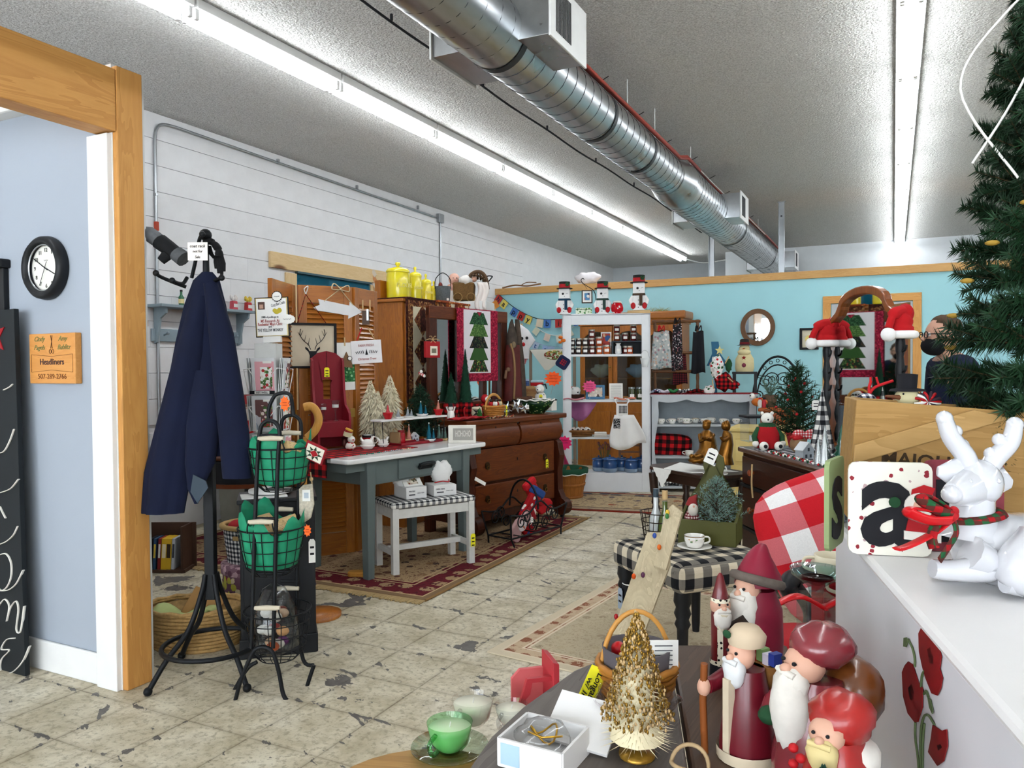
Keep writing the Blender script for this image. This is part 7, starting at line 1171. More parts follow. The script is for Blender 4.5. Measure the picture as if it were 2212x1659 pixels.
# ---------------------------------------------------------------- grey open hutch base with teacups
GC=mt('#b9bfc4',0.55,0,0.05);gA=sA;G0=W(S1,sA,(0.01,0.0,0));gz=onp(W(G0,gA,(0,0,0)),gA,0,1500,852).z;gw=1.06
gc=thing('grey_hutch','pale grey painted open hutch with scalloped valance and teacups','shelf',W(G0,gA,(gw/2,0.17,0)),gA);GCL=Vector(gc.location)
for s in (-1,1):
    MB().box((s*(gw/2-0.012),0,gz/2),(0.024,0.34,gz)).build('side_panel',GC,gc,0.002);e=[(0,0),(0.075,0),(0.075,gz*0.05)]+[(0.05+0.022*math.cos(i*0.7),gz*(0.1+0.08*i)) for i in range(11)]+[(0.08,gz),(0,gz)];m=MB();m.prism([(s*(-gw/2+a) if s > 0 else s*(-gw/2+a),b) for a,b in e],0.018,-0.18);m.build('scalloped_stile',GC,gc)
MB().box((0,0.16,gz/2),(gw-0.04,0.015,gz-0.1)).build('back_panel',mt('#a3adb4',0.6),gc);MB().box((0,0,gz-0.012),(gw+0.03,0.37,0.024)).build('top',GC,gc,0.004);m=MB();m.prism([(-gw/2,gz-0.02),(gw/2,gz-0.02)]+[(gw/2-i*gw/30,gz-0.05-0.035*abs(math.sin(i/30*PI*3))) for i in range(31)],0.018,-0.185);m.build('valance',GC,gc)
def ong(px,py,ly): return onp(GCL,gA,ly,px,py)
gs=[ong(1500,917,-0.17).z,ong(1500,986,-0.17).z,0.06]
for z in gs: MB().box((0,0,z-0.012),(gw-0.05,0.32,0.024)).build('shelf_board',GC,gc,0.002)
FL=['#d9b53a','#c98a3a','#a84a4a','#6a8a4a']
for i,(px,ly,l) in enumerate(((1427,-0.1,'yellow-flowered teacup at the shelf-stile end of the grey hutch'),(1452,-0.1,'small yellow-flowered teacup second along the grey hutch'),(1470,0.03,'yellow rose teacup at the back of the grey hutch'),(1483,-0.11,'teacup on saucer with coloured band mid hutch'),(1502,0.02,'plain pale teacup at the back of the grey hutch'),(1522,-0.1,'white teacup behind the gold statue'),(1536,0.0,'wide two-handled cup behind the gold statues'),(1562,-0.1,'white teacup with gold rim near the hutch end'),(1590,-0.1,'small creamer cup at the far end of the hutch'))):
    p=ong(px,915,ly);t=thing('teacup',l,'teacup',(p.x,p.y,gs[0]+0.001),gA,'teacups in the grey hutch');mug(t,0.045 if i in (0,6) else 0.038,0.055,PORC,True,a=PI if i in (0,1,6) else 0.0,band=metal('#c9a24a') if i % 3 == 1 else None);MB().lathe([(0.0405 if i not in (0,6) else 0.048,0.028),(0.0425 if i not in (0,6) else 0.05,0.045)],18,cap=False).build('flower_band',spots('#f1efe8',[FL[i % 4],'#5a7a3a'],60,0.3,0.2),t)
    if i in (3,6): MB().lathe([(0.03,-0.002),(0.065,0.01),(0.066,0.013),(0.03,0.003)],22).build('saucer',PORC,t);t.location.z += 0.004
c0=ong(1445,965,0.0);t=thing('plaid_pillow','red and black buffalo plaid pillow on the middle hutch shelf','pillow',(c0.x,c0.y,gs[1]+0.1),0,rot=(0.2,0.05,gA));MB().ell((0,0,0),(0.24,0.09,0.12),28,16,fn=lambda v: (abs(v.x)**4+abs(v.z)**4+abs(v.y)**2.2+1e-6)**-0.25 if True else 1).build('cushion',gingham('#c4161c','#5a0b10','#120809',0.04),t)
t=thing('teacup','white floral teacup beside the plaid pillow','teacup',(lambda p: (p.x,p.y,gs[1]+0.001))(ong(1489,980,-0.12)),gA,'teacups in the grey hutch');mug(t,0.045,0.055,PORC,True,a=PI)
t=thing('checked_cloth','black and white checked cloth on the bottom hutch shelf','cloth',(lambda p: (p.x,p.y,gs[2]))(ong(1445,1045,-0.08)),gA);MB().grid(lambda u,v: ((u-0.5)*0.36,(v-0.5)*0.14,0.03+0.025*math.sin(u*12+v*5)),18,6).build('cloth',BWG,t,sol=0.02);o=MB().ell((0,0,0.04),(0.07,0.05,0.04),12,8).build('dark_shoe',INK);o.location=(lambda p: (p.x,p.y,gs[2]))(ong(1520,1045,-0.05));tag(o,'dark felt slipper on the bottom hutch shelf','slipper')
# goods on the grey hutch: cloths, garment rack, aprons
zz=gz+0.001
t=thing('red_table_cloth','red fringed runner along the top of the grey hutch','table runner',GCL+Vector((0,0,zz)),gA);MB().box((0,-0.03,0.004),(gw+0.04,0.3,0.006)).build('cloth',mt('#8a1622',0.95,0,0.3,40),t,0.002);m=MB()
for i in range(150): x=-gw/2+gw*i/150;needle(m,Vector((x,-0.18,0.004)),Vector((random.random()-0.5,-0.3,-1)).normalized(),0.02,0.006)
m.build('fringe',mt('#8a1622',0.95),t)['kind']='stuff'
for i,(px,w,mm,l) in enumerate(((1430,0.15,mt('#d8d2de',0.9),'folded lilac print cloth on the grey hutch'),(1453,0.1,mt('#2f7a44',0.9),'folded green felt on the grey hutch'),(1475,0.13,BWG,'folded black and white check cloth on the grey hutch'),(1500,0.18,PLAID,'folded red plaid napkin on the grey hutch'),(1415,0.1,spots('#3a4a6a',['#a33a4a','#d8d8d8'],40,0.4),'folded navy print cloth at the hutch end'))): p=ong(px,845,-0.06+0.02*(i % 2));o=MB().grid(lambda u,v: ((u-0.5)*w,(v-0.5)*0.12,0.02+0.01*math.sin(u*7+i)+0.008*math.cos(v*5)),10,5).build('folded_cloth',mm,None,sol=0.022);o.location=(p.x,p.y,zz+0.008);o.rotation_euler=(0,0,gA+0.3*(i % 3-1));tag(o,l,'cloth')
RK=wood('#6b4422','#4a2a12',0.4,2,'z');p0,p1=ong(1415,840,0.08),ong(1507,840,0.08);rzt=ong(1460,694,0.08).z
t=thing('garment_rack','turned wooden bobbin rack on the grey hutch holding aprons','rack',((p0.x+p1.x)/2,(p0.y+p1.y)/2,zz+0.008),gA);rw=math.hypot(p1.x-p0.x,p1.y-p0.y);hh=rzt-zz-0.01
BOB=lambda L: [(0.012+0.006*abs(math.sin(i*0.9)),L*i/24) for i in range(25)]
for s in (-1,1): MB().lathe(BOB(hh),10,(s*rw/2,0,0)).build('post',RK,t);MB().box((s*rw/2,0,0.008),(0.04,0.16,0.016)).build('foot',RK,t)
for z in (hh,hh*0.56,hh*0.3): m=MB();m.M=Matrix.Translation((-rw/2-0.03,0,z)) @ Matrix.Rotation(PI/2,4,'Y');m.lathe(BOB(rw+0.06),10);m.build('rail',RK,t)
def apron(label,pxl,pxr,pyt,pyb,mat,ly,nm='apron',tie=None):
    a,b=ong(pxl,pyt,ly),ong(pxr,pyb,ly);w=math.hypot(b.x-a.x,b.y-a.y);h=a.z-b.z;t=thing(nm,label,'apron',((a.x+b.x)/2,(a.y+b.y)/2,b.z),gA);MB().grid(lambda u,v: ((u-0.5)*w*(0.72+0.28*v),-0.012*math.sin(u*11)*(0.3+v),h*(1-v)-0.01*math.sin(u*6)),16,8).build('cloth',mat,t,sol=0.006)
    if tie: MB().tube(spl([(-0.03,-0.01,h),(-0.02,-0.02,h+0.06),(0.0,-0.012,h+0.02),(0.025,-0.02,h+0.06),(0.03,-0.01,h)]),0.014,6,flat=0.4).build('tie',mt(tie,0.9),t)
apron('grey apron with pastel print and red tie on the bobbin rack',1405,1452,716,796,spots('#a9adab',['#b59a8a','#7a8a8c','#d8d0c8','#9a7a80'],34,0.45),0.04,tie='#b5141c');apron('black floral apron on the bobbin rack',1450,1476,700,800,spots('#1a181c',['#8a5a60','#d0c8c8','#4a4448'],60,0.4),0.06,tie='#1a181c');apron('dark plaid apron hanging low on the bobbin rack',1452,1486,765,830,gingham('#6b1a20','#3a1216','#1a0c10',0.012),0.085);apron('plain black apron at the end of the bobbin rack',1493,1524,716,806,mt('#16171c',0.9),0.05,tie='#16171c')
# plaid gnome and blue wine bag at the end of the hutch
p=ong(1555,850,-0.05);t=thing('poinsettia_bundle','bundle of plaid and poinsettia cloth gift bags with clothespins on the hutch','gift bags',(p.x,p.y,zz+0.006),gA);g=tr(t.location);POI=spots('#e9e6e2',['#b3141c','#2a5a34','#c9c4c0'],30,0.42)
for (px,py,rx,rz_2,mm,nm) in ((1548,795,0.07,0.13,POI,'tall_bag'),(1562,825,0.09,0.1,PLAID,'plaid_bag'),(1532,845,0.06,0.06,POI,'small_bag'),(1580,832,0.08,0.05,PLAID,'plaid_fold'),(1573,790,0.035,0.07,mt('#1f4a2c',0.9),'green_bag')): c=g(px,py);MB().ell(c,(rx,0.045,rz_2),16,10,fn=lambda v: 1+0.13*math.sin(7*v.x+6*v.z)).build(nm,mm,t)
for (a,b) in (((1575,770),(1567,785)),((1540,820),(1543,840)),((1573,815),(1584,825)),((1560,850),(1559,862))): MB().bar(g(*a,-0.06),g(*b,-0.06),0.012,0.01).build('clothespin',TAN,t)
c=g(1554,757);m=MB();m.prism([(c.x+(0.05 if i % 2 == 0 else 0.021)*math.cos(PI/2+i*PI/5),c.z+(0.05 if i % 2 == 0 else 0.021)*math.sin(PI/2+i*PI/5)) for i in range(10)],0.01,c.y-0.01);m.build('star',mt('#d9cf8a',0.6),t);MB().tube([g(1554,764),g(1552,785)],0.004,5).build('star_stem',TAN,t)
# patterned rug in front of the hutch
p=az(1380,1085);t=thing('southwest_rug','tan geometric rug with red edge in front of the hutch','rug',(-2.1,7.1,0),0.17);MB().box((0,0,0.005),(2.3,1.0,0.008)).build('pile',rug_mat('rug_two','#b59f7c',['#7a6a5c','#5a5258','#8a7354','#9a5a3c'],'#a89478',['#54505a','#8a7a66','#4a3a34'],1.15,0.5,0.16,7,'#7a2a1c'),t)
# ================================================================ right of the hutch: wall pieces
p=ay(1637,707,YB-0.005);k=pix(p);t=thing('oval_mirror','oval mirror in a brown frame on the blue wall','mirror',p,0);rx,rz_=36*k,40*k
MB().ring(circ(rx,40,rz=rz_),circ(rx*0.72,40,rz=rz_*0.74),0.03,-0.03,sm=False).build('frame',mt('#6b4a2e',0.5,0,0.2,20),t,0.006);MB().prism(circ(rx*0.76,40,rz=rz_*0.78),0.006,-0.014).build('mirror_glass',mirror_mat(),t)
p=ay(1748,732,YB-0.005);k=pix(p);t=thing('coin_picture','small black framed medallion print on the blue wall','picture',p,0);MB().ring(rrect(38*k,47*k,0.003,1),rrect(28*k,37*k,0.002,1),0.025,-0.025).build('frame',INK,t,0.003);MB().box((0,-0.008,0),(30*k,0.006,39*k)).build('mount',mt('#d8d0b8',0.8),t);MB().prism(circ(8*k,24),0.004,-0.015).build('medallion',metal('#a8965a',0.4),t)
# black plant stand with plush snowman, iron bench with arched back
p=az(1609,1020);p=ay(1609,803,8.6);t=thing('black_stand','black square plant stand against the blue wall','stand',(p.x,8.6,0),0.15);MB().box((0,0,p.z-0.012),(0.26,0.26,0.024)).build('top',BLACKM,t,0.003)
for s in (-1,1):
    for e in (-1,1): MB().box((s*0.11,e*0.11,p.z/2-0.012),(0.03,0.03,p.z-0.024)).build('leg',BLACKM,t)
    MB().box((0,s*0.11,p.z*0.45),(0.19,0.02,0.02)).build('rail',BLACKM,t)
t=thing('plush_snowman','cream fabric snowman with brimmed hat and heart patch on the black stand','snowman',(p.x,8.58,p.z+0.001),0.1);MUS=mt('#d9cb9c',0.95,0,0.1,30)
MB().lathe([(0.09,0),(0.1,0.04),(0.095,0.14),(0.06,0.2)],20).build('body',MUS,t);MB().ell((0,0,0.25),(0.055,0.05,0.052),14,10).build('head',MUS,t);MB().ell((0,-0.055,0.21),(0.07,0.03,0.035),12,8).build('arm',MUS,t);MB().lathe([(0.085,0.285),(0.05,0.295),(0.048,0.345),(0.03,0.355)],18).build('hat',mt('#2a2422',0.9),t);MB().lathe([(0.052,0.295),(0.051,0.318)],18,cap=False).build('hat_band',mt('#6b1a20',0.9),t);MB().lathe([(0.056,0.2),(0.06,0.215),(0.052,0.225)],18,cap=False).build('scarf',gingham('#8a2a2a','#5a1a1c','#2a1214',0.01),t);m=MB();m.prism([((0.026 if i % 2 == 0 else 0.011)*math.cos(PI/2+i*PI/5),0.15+(0.026 if i % 2 == 0 else 0.011)*math.sin(PI/2+i*PI/5)) for i in range(10)],0.004,-0.1);m.build('star_patch',mt('#8a2420',0.9),t);MB().ell((0,-0.1,0.07),(0.022,0.006,0.024),10,7).build('heart_patch',mt('#6b2a3a',0.9),t);MB().tube([(0,-0.05,0.25),(-0.02,-0.075,0.245)],[0.008,0.002],6).build('nose',mt('#c9641c',0.6),t)
p=ay(1680,830,9.2);t=thing('iron_bench','black iron bench with arched scrollwork back at the blue wall','bench',(p.x,9.2,0),0.0);k=pix(p);g=tr(Vector((p.x,9.2,0)));zt=ay(1680,770,9.2).z;zb=ay(1680,870,9.2).z;R=52*k
MB().tube([(-R,0,0)]+[(R*math.cos(a),0,zb+(zt-zb)*math.sin(a)) for a in [PI-i*PI/20 for i in range(21)]]+[(R,0,0)],0.013,8).tube([(R*0.85*math.cos(a),0,zb+(zt-zb)*0.82*math.sin(a)) for a in [PI-i*PI/20 for i in range(21)]],0.008,6).build('arched_back',IRON,t)
for x,z,r,s in ((-0.5,0.45,0.08,1),(0.5,0.45,0.08,-1),(-0.2,0.5,0.09,-1),(0.2,0.5,0.09,1),(-0.75,0.15,0.06,-1),(0.75,0.15,0.06,1),(0,0.15,0.1,1),(-0.4,0.05,0.08,1),(0.4,0.05,0.08,-1)): MB().tube(scroll((x*R,zb+z*(zt-zb)),r,0,s),0.006,5).build('scroll',IRON,t)
for i in range(7): a=PI/2+(i-3)*0.3;MB().tube([(R*0.92*math.cos(a)+0.018*math.cos(b),0,zb+(zt-zb)*0.91*math.sin(a)+0.018*math.sin(b)) for b in [j*PI/5 for j in range(10)]],0.004,5,closed=True).build('ring',IRON,t)
MB().box((0,-0.2,0.44),(2*R,0.4,0.02)).build('seat',IRON,t)
for s in (-1,1): MB().tube([(s*R,-0.38,0.44),(s*R,-0.4,0)],0.012,6).build('leg',IRON,t)
def cab(name,label,px0,px1,pyt,yy,mat,d=0.4,rz=0.0,kn=True):
    a,b=ay(px0,pyt,yy),ay(px1,pyt,yy);w=b.x-a.x;t=thing(name,label,'cabinet',((a.x+b.x)/2,yy+d/2,0),rz);h=(a.z+b.z)/2;MB().box((0,0,h/2-0.02),(w,d,h-0.04)).build('carcass',mat,t,0.006);MB().box((0,0,h-0.018),(w+0.04,d+0.04,0.036)).build('top',mat,t,0.012)
    for i in range(3):
        d_=MB().box((0,-d/2-0.006,h*(0.2+0.28*i)),(w-0.08,0.014,h*0.24)).build('drawer',mat,t,0.004)
        for s in (-1,1): MB().ell((s*w*0.28,-d/2-0.02,h*(0.2+0.28*i)),0.014,8,6).build('knob',mat,d_)
    return t,h
oc_,oh=cab('orange_chest','orange-brown wooden chest under the iron bench back',1642,1712,882,7.9,wood('#a8551c','#7d350c',0.35,1,'x'));yc_,yh=cab('yellow_chest','pale yellow painted chest behind the dark dresser',1578,1725,925,6.6,mt('#d9c07a',0.45,0,0.06))
p=ay(1609,887,7.95);t=thing('bird_figure','orange and white bird figure on the orange chest','figurine',(ay(1632,890,7.8).x,8.05,oh+0.001),0);MB().ell((0,0,0.05),(0.08,0.04,0.045),14,9).build('body',mt('#d8742c',0.5),t);MB().ell((-0.07,0,0.11),0.03,10,8).build('head',PORC,t);MB().ell((-0.085,-0.025,0.115),0.008,7,5).build('eye',INK,t)
for i,(px,c,l) in enumerate(((1650,'#b3222c','small red lidded bottle on the orange chest'),(1641,'#d8d4cc','small white bottle on the orange chest'))): p=ay(px,882,7.98);t=thing('bottle',l,'bottle',(p.x,8.0,oh+0.001),0);MB().lathe([(0.02,0),(0.024,0.05),(0.012,0.08)],12).build('glass_body',mt(c,0.3),t);MB().cyl((0,0,0.08),(0,0,0.1),0.014,n=10).build('cap',INK if i == 0 else RED,t)
t=thing('frosted_urn','wire urn with frosted pine sprigs in front of the iron bench','plant',(ay(1665,870,8.2).x,8.15,oh+0.001),0);MB().lathe([(0.05,0),(0.08,0.12),(0.07,0.12),(0.04,0.01)],16,cap=False).build('urn',mt('#5a4634',0.7,0,0.3,50),t);m=MB()
for i in range(9): a=i*0.7;bough(m,(0,0,0.1),(0.09*math.cos(a),0.07*math.sin(a),0.24+0.04*(i % 3)),0.04,34,0.007,0,tmi=0)
m.build('sprigs',mt('#5a7464',0.9),t)
# ---------------------------------------------------------------- dark dresser with gentleman's mirror
KA_=math.atan2(-0.848,0.53);KC=Vector((-0.37,4.652,0));KZ=0.8;DK=wood('#3c1a0b','#160703',0.35,1,'x');KL=1.16
kd=thing('dark_dresser','long dark walnut dresser with wooden knobs and key ribbon','dresser',KC,KA_);MB().box((0,0.01,0.41),(KL-0.04,0.46,0.72)).build('carcass',DK,kd,0.004);MB().box((0,0,KZ-0.016),(KL,0.5,0.032)).build('top',wood('#5a3a26','#33190d',0.28,1,'x',0.3),kd,0.01)
for i,(z,h) in enumerate(((0.66,0.17),(0.43,0.24),(0.17,0.24))):
    d_=MB().box((0,-0.225,z),(KL-0.08,0.02,h)).build('drawer',DK,kd,0.006);MB().box((0,-0.232,z-h/2-0.012),(KL-0.04,0.016,0.016)).build('moulding',BLACKM,d_)
    for s in (-1,1): MB().cyl((s*0.36,-0.235,z),(s*0.36,-0.25,z),0.01,n=8).ell((s*0.36,-0.262,z),(0.02,0.012,0.02),12,8).build('knob',mt('#8a3c14',0.35),d_)
for s in (-1,1):
    for e in (-1,1): MB().cyl((s*0.5,e*0.18,0),(s*0.5,e*0.18,0.06),0.018,0.03,10).build('foot',DK,kd)
MB().tube(spl([(-0.3,-0.27,0.72),(-0.29,-0.275,0.66),(-0.305,-0.27,0.6),(-0.29,-0.27,0.52)]),0.006,5,flat=0.4).build('key_ribbon',TAN,kd)
def onk(px,ly,py=900): p=onp(KC,KA_,ly,px,py);return Vector((p.x,p.y,KZ+0.001))
def okz(px,py,ly): return onp(KC,KA_,ly,px,py).z
# mirror
ly=0.17;xa,xb=onk(1799,ly),onk(1942,ly);mc=(xa+xb)/2;mw=(xb-xa).length;zt=okz(1868,618,ly)-KZ;CH=wood('#8a4a1a','#5a2808',0.3,1,'z',0.3)
dm_=thing('arched_mirror','arched cherry framed dressing mirror on the dark dresser','mirror',mc,KA_+0.09);hw=mw/2
def arch(w,z0,z1,zs,n=13): return [(-w,z0),(-w,zs)]+[(-w*0.93,zs+(z1-zs)*0.2),(-w*0.7,zs+(z1-zs)*0.42),(-w*0.62,zs+(z1-zs)*0.6)]+[(w*0.62*math.cos(a),zs+(z1-zs)*(0.6+0.4*math.sin(a))) for a in [PI-i*PI/(n-1) for i in range(1,n-1)]]+[(w*0.62,zs+(z1-zs)*0.6),(w*0.7,zs+(z1-zs)*0.42),(w*0.93,zs+(z1-zs)*0.2),(w,zs),(w,z0)]
zs=okz(1868,705,ly)-KZ;MB().ring(arch(hw,0.0,zt,zs),arch(hw-0.035,0.06,zt-0.045,zs-0.01),0.045,-0.022).build('frame',CH,dm_,0.006);MB().prism(arch(hw-0.03,0.05,zt-0.04,zs-0.008),0.006,0.006).build('mirror_glass',mirror_mat(),dm_);MB().box((0,0.0,0.025),(mw*1.05,0.12,0.05)).build('base',CH,dm_,0.006)
for s,px,l in ((-1,1786,'black turned finial post beside the small tree'),(1,1944,'black turned finial post beside the person')):
    q=onk(px,0.12);t=thing('turned_post',l,'post',q,KA_,'finial posts');hp=okz(px,735 if s < 0 else 715,0.12)-KZ;MB().lathe([(0.045,0),(0.045,0.02),(0.018,0.05)]+[(0.013+0.011*abs(math.sin(i*0.8)),0.05+(hp-0.05)*i/20) for i in range(21)],12).build('spindle',BLACKM,t)
    for a in range(3): MB().tube(spl([(0,0,hp*0.55+0.1*a),(0.04,0,hp*0.55+0.1*a+0.01),(0.05,0,hp*0.55+0.1*a+0.035)]),0.006,6).build('peg',BLACKM,t)
    h=thing('santa_hat',['red santa hat with white pompom hung by the small tree','red santa hat tilted over the post by the person'][s > 0],'hat',q+Vector((0,0,hp-0.02)),YAW+0.2*s,'santa hats');m=MB();m.tube(spl([(0,0,0.0),(0,0,0.06),(0.02,0,0.11),(-0.05*1,-0.02,0.1),(-0.09,-0.03,0.03)]),[0.062]*6+[0.055]*6+[0.045]*6+[0.03]*8+[0.018]*7,12);m.build('felt',mt('#b3141a',0.95,0,0.15),h);MB().tube([(0.064*math.cos(a),0.064*math.sin(a),0.0) for a in [i*PI/8 for i in range(16)]],0.02,8,closed=True).build('fur_trim',mt('#f0eeec',0.95),h);MB().ell((-0.09,-0.03,0.0),0.035,12,8).build('pompom',mt('#f4f2f0',0.95),h)
# berry tree, bear, cone tree and trinkets
q=onk(1722,0.1);k=pix(q);t=thing('berry_tree','small green tree with red berries and bow on the dark dresser','tree decoration',q,0);hT=okz(1722,780,0.1)-KZ;m=MB();pine(m,hT-0.06,0.19,11,10,0.045,50,0.006,0,1,0.06,0.1);m.build('foliage',[mt('#123a1e',0.85,0,0.4,30),mt('#3a2a1c',0.8)],t);m=MB()
for i in range(16): a=i*2.4;z=0.1+(hT-0.2)*i/16;r=0.16*(1-i/18);m.ell((r*math.cos(a),r*math.sin(a),z+r*0.5),0.01,7,5)
m.build('berries',RED,t)['kind']='stuff';MB().lathe([(0.05,0),(0.07,0.09),(0.06,0.09)],14).build('pot',RED,t);pricetag(t,(0.12,-0.12,0.3),0.045,0.06)
q=onk(1657,-0.15);t=thing('polar_bear','white polar bear toy in red and green sweater on the dresser','toy',q,YAW);BW=mt('#e9e6de',0.95,0,0.06)
MB().lathe([(0.06,0.01),(0.075,0.03),(0.07,0.1),(0.045,0.15)],18).build('sweater',mt('#a8141c',0.95),t);MB().lathe([(0.05,0.135),(0.05,0.155),(0.03,0.165)],16).build('collar',GREENT,t);MB().ell((0,-0.005,0.19),(0.038,0.036,0.036),14,9).ell((-0.008,-0.04,0.182),(0.02,0.018,0.016),10,7).build('head',BW,t);MB().ell((-0.012,-0.058,0.186),0.006,7,5).build('nose',INK,t)
for s in (-1,1): MB().ell((s*0.03,0.0,0.222),0.011,8,6).build('ear',BW,t);MB().tube([(s*0.05,0,0.13),(s*0.085,-0.02,0.08),(s*0.08,-0.035,0.05)],0.017,8).build('arm',GREENT,t);MB().ell((s*0.082,-0.04,0.04),0.02,9,7).build('paw',BW,t);MB().ell((s*0.045,-0.08,0.028),(0.028,0.03,0.028),10,8).build('foot',BW,t);MB().ell((s*0.045,-0.11,0.03),(0.012,0.004,0.012),8,6).build('foot_pad',INK,t)
q=onk(1628,-0.02);t=thing('glass_case','clear glass box with black lid behind the polar bear','case',q,KA_);MB().box((0,0,0.08),(0.15,0.13,0.16)).build('glass_walls',GLS,t);MB().box((0,0,0.168),(0.165,0.145,0.016)).build('lid',INK,t,0.004);MB().lathe([(0.03,0.003),(0.03,0.04)],12).build('candle',PORC,t)
q=onk(1776,-0.02);hC=okz(1776,838,-0.02)-KZ;t=thing('plaid_cone','tall black and white plaid fabric cone tree on the dresser','tree decoration',q,KA_);MB().lathe([(0.075,0),(0.002,hC)],24).build('cone',gingham('#eceae4','#6a6a6c','#16161a',0.026),t);MB().lathe([(0.08,0),(0.08,0.012)],20).build('base',INK,t)
for px,ly,s,l in ((1782,-0.17,1.0,'taller silver tinsel tree in front of the plaid cone'),(1768,-0.2,0.7,'shorter silver tinsel tree near the little silver house')): t=thing('tinsel_tree',l,'tree decoration',onk(px,ly),0,'silver trees');t.scale=(s,s,s);m=MB();brush(m,0.2,0.055,320,0,0.012,0.01,0.1,6);m.build('tinsel',mt('#d3d8da',0.15,0.9,0.05),t);MB().lathe([(0.03,0),(0.03,0.012)],12).build('base',STEEL,t)
house('silver_house','little silver house ornament on the dark dresser',onk(1738,-0.15),YAW+0.4,0.075,'#aab2b8','#d8dde0')
for i,(px,ly) in enumerate(((1818,-0.12),(1840,-0.1))): t=thing('ceramic_tree',['green glazed ceramic tree nearer the silver trees','green glazed ceramic tree beside the crate'][i],'tree decoration',onk(px,ly),0,'ceramic trees');MB().lathe([(0.05,0),(0.055,0.01)]+[v for j in range(5) for v in ((0.05-0.009*j,0.03+0.032*j),(0.03-0.005*j,0.05+0.032*j))]+[(0.002,0.21)],14,fn=lambda a,z: 1+0.07*math.sin(7*a)).build('glazed_body',mt('#0f4a38',0.15,0,0.2,coat=0.5),t)
t=thing('cardinal_bauble','red cardinal with gingham bow on a brown bauble by the tree','ornament',onk(1725,-0.05),YAW);MB().ell((0,0,0.05),0.05,14,9).build('bauble',mt('#8a6a4a',0.6),t);MB().ell((-0.01,-0.02,0.09),(0.035,0.02,0.02),10,7).tube([(-0.035,-0.02,0.1),(-0.06,-0.025,0.095)],[0.012,0.002],6).build('cardinal',RED,t)
for s in (-1,1): MB().ell((0.03+s*0.035,-0.02,0.11),(0.04,0.012,0.03),10,7).build('bow_loop',gingham('#f0e8e6','#d8686a','#b3202a',0.008),t)
t=thing('peppermint_garland','red and white candy garland along the dark dresser front','garland',onk(1720,-0.21),KA_);m=MB()
for i in range(70): m.ell((-0.35+i*0.011,0.018*math.sin(i*1.3),0.008),(0.008,0.006,0.007),6,4,i % 3)
m.build('beads',[RED,PORC,GREENT],t)['kind']='stuff'
t=thing('check_cloth','black and white checked cloth under the dresser trinkets','cloth',KC+Vector((0,0,KZ)),KA_);MB().box((0.0,-0.1,0.002),(0.8,0.24,0.003)).build('cloth',gingham('#e9e9ea','#8a8a90','#33343c',0.03),t)
q=onk(1868,-0.1);t=thing('slate_frame','empty slate-grey picture frame leaning on the arched mirror','picture frame',onk(1862,0.0),0,rot=(-0.15,0.1,YAW));MB().ring(rrect(0.24,0.3,0.003,1,0,0.15),rrect(0.17,0.23,0.002,1,0,0.15),0.02,0).build('frame',mt('#2a3138',0.5),t,0.004)
# ---------------------------------------------------------------- side table with gold statues
SA=math.atan2(-0.468,0.625);SP=Vector((-1.22,5.33,0));SZ=0.6;ST=wood('#3f2a1e','#1c110b',0.4,1,'x')
st_=thing('side_table','small dark wooden side table with clipped corners and turned legs','table',SP,SA);m=MB();a,b,c=0.36,0.2,0.09;m.prism([(-a,-b+c),(-a+c,-b),(a-c,-b),(a,-b+c),(a,b-c),(a-c,b),(-a+c,b),(-a,b-c)],0.022,SZ-0.022,pl='xy');m.build('top',ST,st_,0.004);MB().box((0,0,SZ-0.06),(0.56,0.28,0.075)).build('apron',ST,st_,0.003)
for s in (-1,1):
    for e in (-1,1): m=MB();m.M=Matrix.Translation((s*0.26,e*0.12,0)) @ Euler((e*-0.06,s*0.06,0)).to_matrix().to_4x4();m.lathe([(0.014,0),(0.018,0.1),(0.024,0.2),(0.03,0.3),(0.022,0.32),(0.03,0.34),(0.02,0.38),(0.03,0.42),(0.03,0.55)],12);m.build('turned_leg',ST,st_)
dy=thing('lace_doily','white lace doily draped over the side table edge','doily',SP+Vector((0,0,SZ)),SA);LC=mt('#eeede8',0.95,0,0.05,60);m=MB();m.prism([(-0.3,0.1),(-0.1,-0.205),(0.16,-0.18),(0.28,0.12)],0.004,0.001,pl='xy');m.build('cloth',LC,dy);m=MB();m.prism([(-0.22,0.0),(-0.02,0.0)]+[(-0.02-0.1*i/8,-0.13*i/8-0.01*(i % 2)) for i in range(9)][1:]+[(-0.22+0.1*i/8,-0.13*i/8-0.01*(i % 2)) for i in range(8,0,-1)],0.004,-0.208);m.build('hanging_point',LC,dy)
GOLD=mt('#8a5a1e',0.3,0.75,0.45,25)
def onst(px,ly): p=onp(SP,SA,ly,px);return Vector((p.x,p.y,SZ+0.006))
q=onst(1525,-0.02);g=tr(q);k=pix(q);t=thing('kneeling_statue','gold kneeling robed statue with crossed arms on the side table','statue',q,YAW)
m=MB();loft(m,[(tuple(g(1522,998)),34*k,0.07),(tuple(g(1526,985)),30*k,0.07),(tuple(g(1530,970)),20*k,0.055),(tuple(g(1529,950)),17*k,0.05),(tuple(g(1527,936)),14*k,0.04),(tuple(g(1526,929)),6*k,0.02)],20,0.1,5);m.build('robe',GOLD,t);MB().ell(g(1526,919),(9*k,8*k,10*k),14,10).build('head',GOLD,t);MB().ell(g(1527,913,0.005),(10*k,9*k,7*k),12,8).build('hair',GOLD,t);MB().tube([g(1540,940),g(1534,950,-0.05),g(1516,945,-0.06)],[0.018,0.015,0.01],8).tube([g(1513,940),g(1513,952,-0.04),g(1530,946,-0.06)],[0.018,0.015,0.01],8).build('arms',GOLD,t)
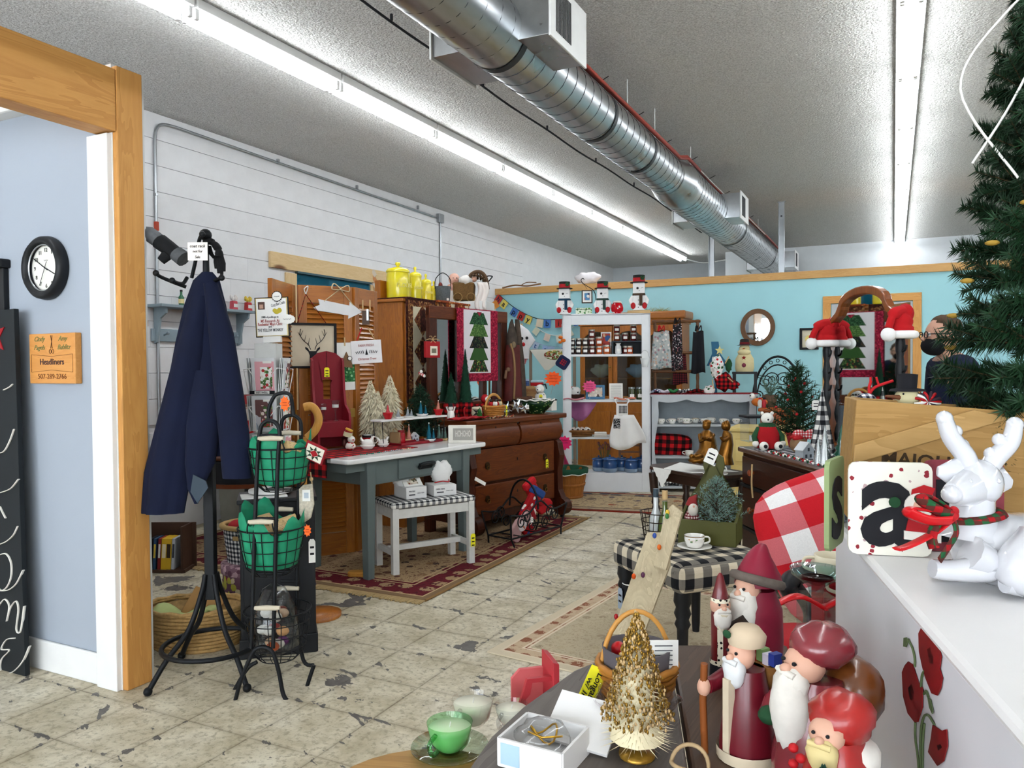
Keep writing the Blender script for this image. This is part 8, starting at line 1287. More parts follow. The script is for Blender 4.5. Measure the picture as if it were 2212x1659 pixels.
q=onst(1568,0.02);g=tr(q);t=thing('standing_statue','gold standing robed statue in profile on the side table','statue',q,YAW);m=MB();loft(m,[(tuple(g(1568,1003)),17*k,0.05),(tuple(g(1566,985)),15*k,0.05),(tuple(g(1571,960)),13*k,0.045),(tuple(g(1571,938)),10*k,0.04),(tuple(g(1568,930)),5*k,0.02)],18,0.1,4);m.build('robe',GOLD,t);MB().ell(g(1566,920),(8*k,8*k,10*k),12,9).ell(g(1570,920),(8*k,9*k,12*k),12,9).build('head',GOLD,t);MB().tube([g(1574,945,-0.03),g(1562,952,-0.06),g(1556,944,-0.06)],[0.015,0.012,0.008],8).build('arm',GOLD,t)
q=onst(1507,-0.12);g=tr(q);t=thing('infant_statue','gold statue of an infant on a rough manger','statue',q,YAW);MB().ell(g(1508,994),(20*k,0.05,8*k),16,9,fn=lambda v: 1+0.14*math.sin(11*v.x+7*v.z)).build('manger',GOLD,t);MB().ell(g(1494,986),0.018,10,7).ell(g(1508,985),(12*k,0.025,0.018),12,8).build('infant',GOLD,t)
def cupset(label,p,r=0.042,pat=None,a=0.0):
    t=thing('cup_and_saucer',label,'teacup',p,YAW);MB().lathe([(0.03,0.0),(0.05,0.006),(r*1.75,0.014),(r*1.72,0.017),(0.02,0.006)],26).build('saucer',PORC,t);c=mug(t,r,r*1.25,PORC,True,a=a,band=metal('#b5822a'));c.location.z=0.008
    for ch in t.children: ch.location.z=0.008 if ch.name.split('.')[0] in ('handle','rim_band') else ch.location.z
    MB().lathe([(r*0.97,r*0.6),(r*1.0,r*0.95)],20,cap=False).build('floral_band',spots('#f0ede6',pat or ['#b5822a','#7a8a5a','#8a6a7a'],55,0.33,0.2),t).location.z=0.009
cupset('floral footed teacup on saucer on the dark side table',onst(1545,-0.15),0.046)
# ---------------------------------------------------------------- person in navy by the blue wall
def skin(name,mat,par,nodes,edges,sub=2,root=0):
    me=bpy.data.meshes.new(name);me.from_pydata([n[:3] for n in nodes],edges,[]);me.materials.append(mat);o=bpy.data.objects.new(name,me);COL.objects.link(o);o.parent=par;m=o.modifiers.new('k','SKIN');m.use_smooth_shade=True
    for i,n in enumerate(nodes): me.skin_vertices[0].data[i].radius=(n[3],n[4] if len(n) > 4 else n[3])
    me.skin_vertices[0].data[root].use_root=True;u=o.modifiers.new('u','SUBSURF');u.levels=sub;u.render_levels=sub;return o
pc=ad(2042,740,4.35);pc=Vector((pc.x,pc.y,0));pe=thing('person','short-haired person in navy top, black mask and glasses by the blue wall','person',pc,YAW-PI/2-0.1);SKN=mt('#c99a84',0.55,0,0.06,12);g=None
hz=1.47                                            # face looks along local -y... turned to the picture's left
nd=[(0,0.02,0.92,0.13,0.1),(0,0.03,1.08,0.125,0.09),(0,0.04,1.22,0.15,0.1),(0,0.03,1.31,0.1,0.08),(0,0.01,1.37,0.055),(0,-0.01,1.42,0.055)];ed=[(0,1),(1,2),(2,3),(3,4),(4,5)]
for s in (-1,1): b=len(nd);nd += [(s*0.18,0.04,1.28,0.055),(s*0.23,0.04,1.05,0.045),(s*0.22,-0.1,0.9,0.034),(s*0.2,-0.18,0.86,0.026),(s*0.09,0.02,0.84,0.09),(s*0.1,0.0,0.48,0.062),(s*0.1,0.02,0.08,0.04),(s*0.1,-0.12,0.035,0.035)];ed += [(3,b),(b,b+1),(b+1,b+2),(b+2,b+3),(0,b+4),(b+4,b+5),(b+5,b+6),(b+6,b+7)]
skin('body',SKN,pe,nd,ed)
top=[(x,y,z,r+0.018,(q[0]+0.018) if q else r+0.018) for (x,y,z,r,*q) in nd]
skin('navy_top',mt('#151d38',0.95,0,0.2),pe,[(0,0.02,0.84,0.16,0.13),top[1],top[2],top[3]]+[top[6],top[7],top[8],top[14],top[15],top[16]],[(0,1),(1,2),(2,3),(3,4),(4,5),(5,6),(3,7),(7,8),(8,9)]);skin('trousers',mt('#22252c',0.9),pe,[top[0],top[10],top[11],top[12],top[18],top[19],top[20]],[(0,1),(1,2),(2,3),(0,4),(4,5),(5,6)])
for s in (-1,1):
    MB().box((s*0.1,-0.05,0.03),(0.09,0.25,0.06)).build('shoe',INK,pe,0.02)
    for i in range(5): f0=Vector((s*(0.2-0.008*(i-2)),-0.19,0.855));MB().tube([f0,f0+Vector((s*0.006*(2-i),-0.035,-0.02)),f0+Vector((s*0.006*(2-i),-0.05+0.006*abs(i-2),-0.05))],[0.009,0.008,0.006],7).build('finger',SKN,pe)
MB().ell((0,-0.02,hz),(0.072,0.09,0.11),20,14,fn=lambda v: 1-0.08*max(0,-v.z)*(v.y > 0)).tube([(0,-0.105,hz+0.005),(0,-0.125,hz-0.02)],[0.01,0.014],8).build('head',SKN,pe);HAIR=mt('#5a4636',0.95,0,0.35,60,0.004);MB().ell((0,-0.004,hz+0.03),(0.08,0.098,0.095),22,14,fn=lambda v: 1.0+0.03*math.sin(25*v.x)+0.02*math.sin(31*v.z+9*v.y) if v.z > 0.1-0.75*v.y else 0.8).build('hair',HAIR,pe)
MB().ell((0,-0.055,hz-0.05),(0.068,0.075,0.058),16,10).build('face_mask',mt('#121316',0.9),pe)
for s in (-1,1): MB().ell((s*0.074,0.0,hz-0.005),(0.012,0.02,0.032),10,7).build('ear',SKN,pe);MB().ell((s*0.03,-0.1,hz+0.012),0.011,9,7).build('eye',mt('#e6e2de',0.3),pe);MB().tube([(s*0.034+0.024*math.cos(a),-0.118,hz+0.01+0.018*math.sin(a)) for a in [i*PI/6 for i in range(12)]],0.003,5,closed=True).tube([(s*0.058,-0.118,hz+0.014),(s*0.076,0.0,hz+0.016)],0.003,5).build('glasses_rim',INK,pe);MB().tube([(s*0.055,-0.08,hz-0.03),(s*0.078,0.005,hz-0.01)],0.002,4).build('mask_loop',INK,pe)
# ================================================================ foreground: checked stool and its load
SK=math.atan2(-0.657,0.754);KP=Vector((-0.825,3.463,0));CK=gingham('#d9cdb4','#77726a','#17181c',0.044);a,b=0.56,0.5
t=thing('checked_stool','upholstered stool in black and cream check on black turned legs','stool',KP,SK);MB().box((0,0,0.435),(a,b,0.13)).build('upholstered_seat',CK,t,0.04,seg=5);LG=[(0.016,0),(0.02,0.05),(0.024,0.22),(0.034,0.24),(0.026,0.26),(0.036,0.285),(0.028,0.31),(0.038,0.335),(0.032,0.4)]
for s in (-1,1):
    for e in (-1,1): MB().lathe(LG,14,(s*(a/2-0.05),e*(b/2-0.05),0)).build('turned_leg',BLACKM,t)
MB().tube([(-a/2+0.085*1+0.03*math.cos(q),-b/2+0.05+0.03*math.sin(q),0.3) for q in [i*PI/6 for i in range(12)]],0.003,4,closed=True).build('tag_string',PAPER,t);pricetag(t,(-a/2+0.07,-b/2+0.01,0.28),0.04,0.1,mt('#9aa6b5',0.8))
SZ0=0.501;GRN=mt('#4f4f1e',0.55,0,0.18,7);q=az(1560,1180,SZ0);q=Vector((-0.76,3.6,SZ0))
pl=thing('olive_planter','olive green wooden wall planter with arched pierced handle on the stool','planter',q,SK+0.75);g=tr(q);bk=[(-0.13,0),(0.13,0),(0.13,0.16),(0.1,0.2),(0.05,0.235),(0.04,0.3),(0.05,0.34),(0.045,0.38),(0.0,0.41),(-0.045,0.38),(-0.05,0.34),(-0.04,0.3),(-0.05,0.235),(-0.1,0.2),(-0.13,0.16)]
cz=[(0.6*0.02*math.cos(i*2*PI/15-PI/2-0.4),0.355+0.02*math.sin(i*2*PI/15-PI/2-0.4)) for i in range(15)];m=MB();m.ring(bk,cz,0.016,0.085);m.build('back_board',GRN,pl,0.002);MB().box((0,-0.092,0.055),(0.26,0.014,0.11)).build('front_board',GRN,pl,0.002);MB().box((0,0,0.006),(0.25,0.18,0.012)).build('bottom',GRN,pl)
for s in (-1,1): m=MB();m.M=Matrix.Translation((s*0.123-0.007,0,0));m.prism([(-0.085,0),(0.085,0),(0.085,0.16),(-0.085,0.1)],0.014,0,pl='yz');m.build('side_board',GRN,pl,0.002)
pricetag(pl,(0.005,0.075,0.42),0.05,0.075,PAPER,(0,0.4,0))
t=thing('frosted_tree','frosted blue-green little tree in a dark pot in the olive planter','tree decoration',W(q,SK+0.75,(0.03,-0.01,0.013)),0);m=MB();pine(m,0.24,0.12,8,8,0.024,46,0.005,0,1,0.05,0.25);m.build('foliage',[mt('#7d9a90',0.9,0,0.3,60),mt('#4a3a2c',0.8)],t);MB().lathe([(0.035,0),(0.05,0.06),(0.045,0.06)],14).build('pot',INK,t)
t=thing('gnome','checked gnome with red hat and beard in the olive planter','figurine',W(q,SK+0.75,(-0.08,-0.03,0.013)),YAW);MB().lathe([(0.035,0),(0.036,0.1),(0.02,0.13)],14).build('body',gingham('#e6dcd4','#8a4a4c','#5a1a22',0.006),t);MB().ell((0,-0.025,0.135),(0.025,0.015,0.03),10,7).build('beard',mt('#d8d0c4',0.95),t);MB().ell((0,-0.03,0.15),0.009,8,6).build('nose',mt('#d9a08a',0.6),t);MB().tube([(0,0,0.15),(0.005,0,0.18),(0.025,0,0.2)],[0.03,0.02,0.004],10).build('hat',mt('#8a2a2a',0.9),t)
cupset('white gold-rimmed teacup and saucer on the checked stool',az(1500,1186,SZ0),0.044,['#b5822a','#6a8a5a'])
q=Vector((-1.0,3.58,SZ0));t=thing('wire_basket','small rusty wire basket with glass bottles on the stool back corner','basket',q,0);m=MB()
for z,r in ((0.002,0.07),(0.04,0.078),(0.08,0.083),(0.12,0.088)): m.tube([(r*math.cos(i*PI/12),r*math.sin(i*PI/12),z) for i in range(24)],0.0025,5,closed=True)
for i in range(22): c,s=math.cos(i*PI/11),math.sin(i*PI/11);m.tube([(0,0,0.002),(0.07*c,0.07*s,0.002),(0.088*math.cos((i+0.6)*PI/11),0.088*math.sin((i+0.6)*PI/11),0.12)],0.0016,4)
m.build('wire',mt('#2e241c',0.6,0.4),t)
for i,(x,c,l) in enumerate(((0.035,'#5a6a2c','squat green glass bottle in the wire basket'),(-0.02,'#d8dcdc','tall striped glass bottle in the wire basket'))): o=thing('bottle',l,'bottle',q+Vector((x,0.02*(i*2-1),0.006)),0);MB().lathe([(0.026,0),(0.034,0.03),(0.03,0.08),(0.012,0.13),(0.012,0.2-0.03*(1-i))],14).build('glass_body',mt(c,0.1,0,0.2,coat=0.5),o);MB().tube([(0,0,0.18),(0.0,0,0.22)],0.014,8).build('stopper',[mt('#3a4a54',0.3),TAN][1-i],o)
# leaning wooden plank tree with bulbs
PLW=wood('#d3c6a6','#a5967a',0.8,1,'z');t=thing('plank_ornament','weathered pale plank arrow with coloured bulbs leaning on the stool','wooden ornament',ad(1370,1360,2.75),YAW);g=tr(t.location)
for nm,pts,d0 in (('lower_plank',[(1322,1370),(1390,1370),(1446,1222),(1442,1150),(1398,1150)],0.0),('upper_plank',[(1412,1222),(1438,1232),(1473,1107),(1452,1090),(1436,1108)],-0.022)): n=len(pts);sl_=lambda y,o: (1370-y)/1400+d0+o;m=MB();m.add([tuple(g(a,b,sl_(b,0))) for a,b in pts]+[tuple(g(a+3,b,sl_(b,0.02))) for a,b in pts],[tuple(range(n)),tuple(range(2*n-1,n-1,-1))]+[(i,i+n,(i+1) % n+n,(i+1) % n) for i in range(n)]);m.build(nm,PLW,t)
MB().tube([g(1350,1366,-0.01),g(1352,1400,0.0)+Vector((0,0,-0.55))],0.02,6).build('foot_stake',PLW,t)
for px,py,c in ((1441,1115,'#3a7a3c'),(1442,1107,'#d9b53a'),(1414,1157,'#2a4a9a'),(1424,1182,'#d8641c'),(1369,1245,'#d8541c'),(1389,1242,'#5a2a4a'),(1331,1332,'#a8141c')): MB().ell(g(px,py,(1370-py)/1400-0.035),(0.008,0.008,0.011),8,6).build('bulb',mt(c,0.25),t)
t=thing('pale_rug','small pale rug with woven border under the stool','rug',(-0.75,3.75,0),-0.1);MB().box((0,0,0.005),(1.7,1.5,0.007)).build('pile',rug_mat('rug_three','#b9ab90',['#a3937a','#c4b79c','#9a8a72','#b5a68a'],'#c2a98c',['#8a5a44','#b59a80','#d8c8b0'],0.85,0.75,0.14,14,'#d0c2a8'),t)
# ---------------------------------------------------------------- armchair with gingham pillow, red-draped stand
q=Vector((0.085,2.377,0));CA=-0.5;t=thing('black_armchair','black carved armchair with beige upholstery','armchair',q,CA);BG=mt('#b5aa98',0.9,0,0.1);MB().box((0,0,0.4),(0.52,0.5,0.12)).build('seat',BG,t,0.03,seg=4);MB().box((0,0.25,0.72),(0.5,0.07,0.56)).build('backrest',BG,t,0.03)
for s in (-1,1):
    MB().tube(spl([(s*0.26,0.24,0.68),(s*0.29,0.05,0.69),(s*0.29,-0.16,0.7),(s*0.285,-0.22,0.685),(s*0.285,-0.2,0.655)]),0.026,8).build('carved_arm',BLACKM,t);MB().tube(spl([(s*0.285,-0.19,0.68),(s*0.275,-0.12,0.58),(s*0.27,-0.18,0.47),(s*0.25,-0.22,0.36)]),0.022,8).build('arm_support',BLACKM,t);MB().box((s*0.285,0.04,0.715),(0.07,0.22,0.035)).build('arm_pad',BG,t,0.015)
    for e,y in ((-1,-0.22),(1,0.24)): MB().tube(spl([(s*0.24,y,0.36),(s*0.25,y+e*0.03,0.2),(s*0.235,y,0)]),0.024,8).build('leg',BLACKM,t)
q=ad(1812,1172,2.45);t=thing('gingham_pillow','large red and white gingham pillow propped on the armchair','pillow',q,0,rot=(-0.15,-0.35,YAW-0.1));MB().ell((0,0,0),(0.235,0.095,0.235),32,20,fn=lambda v: (abs(v.x)**4+abs(v.z)**4+abs(v.y)**2+1e-6)**-0.25).build('cushion',gingham('#f0eeec','#cf6a70','#c01a24',0.085),t)
RS=Vector((-0.16,1.94,0));t=thing('red_draped_stand','small stand draped in red cloth between santas and armchair','stand',RS,0);MB().lathe([(0.15,0.64),(0.155,0.655),(0.001,0.66)],28).build('top',mt('#b3101c',0.8),t);MB().lathe([(0.17,0.35),(0.16,0.5),(0.153,0.652)],40,fn=lambda a,z: 1+0.05*math.sin(9*a)*(0.66-z)/0.3,cap=False).build('red_cloth',mt('#b3101c',0.7,0,0.15),t);MB().lathe([(0.1,0),(0.1,0.02),(0.03,0.04),(0.03,0.64)],16).build('pedestal',DARKW,t)
q=RS+Vector((0,-0.02,0.661));t=thing('glass_pillar','square glass pillar candle holder with red satin ribbon','candle holder',q,YAW);MB().box((0,0,0.06),(0.07,0.07,0.12)).build('glass_block',GLS,t,0.004);MB().lathe([(0.015,0.12),(0.02,0.14),(0.055,0.165),(0.06,0.18),(0.05,0.165),(0.012,0.142)],22,cap=False).build('dish',glass('#d8ecec'),t);MB().lathe([(0.04,0.158),(0.001,0.158)],16).build('wax',mt('#c9686a',0.5),t)
for s in (-1,1): MB().tube(spl([(0,-0.04,0.1),(s*0.06,-0.05,0.13),(s*0.11,-0.03,0.1),(s*0.13,0.0,0.05)]),0.022,6,flat=0.25).build('satin_ribbon',mt('#d0141c',0.3),t)
for i,(x,y,z) in enumerate(((0.03,0.09,0.13),(0.09,0.02,0.1))): t=thing('cream_mug',['cream mug with looped handle, farther one over the red cloth','cream mug with scalloped side, nearer one over the red cloth'][i],'mug',RS+Vector((x,y,0.661)),YAW,'cream mugs');MB().box((0,0,z/2),(0.08,0.08,z)).build('red_block',mt('#a0101a',0.6),t,0.004);c=mug(t,0.045,0.06,mt('#e6dcc0',0.3),True,a=PI-0.3);[setattr(o.location,'z',z) for o in t.children if not o.name.startswith('red')]
# ---------------------------------------------------------------- dark plank table
TZ2=0.75;GRY=wood('#6e6660','#3c3531',0.5,1,'y');BRN=wood('#5a4232','#2e2018',0.45,1,'y');s0,s1=az(1448,1392,TZ2),az(1492,1659,TZ2);sd=(s1-s0).normalized();s2=s1+sd*0.7
L_=[az(1440,1389,TZ2),az(1350,1402,TZ2),az(1240,1447,TZ2),az(1130,1525,TZ2),az(1060,1590,TZ2),az(1015,1655,TZ2)];L_ += [L_[-1]+Vector((0.02,-0.2,0)),Vector((-0.4,0.35,TZ2))]
wt=thing('plank_table','dark stained plank table with rounded corner, santas on it','table',(0,0,0));m=MB();m.prism([(p.x,p.y) for p in L_]+[(s2.x-0.004,s2.y),(s0.x-0.004,s0.y)],0.035,TZ2-0.035,pl='xy');m.build('plank',GRY,wt,0.006);e0=az(1700,1392,TZ2);m=MB();m.prism([(s0.x+0.001,s0.y),(s2.x+0.001,s2.y),(0.04,0.35),(-0.03,0.95),(e0.x,e0.y)],0.035,TZ2-0.035,pl='xy');m.build('plank',BRN,wt,0.006)
for x,y in ((-0.42,1.38),(-0.4,0.5),(-0.2,1.38),(-0.02,0.5)): MB().box((x,y,0.357),(0.05,0.05,0.715)).build('leg',BRN,wt,0.004)
def ot(px,py): return az(px,py,TZ2+0.001)
SKF=mt('#d9a890',0.5);WB=mt('#e6e0d6',0.8,0,0.12,40)
def face(t,c,s,m_): MB().ell(c,(0.03*s,0.027*s,0.033*s),14,10).ell(c+Vector((0,-0.03*s,-0.003*s)),(0.008*s,0.01*s,0.008*s),8,6).build('face',SKF,t);[MB().ell(c+Vector((q*0.012*s,-0.026*s,0.008*s)),0.0035*s,7,5).build('eye',INK,t) for q in (-1,1)];MB().ell(c+Vector((0,-0.02*s,-0.032*s)),(0.027*s,0.02*s,0.035*s),12,9,fn=lambda v: 1+0.06*math.sin(14*v.x+9*v.z)).tube([c+Vector((-0.018*s,-0.029*s,-0.012*s)),c+Vector((0,-0.034*s,-0.009*s)),c+Vector((0.018*s,-0.029*s,-0.012*s))],0.006*s,7).build('beard',m_ or WB,t)
MR_=mt('#6b0d16',0.35,0,0.15,12,coat=0.3);q=ot(1556,1468);k=pix(q);t=thing('thin_santa','thin tall pencil santa in maroon with white spotted trim','figurine',q,YAW+0.1);H_=232*k;r=22*k
MB().lathe([(r*1.05,0),(r,H_*0.16)],18).build('boots',INK,t);MB().lathe([(r*0.85,H_*0.16),(r*0.9,H_*0.6),(r*0.8,H_*0.68)],18).build('robe',MR_,t);MB().lathe([(r,H_*0.15),(r*1.0,H_*0.2)],18,cap=False).build('spotted_hem',spots('#e9e0c8',['#15100e'],130,0.3),t);MB().box((-r*0.35,-r*0.9,H_*0.36),(r*0.5,r*0.2,H_*0.4)).build('spotted_front',spots('#e9e0c8',['#15100e'],130,0.3),t);face(t,Vector((0,0,H_*0.7)),0.62,None);MB().tube([(0,-r*0.8,H_*0.64),(-0.004,-r*0.85,H_*0.45)],[r*0.6,r*0.1],8).build('long_beard',mt('#e6d9bc',0.7),t);MB().lathe([(r*0.82,H_*0.76),(r*0.75,H_*0.8),(r*0.3,H_*0.97),(0.002,H_)],18).build('hat',MR_,t);MB().lathe([(r*0.9,H_*0.735),(r*0.92,H_*0.775)],18,cap=False).build('hat_trim',spots('#e9e0c8',['#15100e'],130,0.3),t)
PK=mt('#8c1a34',0.5,0,0.3,9);q=ot(1632,1452);k=pix(q);t=thing('hooded_santa','tall carved santa in raspberry cloak and pointed hood','figurine',q,YAW-1.0);H_=262*k
MB().lathe([(0.05,0),(0.052,H_*0.3),(0.05,H_*0.55),(0.036,H_*0.7)],20,sy=0.85).build('cloak',PK,t);face(t,Vector((0,-0.022,H_*0.7)),0.85,None);MB().ell((0,-0.03,H_*0.52),(0.03,0.025,0.055),14,10,fn=lambda v: 1+0.05*math.sin(16*v.x)).build('long_beard',WB,t);MB().tube(spl([(0,0.008,H_*0.74),(0,0.008,H_*0.84),(0.0,0.012,H_*0.96),(0,0.022,H_*1.05)]),[0.044,0.04,0.03,0.018,0.005],14).build('hood',PK,t);MB().tube([(0.043*math.cos(x),0.005+0.04*math.sin(x),H_*0.765-0.012*math.sin(x)) for x in [i*PI/10 for i in range(20)]],0.009,7,closed=True).build('fur_band',mt('#6b6058',0.9,0,0.3,60),t);MB().tube([(0.02,-0.05,H_*0.5),(-0.02,-0.058,H_*0.36),(-0.03,-0.05,H_*0.25)],0.01,7).build('arm',mt('#2a1c14',0.6),t);MB().ell((-0.02,-0.055,H_*0.2),0.016,9,7).build('mitten',GREENT,t)
p=az(1615,1410,TZ2+0.152);t=thing('backpack_santa','santa with walking stick and basket of gifts on his back','figurine',Vector((p.x,p.y,TZ2+0.001)),YAW-1.1);H_=0.19;MB().lathe([(0.04,0),(0.042,0.02),(0.034,0.08),(0.024,0.13)],20,fn=lambda a,z: 1+0.05*math.sin(6*a)*(0.13-z)/0.13).build('coat',mt('#6b1220',0.35,0,0.2,coat=0.2),t);MB().lathe([(0.044,0.0),(0.045,0.016)],20,cap=False).box((0,-0.036,0.06),(0.012,0.012,0.12)).build('fur_trim',mt('#d8c8ac',0.8),t);face(t,Vector((0,-0.012,0.152)),0.7,mt('#dfe0e0',0.6));MB().lathe([(0.026,0.165),(0.028,0.178),(0.018,0.19),(0.001,0.192)],16,(0,-0.002,0)).build('hat',mt('#c9b59a',0.8),t);MB().ell((-0.01,-0.03,0.18),(0.008,0.004,0.006),7,5).build('holly',GREENT,t)
MB().tube([(-0.035,-0.05,0.0),(-0.033,-0.055,0.08),(-0.03,-0.055,0.135)],0.0055,7).build('walking_stick',mt('#8a4a1c',0.6),t);MB().ell((-0.032,-0.054,0.1),(0.01,0.01,0.014),9,7).build('hand',SKF,t);MB().tube([(-0.02,-0.0,0.125),(-0.036,-0.03,0.1),(-0.033,-0.048,0.1)],0.012,8).build('sleeve',mt('#6b1220',0.4),t);MB().lathe([(0.016,0.08),(0.022,0.13)],14,(0,0.036,0)).build('gift_basket',mt('#a8733a',0.7,0,0.3,80),t)
for i,c in enumerate(('#b3141c','#7a9a5a','#e0d8e6','#2a3a8a')): MB().box((0.012*(i-1.5),0.036,0.137+0.004*(i % 2)),(0.011,0.016,0.018)).build('gift',mt(c,0.5),t)
def at_head(px,py,h): p=az(px,py,TZ2+h);return Vector((p.x,p.y,TZ2+0.001))
BRK=mt('#8a3038',0.25,0,0.35,14,coat=0.3);t=thing('sack_santa','large glazed santa in fur cap with brown sack on his shoulder','figurine',at_head(1765,1395,0.194),YAW-1.3);t.scale=(0.95,0.95,0.76);MB().lathe([(0.06,0),(0.062,0.05),(0.05,0.14),(0.034,0.2)],22).build('robe',BRK,t);face(t,Vector((0,-0.02,0.225)),1.0,WB);MB().ell((0,-0.045,0.15),(0.032,0.024,0.075),14,10,fn=lambda v: 1+0.06*math.sin(15*v.x)).build('long_beard',WB,t);MB().ell((0,0.008,0.255),(0.043,0.045,0.04),16,11,fn=lambda v: 1+0.05*math.sin(11*v.x+9*v.y)).build('fur_cap',BRK,t);MB().ell((0.0,0.055,0.17),(0.05,0.045,0.06),16,11,fn=lambda v: 1+0.05*math.sin(5*v.z+7*v.x)).build('sack',mt('#7a431c',0.3,0,0.35,14,coat=0.3),t);MB().tube([(-0.045,0,0.17),(-0.055,-0.03,0.13),(-0.03,-0.055,0.12)],0.018,9).build('arm',BRK,t);MB().ell((-0.028,-0.058,0.125),0.016,9,7).build('mitten',GREENT,t)
t=thing('tree_santa','bright red hooded santa carrying a green fir in front','figurine',at_head(1812,1555,0.161),YAW-0.8);t.scale=(0.85,0.85,0.75);RB=mt('#b3201a',0.35,0,0.35,12,coat=0.2);MB().lathe([(0.055,0),(0.056,0.06),(0.045,0.15),(0.03,0.19)],22,fn=lambda a,z: 1+0.05*math.sin(5*a)).build('robe',RB,t);face(t,Vector((-0.005,-0.025,0.2)),0.8,mt('#d8c48a',0.6));MB().ell((0.0,0.01,0.215),(0.042,0.045,0.04),14,10,fn=lambda v: 1+0.08*math.sin(7*v.x+5*v.z)).build('hood',RB,t);MB().ell((0,0.015,0.16),(0.05,0.04,0.035),12,9).build('fur_collar',WB,t);m=MB();m.M=Matrix.Translation((0.01,-0.07,0.08));brush(m,0.1,0.05,500,0,0.014,0,-0.6,5,0.6);m.build('fir',mt('#0f3a2c',0.4,0,0.4,40),t);MB().tube([(0.01,-0.07,0),(0.01,-0.07,0.09)],0.007,7).build('fir_trunk',TAN,t);m=MB()
for i in range(3): m.ell((-0.04+0.01*(i % 2),-0.05,0.15+0.012*i),0.007,8,6)
m.build('holly_berries',RED,t)
# gold tree, splint basket with card, star dish, jewellery box
q=ot(1376,1632);t=thing('gold_tree','gold beaded table-top tree with cream bristle skirt','tree decoration',q,0);t.scale=(0.88,0.88,0.92);GB=mt('#b58a34',0.3,0.6,0.4,70);H_=0.225;m=MB();brush(m,0.19,0.064,800,0,0.0035,0.03,-0.1,0,0.8);m.build('bristles',mt('#e6d9b4',0.8),t);m=MB()
for i in range(1700): u=random.random()**1.2;a=i*2.39996;r=0.058*(1-u)**0.85*(0.7+0.35*random.random())+0.002;v=0.0012+0.0016*random.random();m.ell((r*math.cos(a),r*math.sin(a),0.055+0.165*u+0.01*random.random()),(v,v,v*1.5),4,3,i % 3)
m.build('gold_beads',[GB,mt('#8a6a2c',0.4,0.4),mt('#c9a878',0.4)],t)['kind']='stuff';MB().tube([(0,0,0),(0,0,0.06)],0.005,7).lathe([(0.03,0),(0.03,0.006),(0.005,0.01)],16).build('stand',GB,t)
q=ot(1376,1500);SPL=mt('#b5762c',0.45,0,0.2,40);t=wicker('handled_basket','honey splint basket with tall hoop handle behind the gold tree','basket',q,YAW,0.055,0.055,0.055,SPL,5,flare=1.2);MB().tube([(0.062*math.cos(a),0,0.03+0.115*math.sin(a)) for a in [i*PI/16 for i in range(17)]],0.0045,6).build('hoop_handle',mt('#c98f45',0.45),t);MB().lathe([(0.058,0.055),(0.06,0.085),(0.056,0.085),(0.05,0.05)],24,cap=False).build('grey_liner',mt('#5a5458',0.8),t);MB().box((0.04,-0.03,0.075),(0.05,0.002,0.06)).build('price_card',PAPER,t);m=MB()
for i in range(6): m.box((0.04,-0.032,0.096-0.008*i),(0.03,0.001,0.0015))
m.build('printed_lines',GY,t)
o=MB().box((0,0,-0.045),(0.03,0.0015,0.1)).build('yellow_tag',YTAG,t);o.location=(-0.068,-0.02,0.05);o.rotation_euler=(0,0.42,0);text('Longaberger',0.016,INK,o,(0.005,-0.0016,-0.045),rot=(PI/2,PI/2,0),shear=0.2,fit=0.085);text('w/ liner',0.013,INK,o,(-0.008,-0.0016,-0.045),rot=(PI/2,PI/2,0),shear=0.2,fit=0.06)
for i,(x,c) in enumerate(((-0.03,'#b3141c'),(0.025,'#4a2a8a'),(0.0,'#c9a23a'))): MB().ell((x,0.01,0.075),0.014,9,7).build('bauble',mt(c,0.3),t)
t=thing('crystal_dish','flared crystal star dish around the gold tree foot','dish',ot(1374,1570),0.2);MB().lathe([(0.03,0.001),(0.035,0.008),(0.066,0.05),(0.063,0.05),(0.03,0.012)],40,fn=lambda a,z: 1+0.09*math.cos(5*a)*z/0.05,cap=False).build('glass',glass('#f0eef0',0.05),t)
q=ot(1175,1640);t=thing('gift_box','opened white card box with clear bagged gold jewellery','box',q,0,rot=(0,0,YAW-0.5));m=MB();WX=mt('#e2e0de',0.7,0,0.03);[m.box(c,d) for c,d in (((0,0,0.003),(0.1,0.09,0.005)),((0.05,0,0.02),(0.004,0.09,0.04)),((-0.05,0,0.02),(0.004,0.09,0.04)),((0,0.045,0.02),(0.1,0.004,0.04)),((0,-0.045,0.02),(0.1,0.004,0.04)))];m.build('tray',WX,t);m=MB();m.at((0.03,0.075,0.03),(0.45,0.1,0.1));m.box((0,0,0),(0.1,0.09,0.005));m.build('lid',WX,t);MB().ell((0,0.0,0.035),(0.042,0.036,0.022),14,9,fn=lambda v: 1+0.1*math.sin(9*v.x+8*v.y)).build('clear_bag',glass('#f4f4f4',0.1),t);MB().tube([(0.02*math.cos(a),0.016*math.sin(a),0.04+0.01*math.sin(2*a)) for a in [i*PI/8 for i in range(16)]],0.0016,5,closed=True).tube([(-0.02,-0.01,0.04),(0.01,-0.025,0.045),(0.03,0.0,0.04)],0.0016,5).build('gold_chain',metal('#c99a2c',0.3),t);MB().box((-0.03,-0.0475,0.02),(0.03,0.001,0.03)).build('blue_label',mt('#a9c4dc',0.7),t)
t=thing('rope_loop','loop of natural twine lying on the plank table','twine',ot(1490,1665),0);MB().tube([(0.026*math.cos(a),0.026*math.sin(a)*0.6,0.008+0.022*max(0,math.sin(a))) for a in [i*PI/12 for i in range(24)]],0.003,6,closed=True).build('twine',mt('#b59a74',0.95),t)
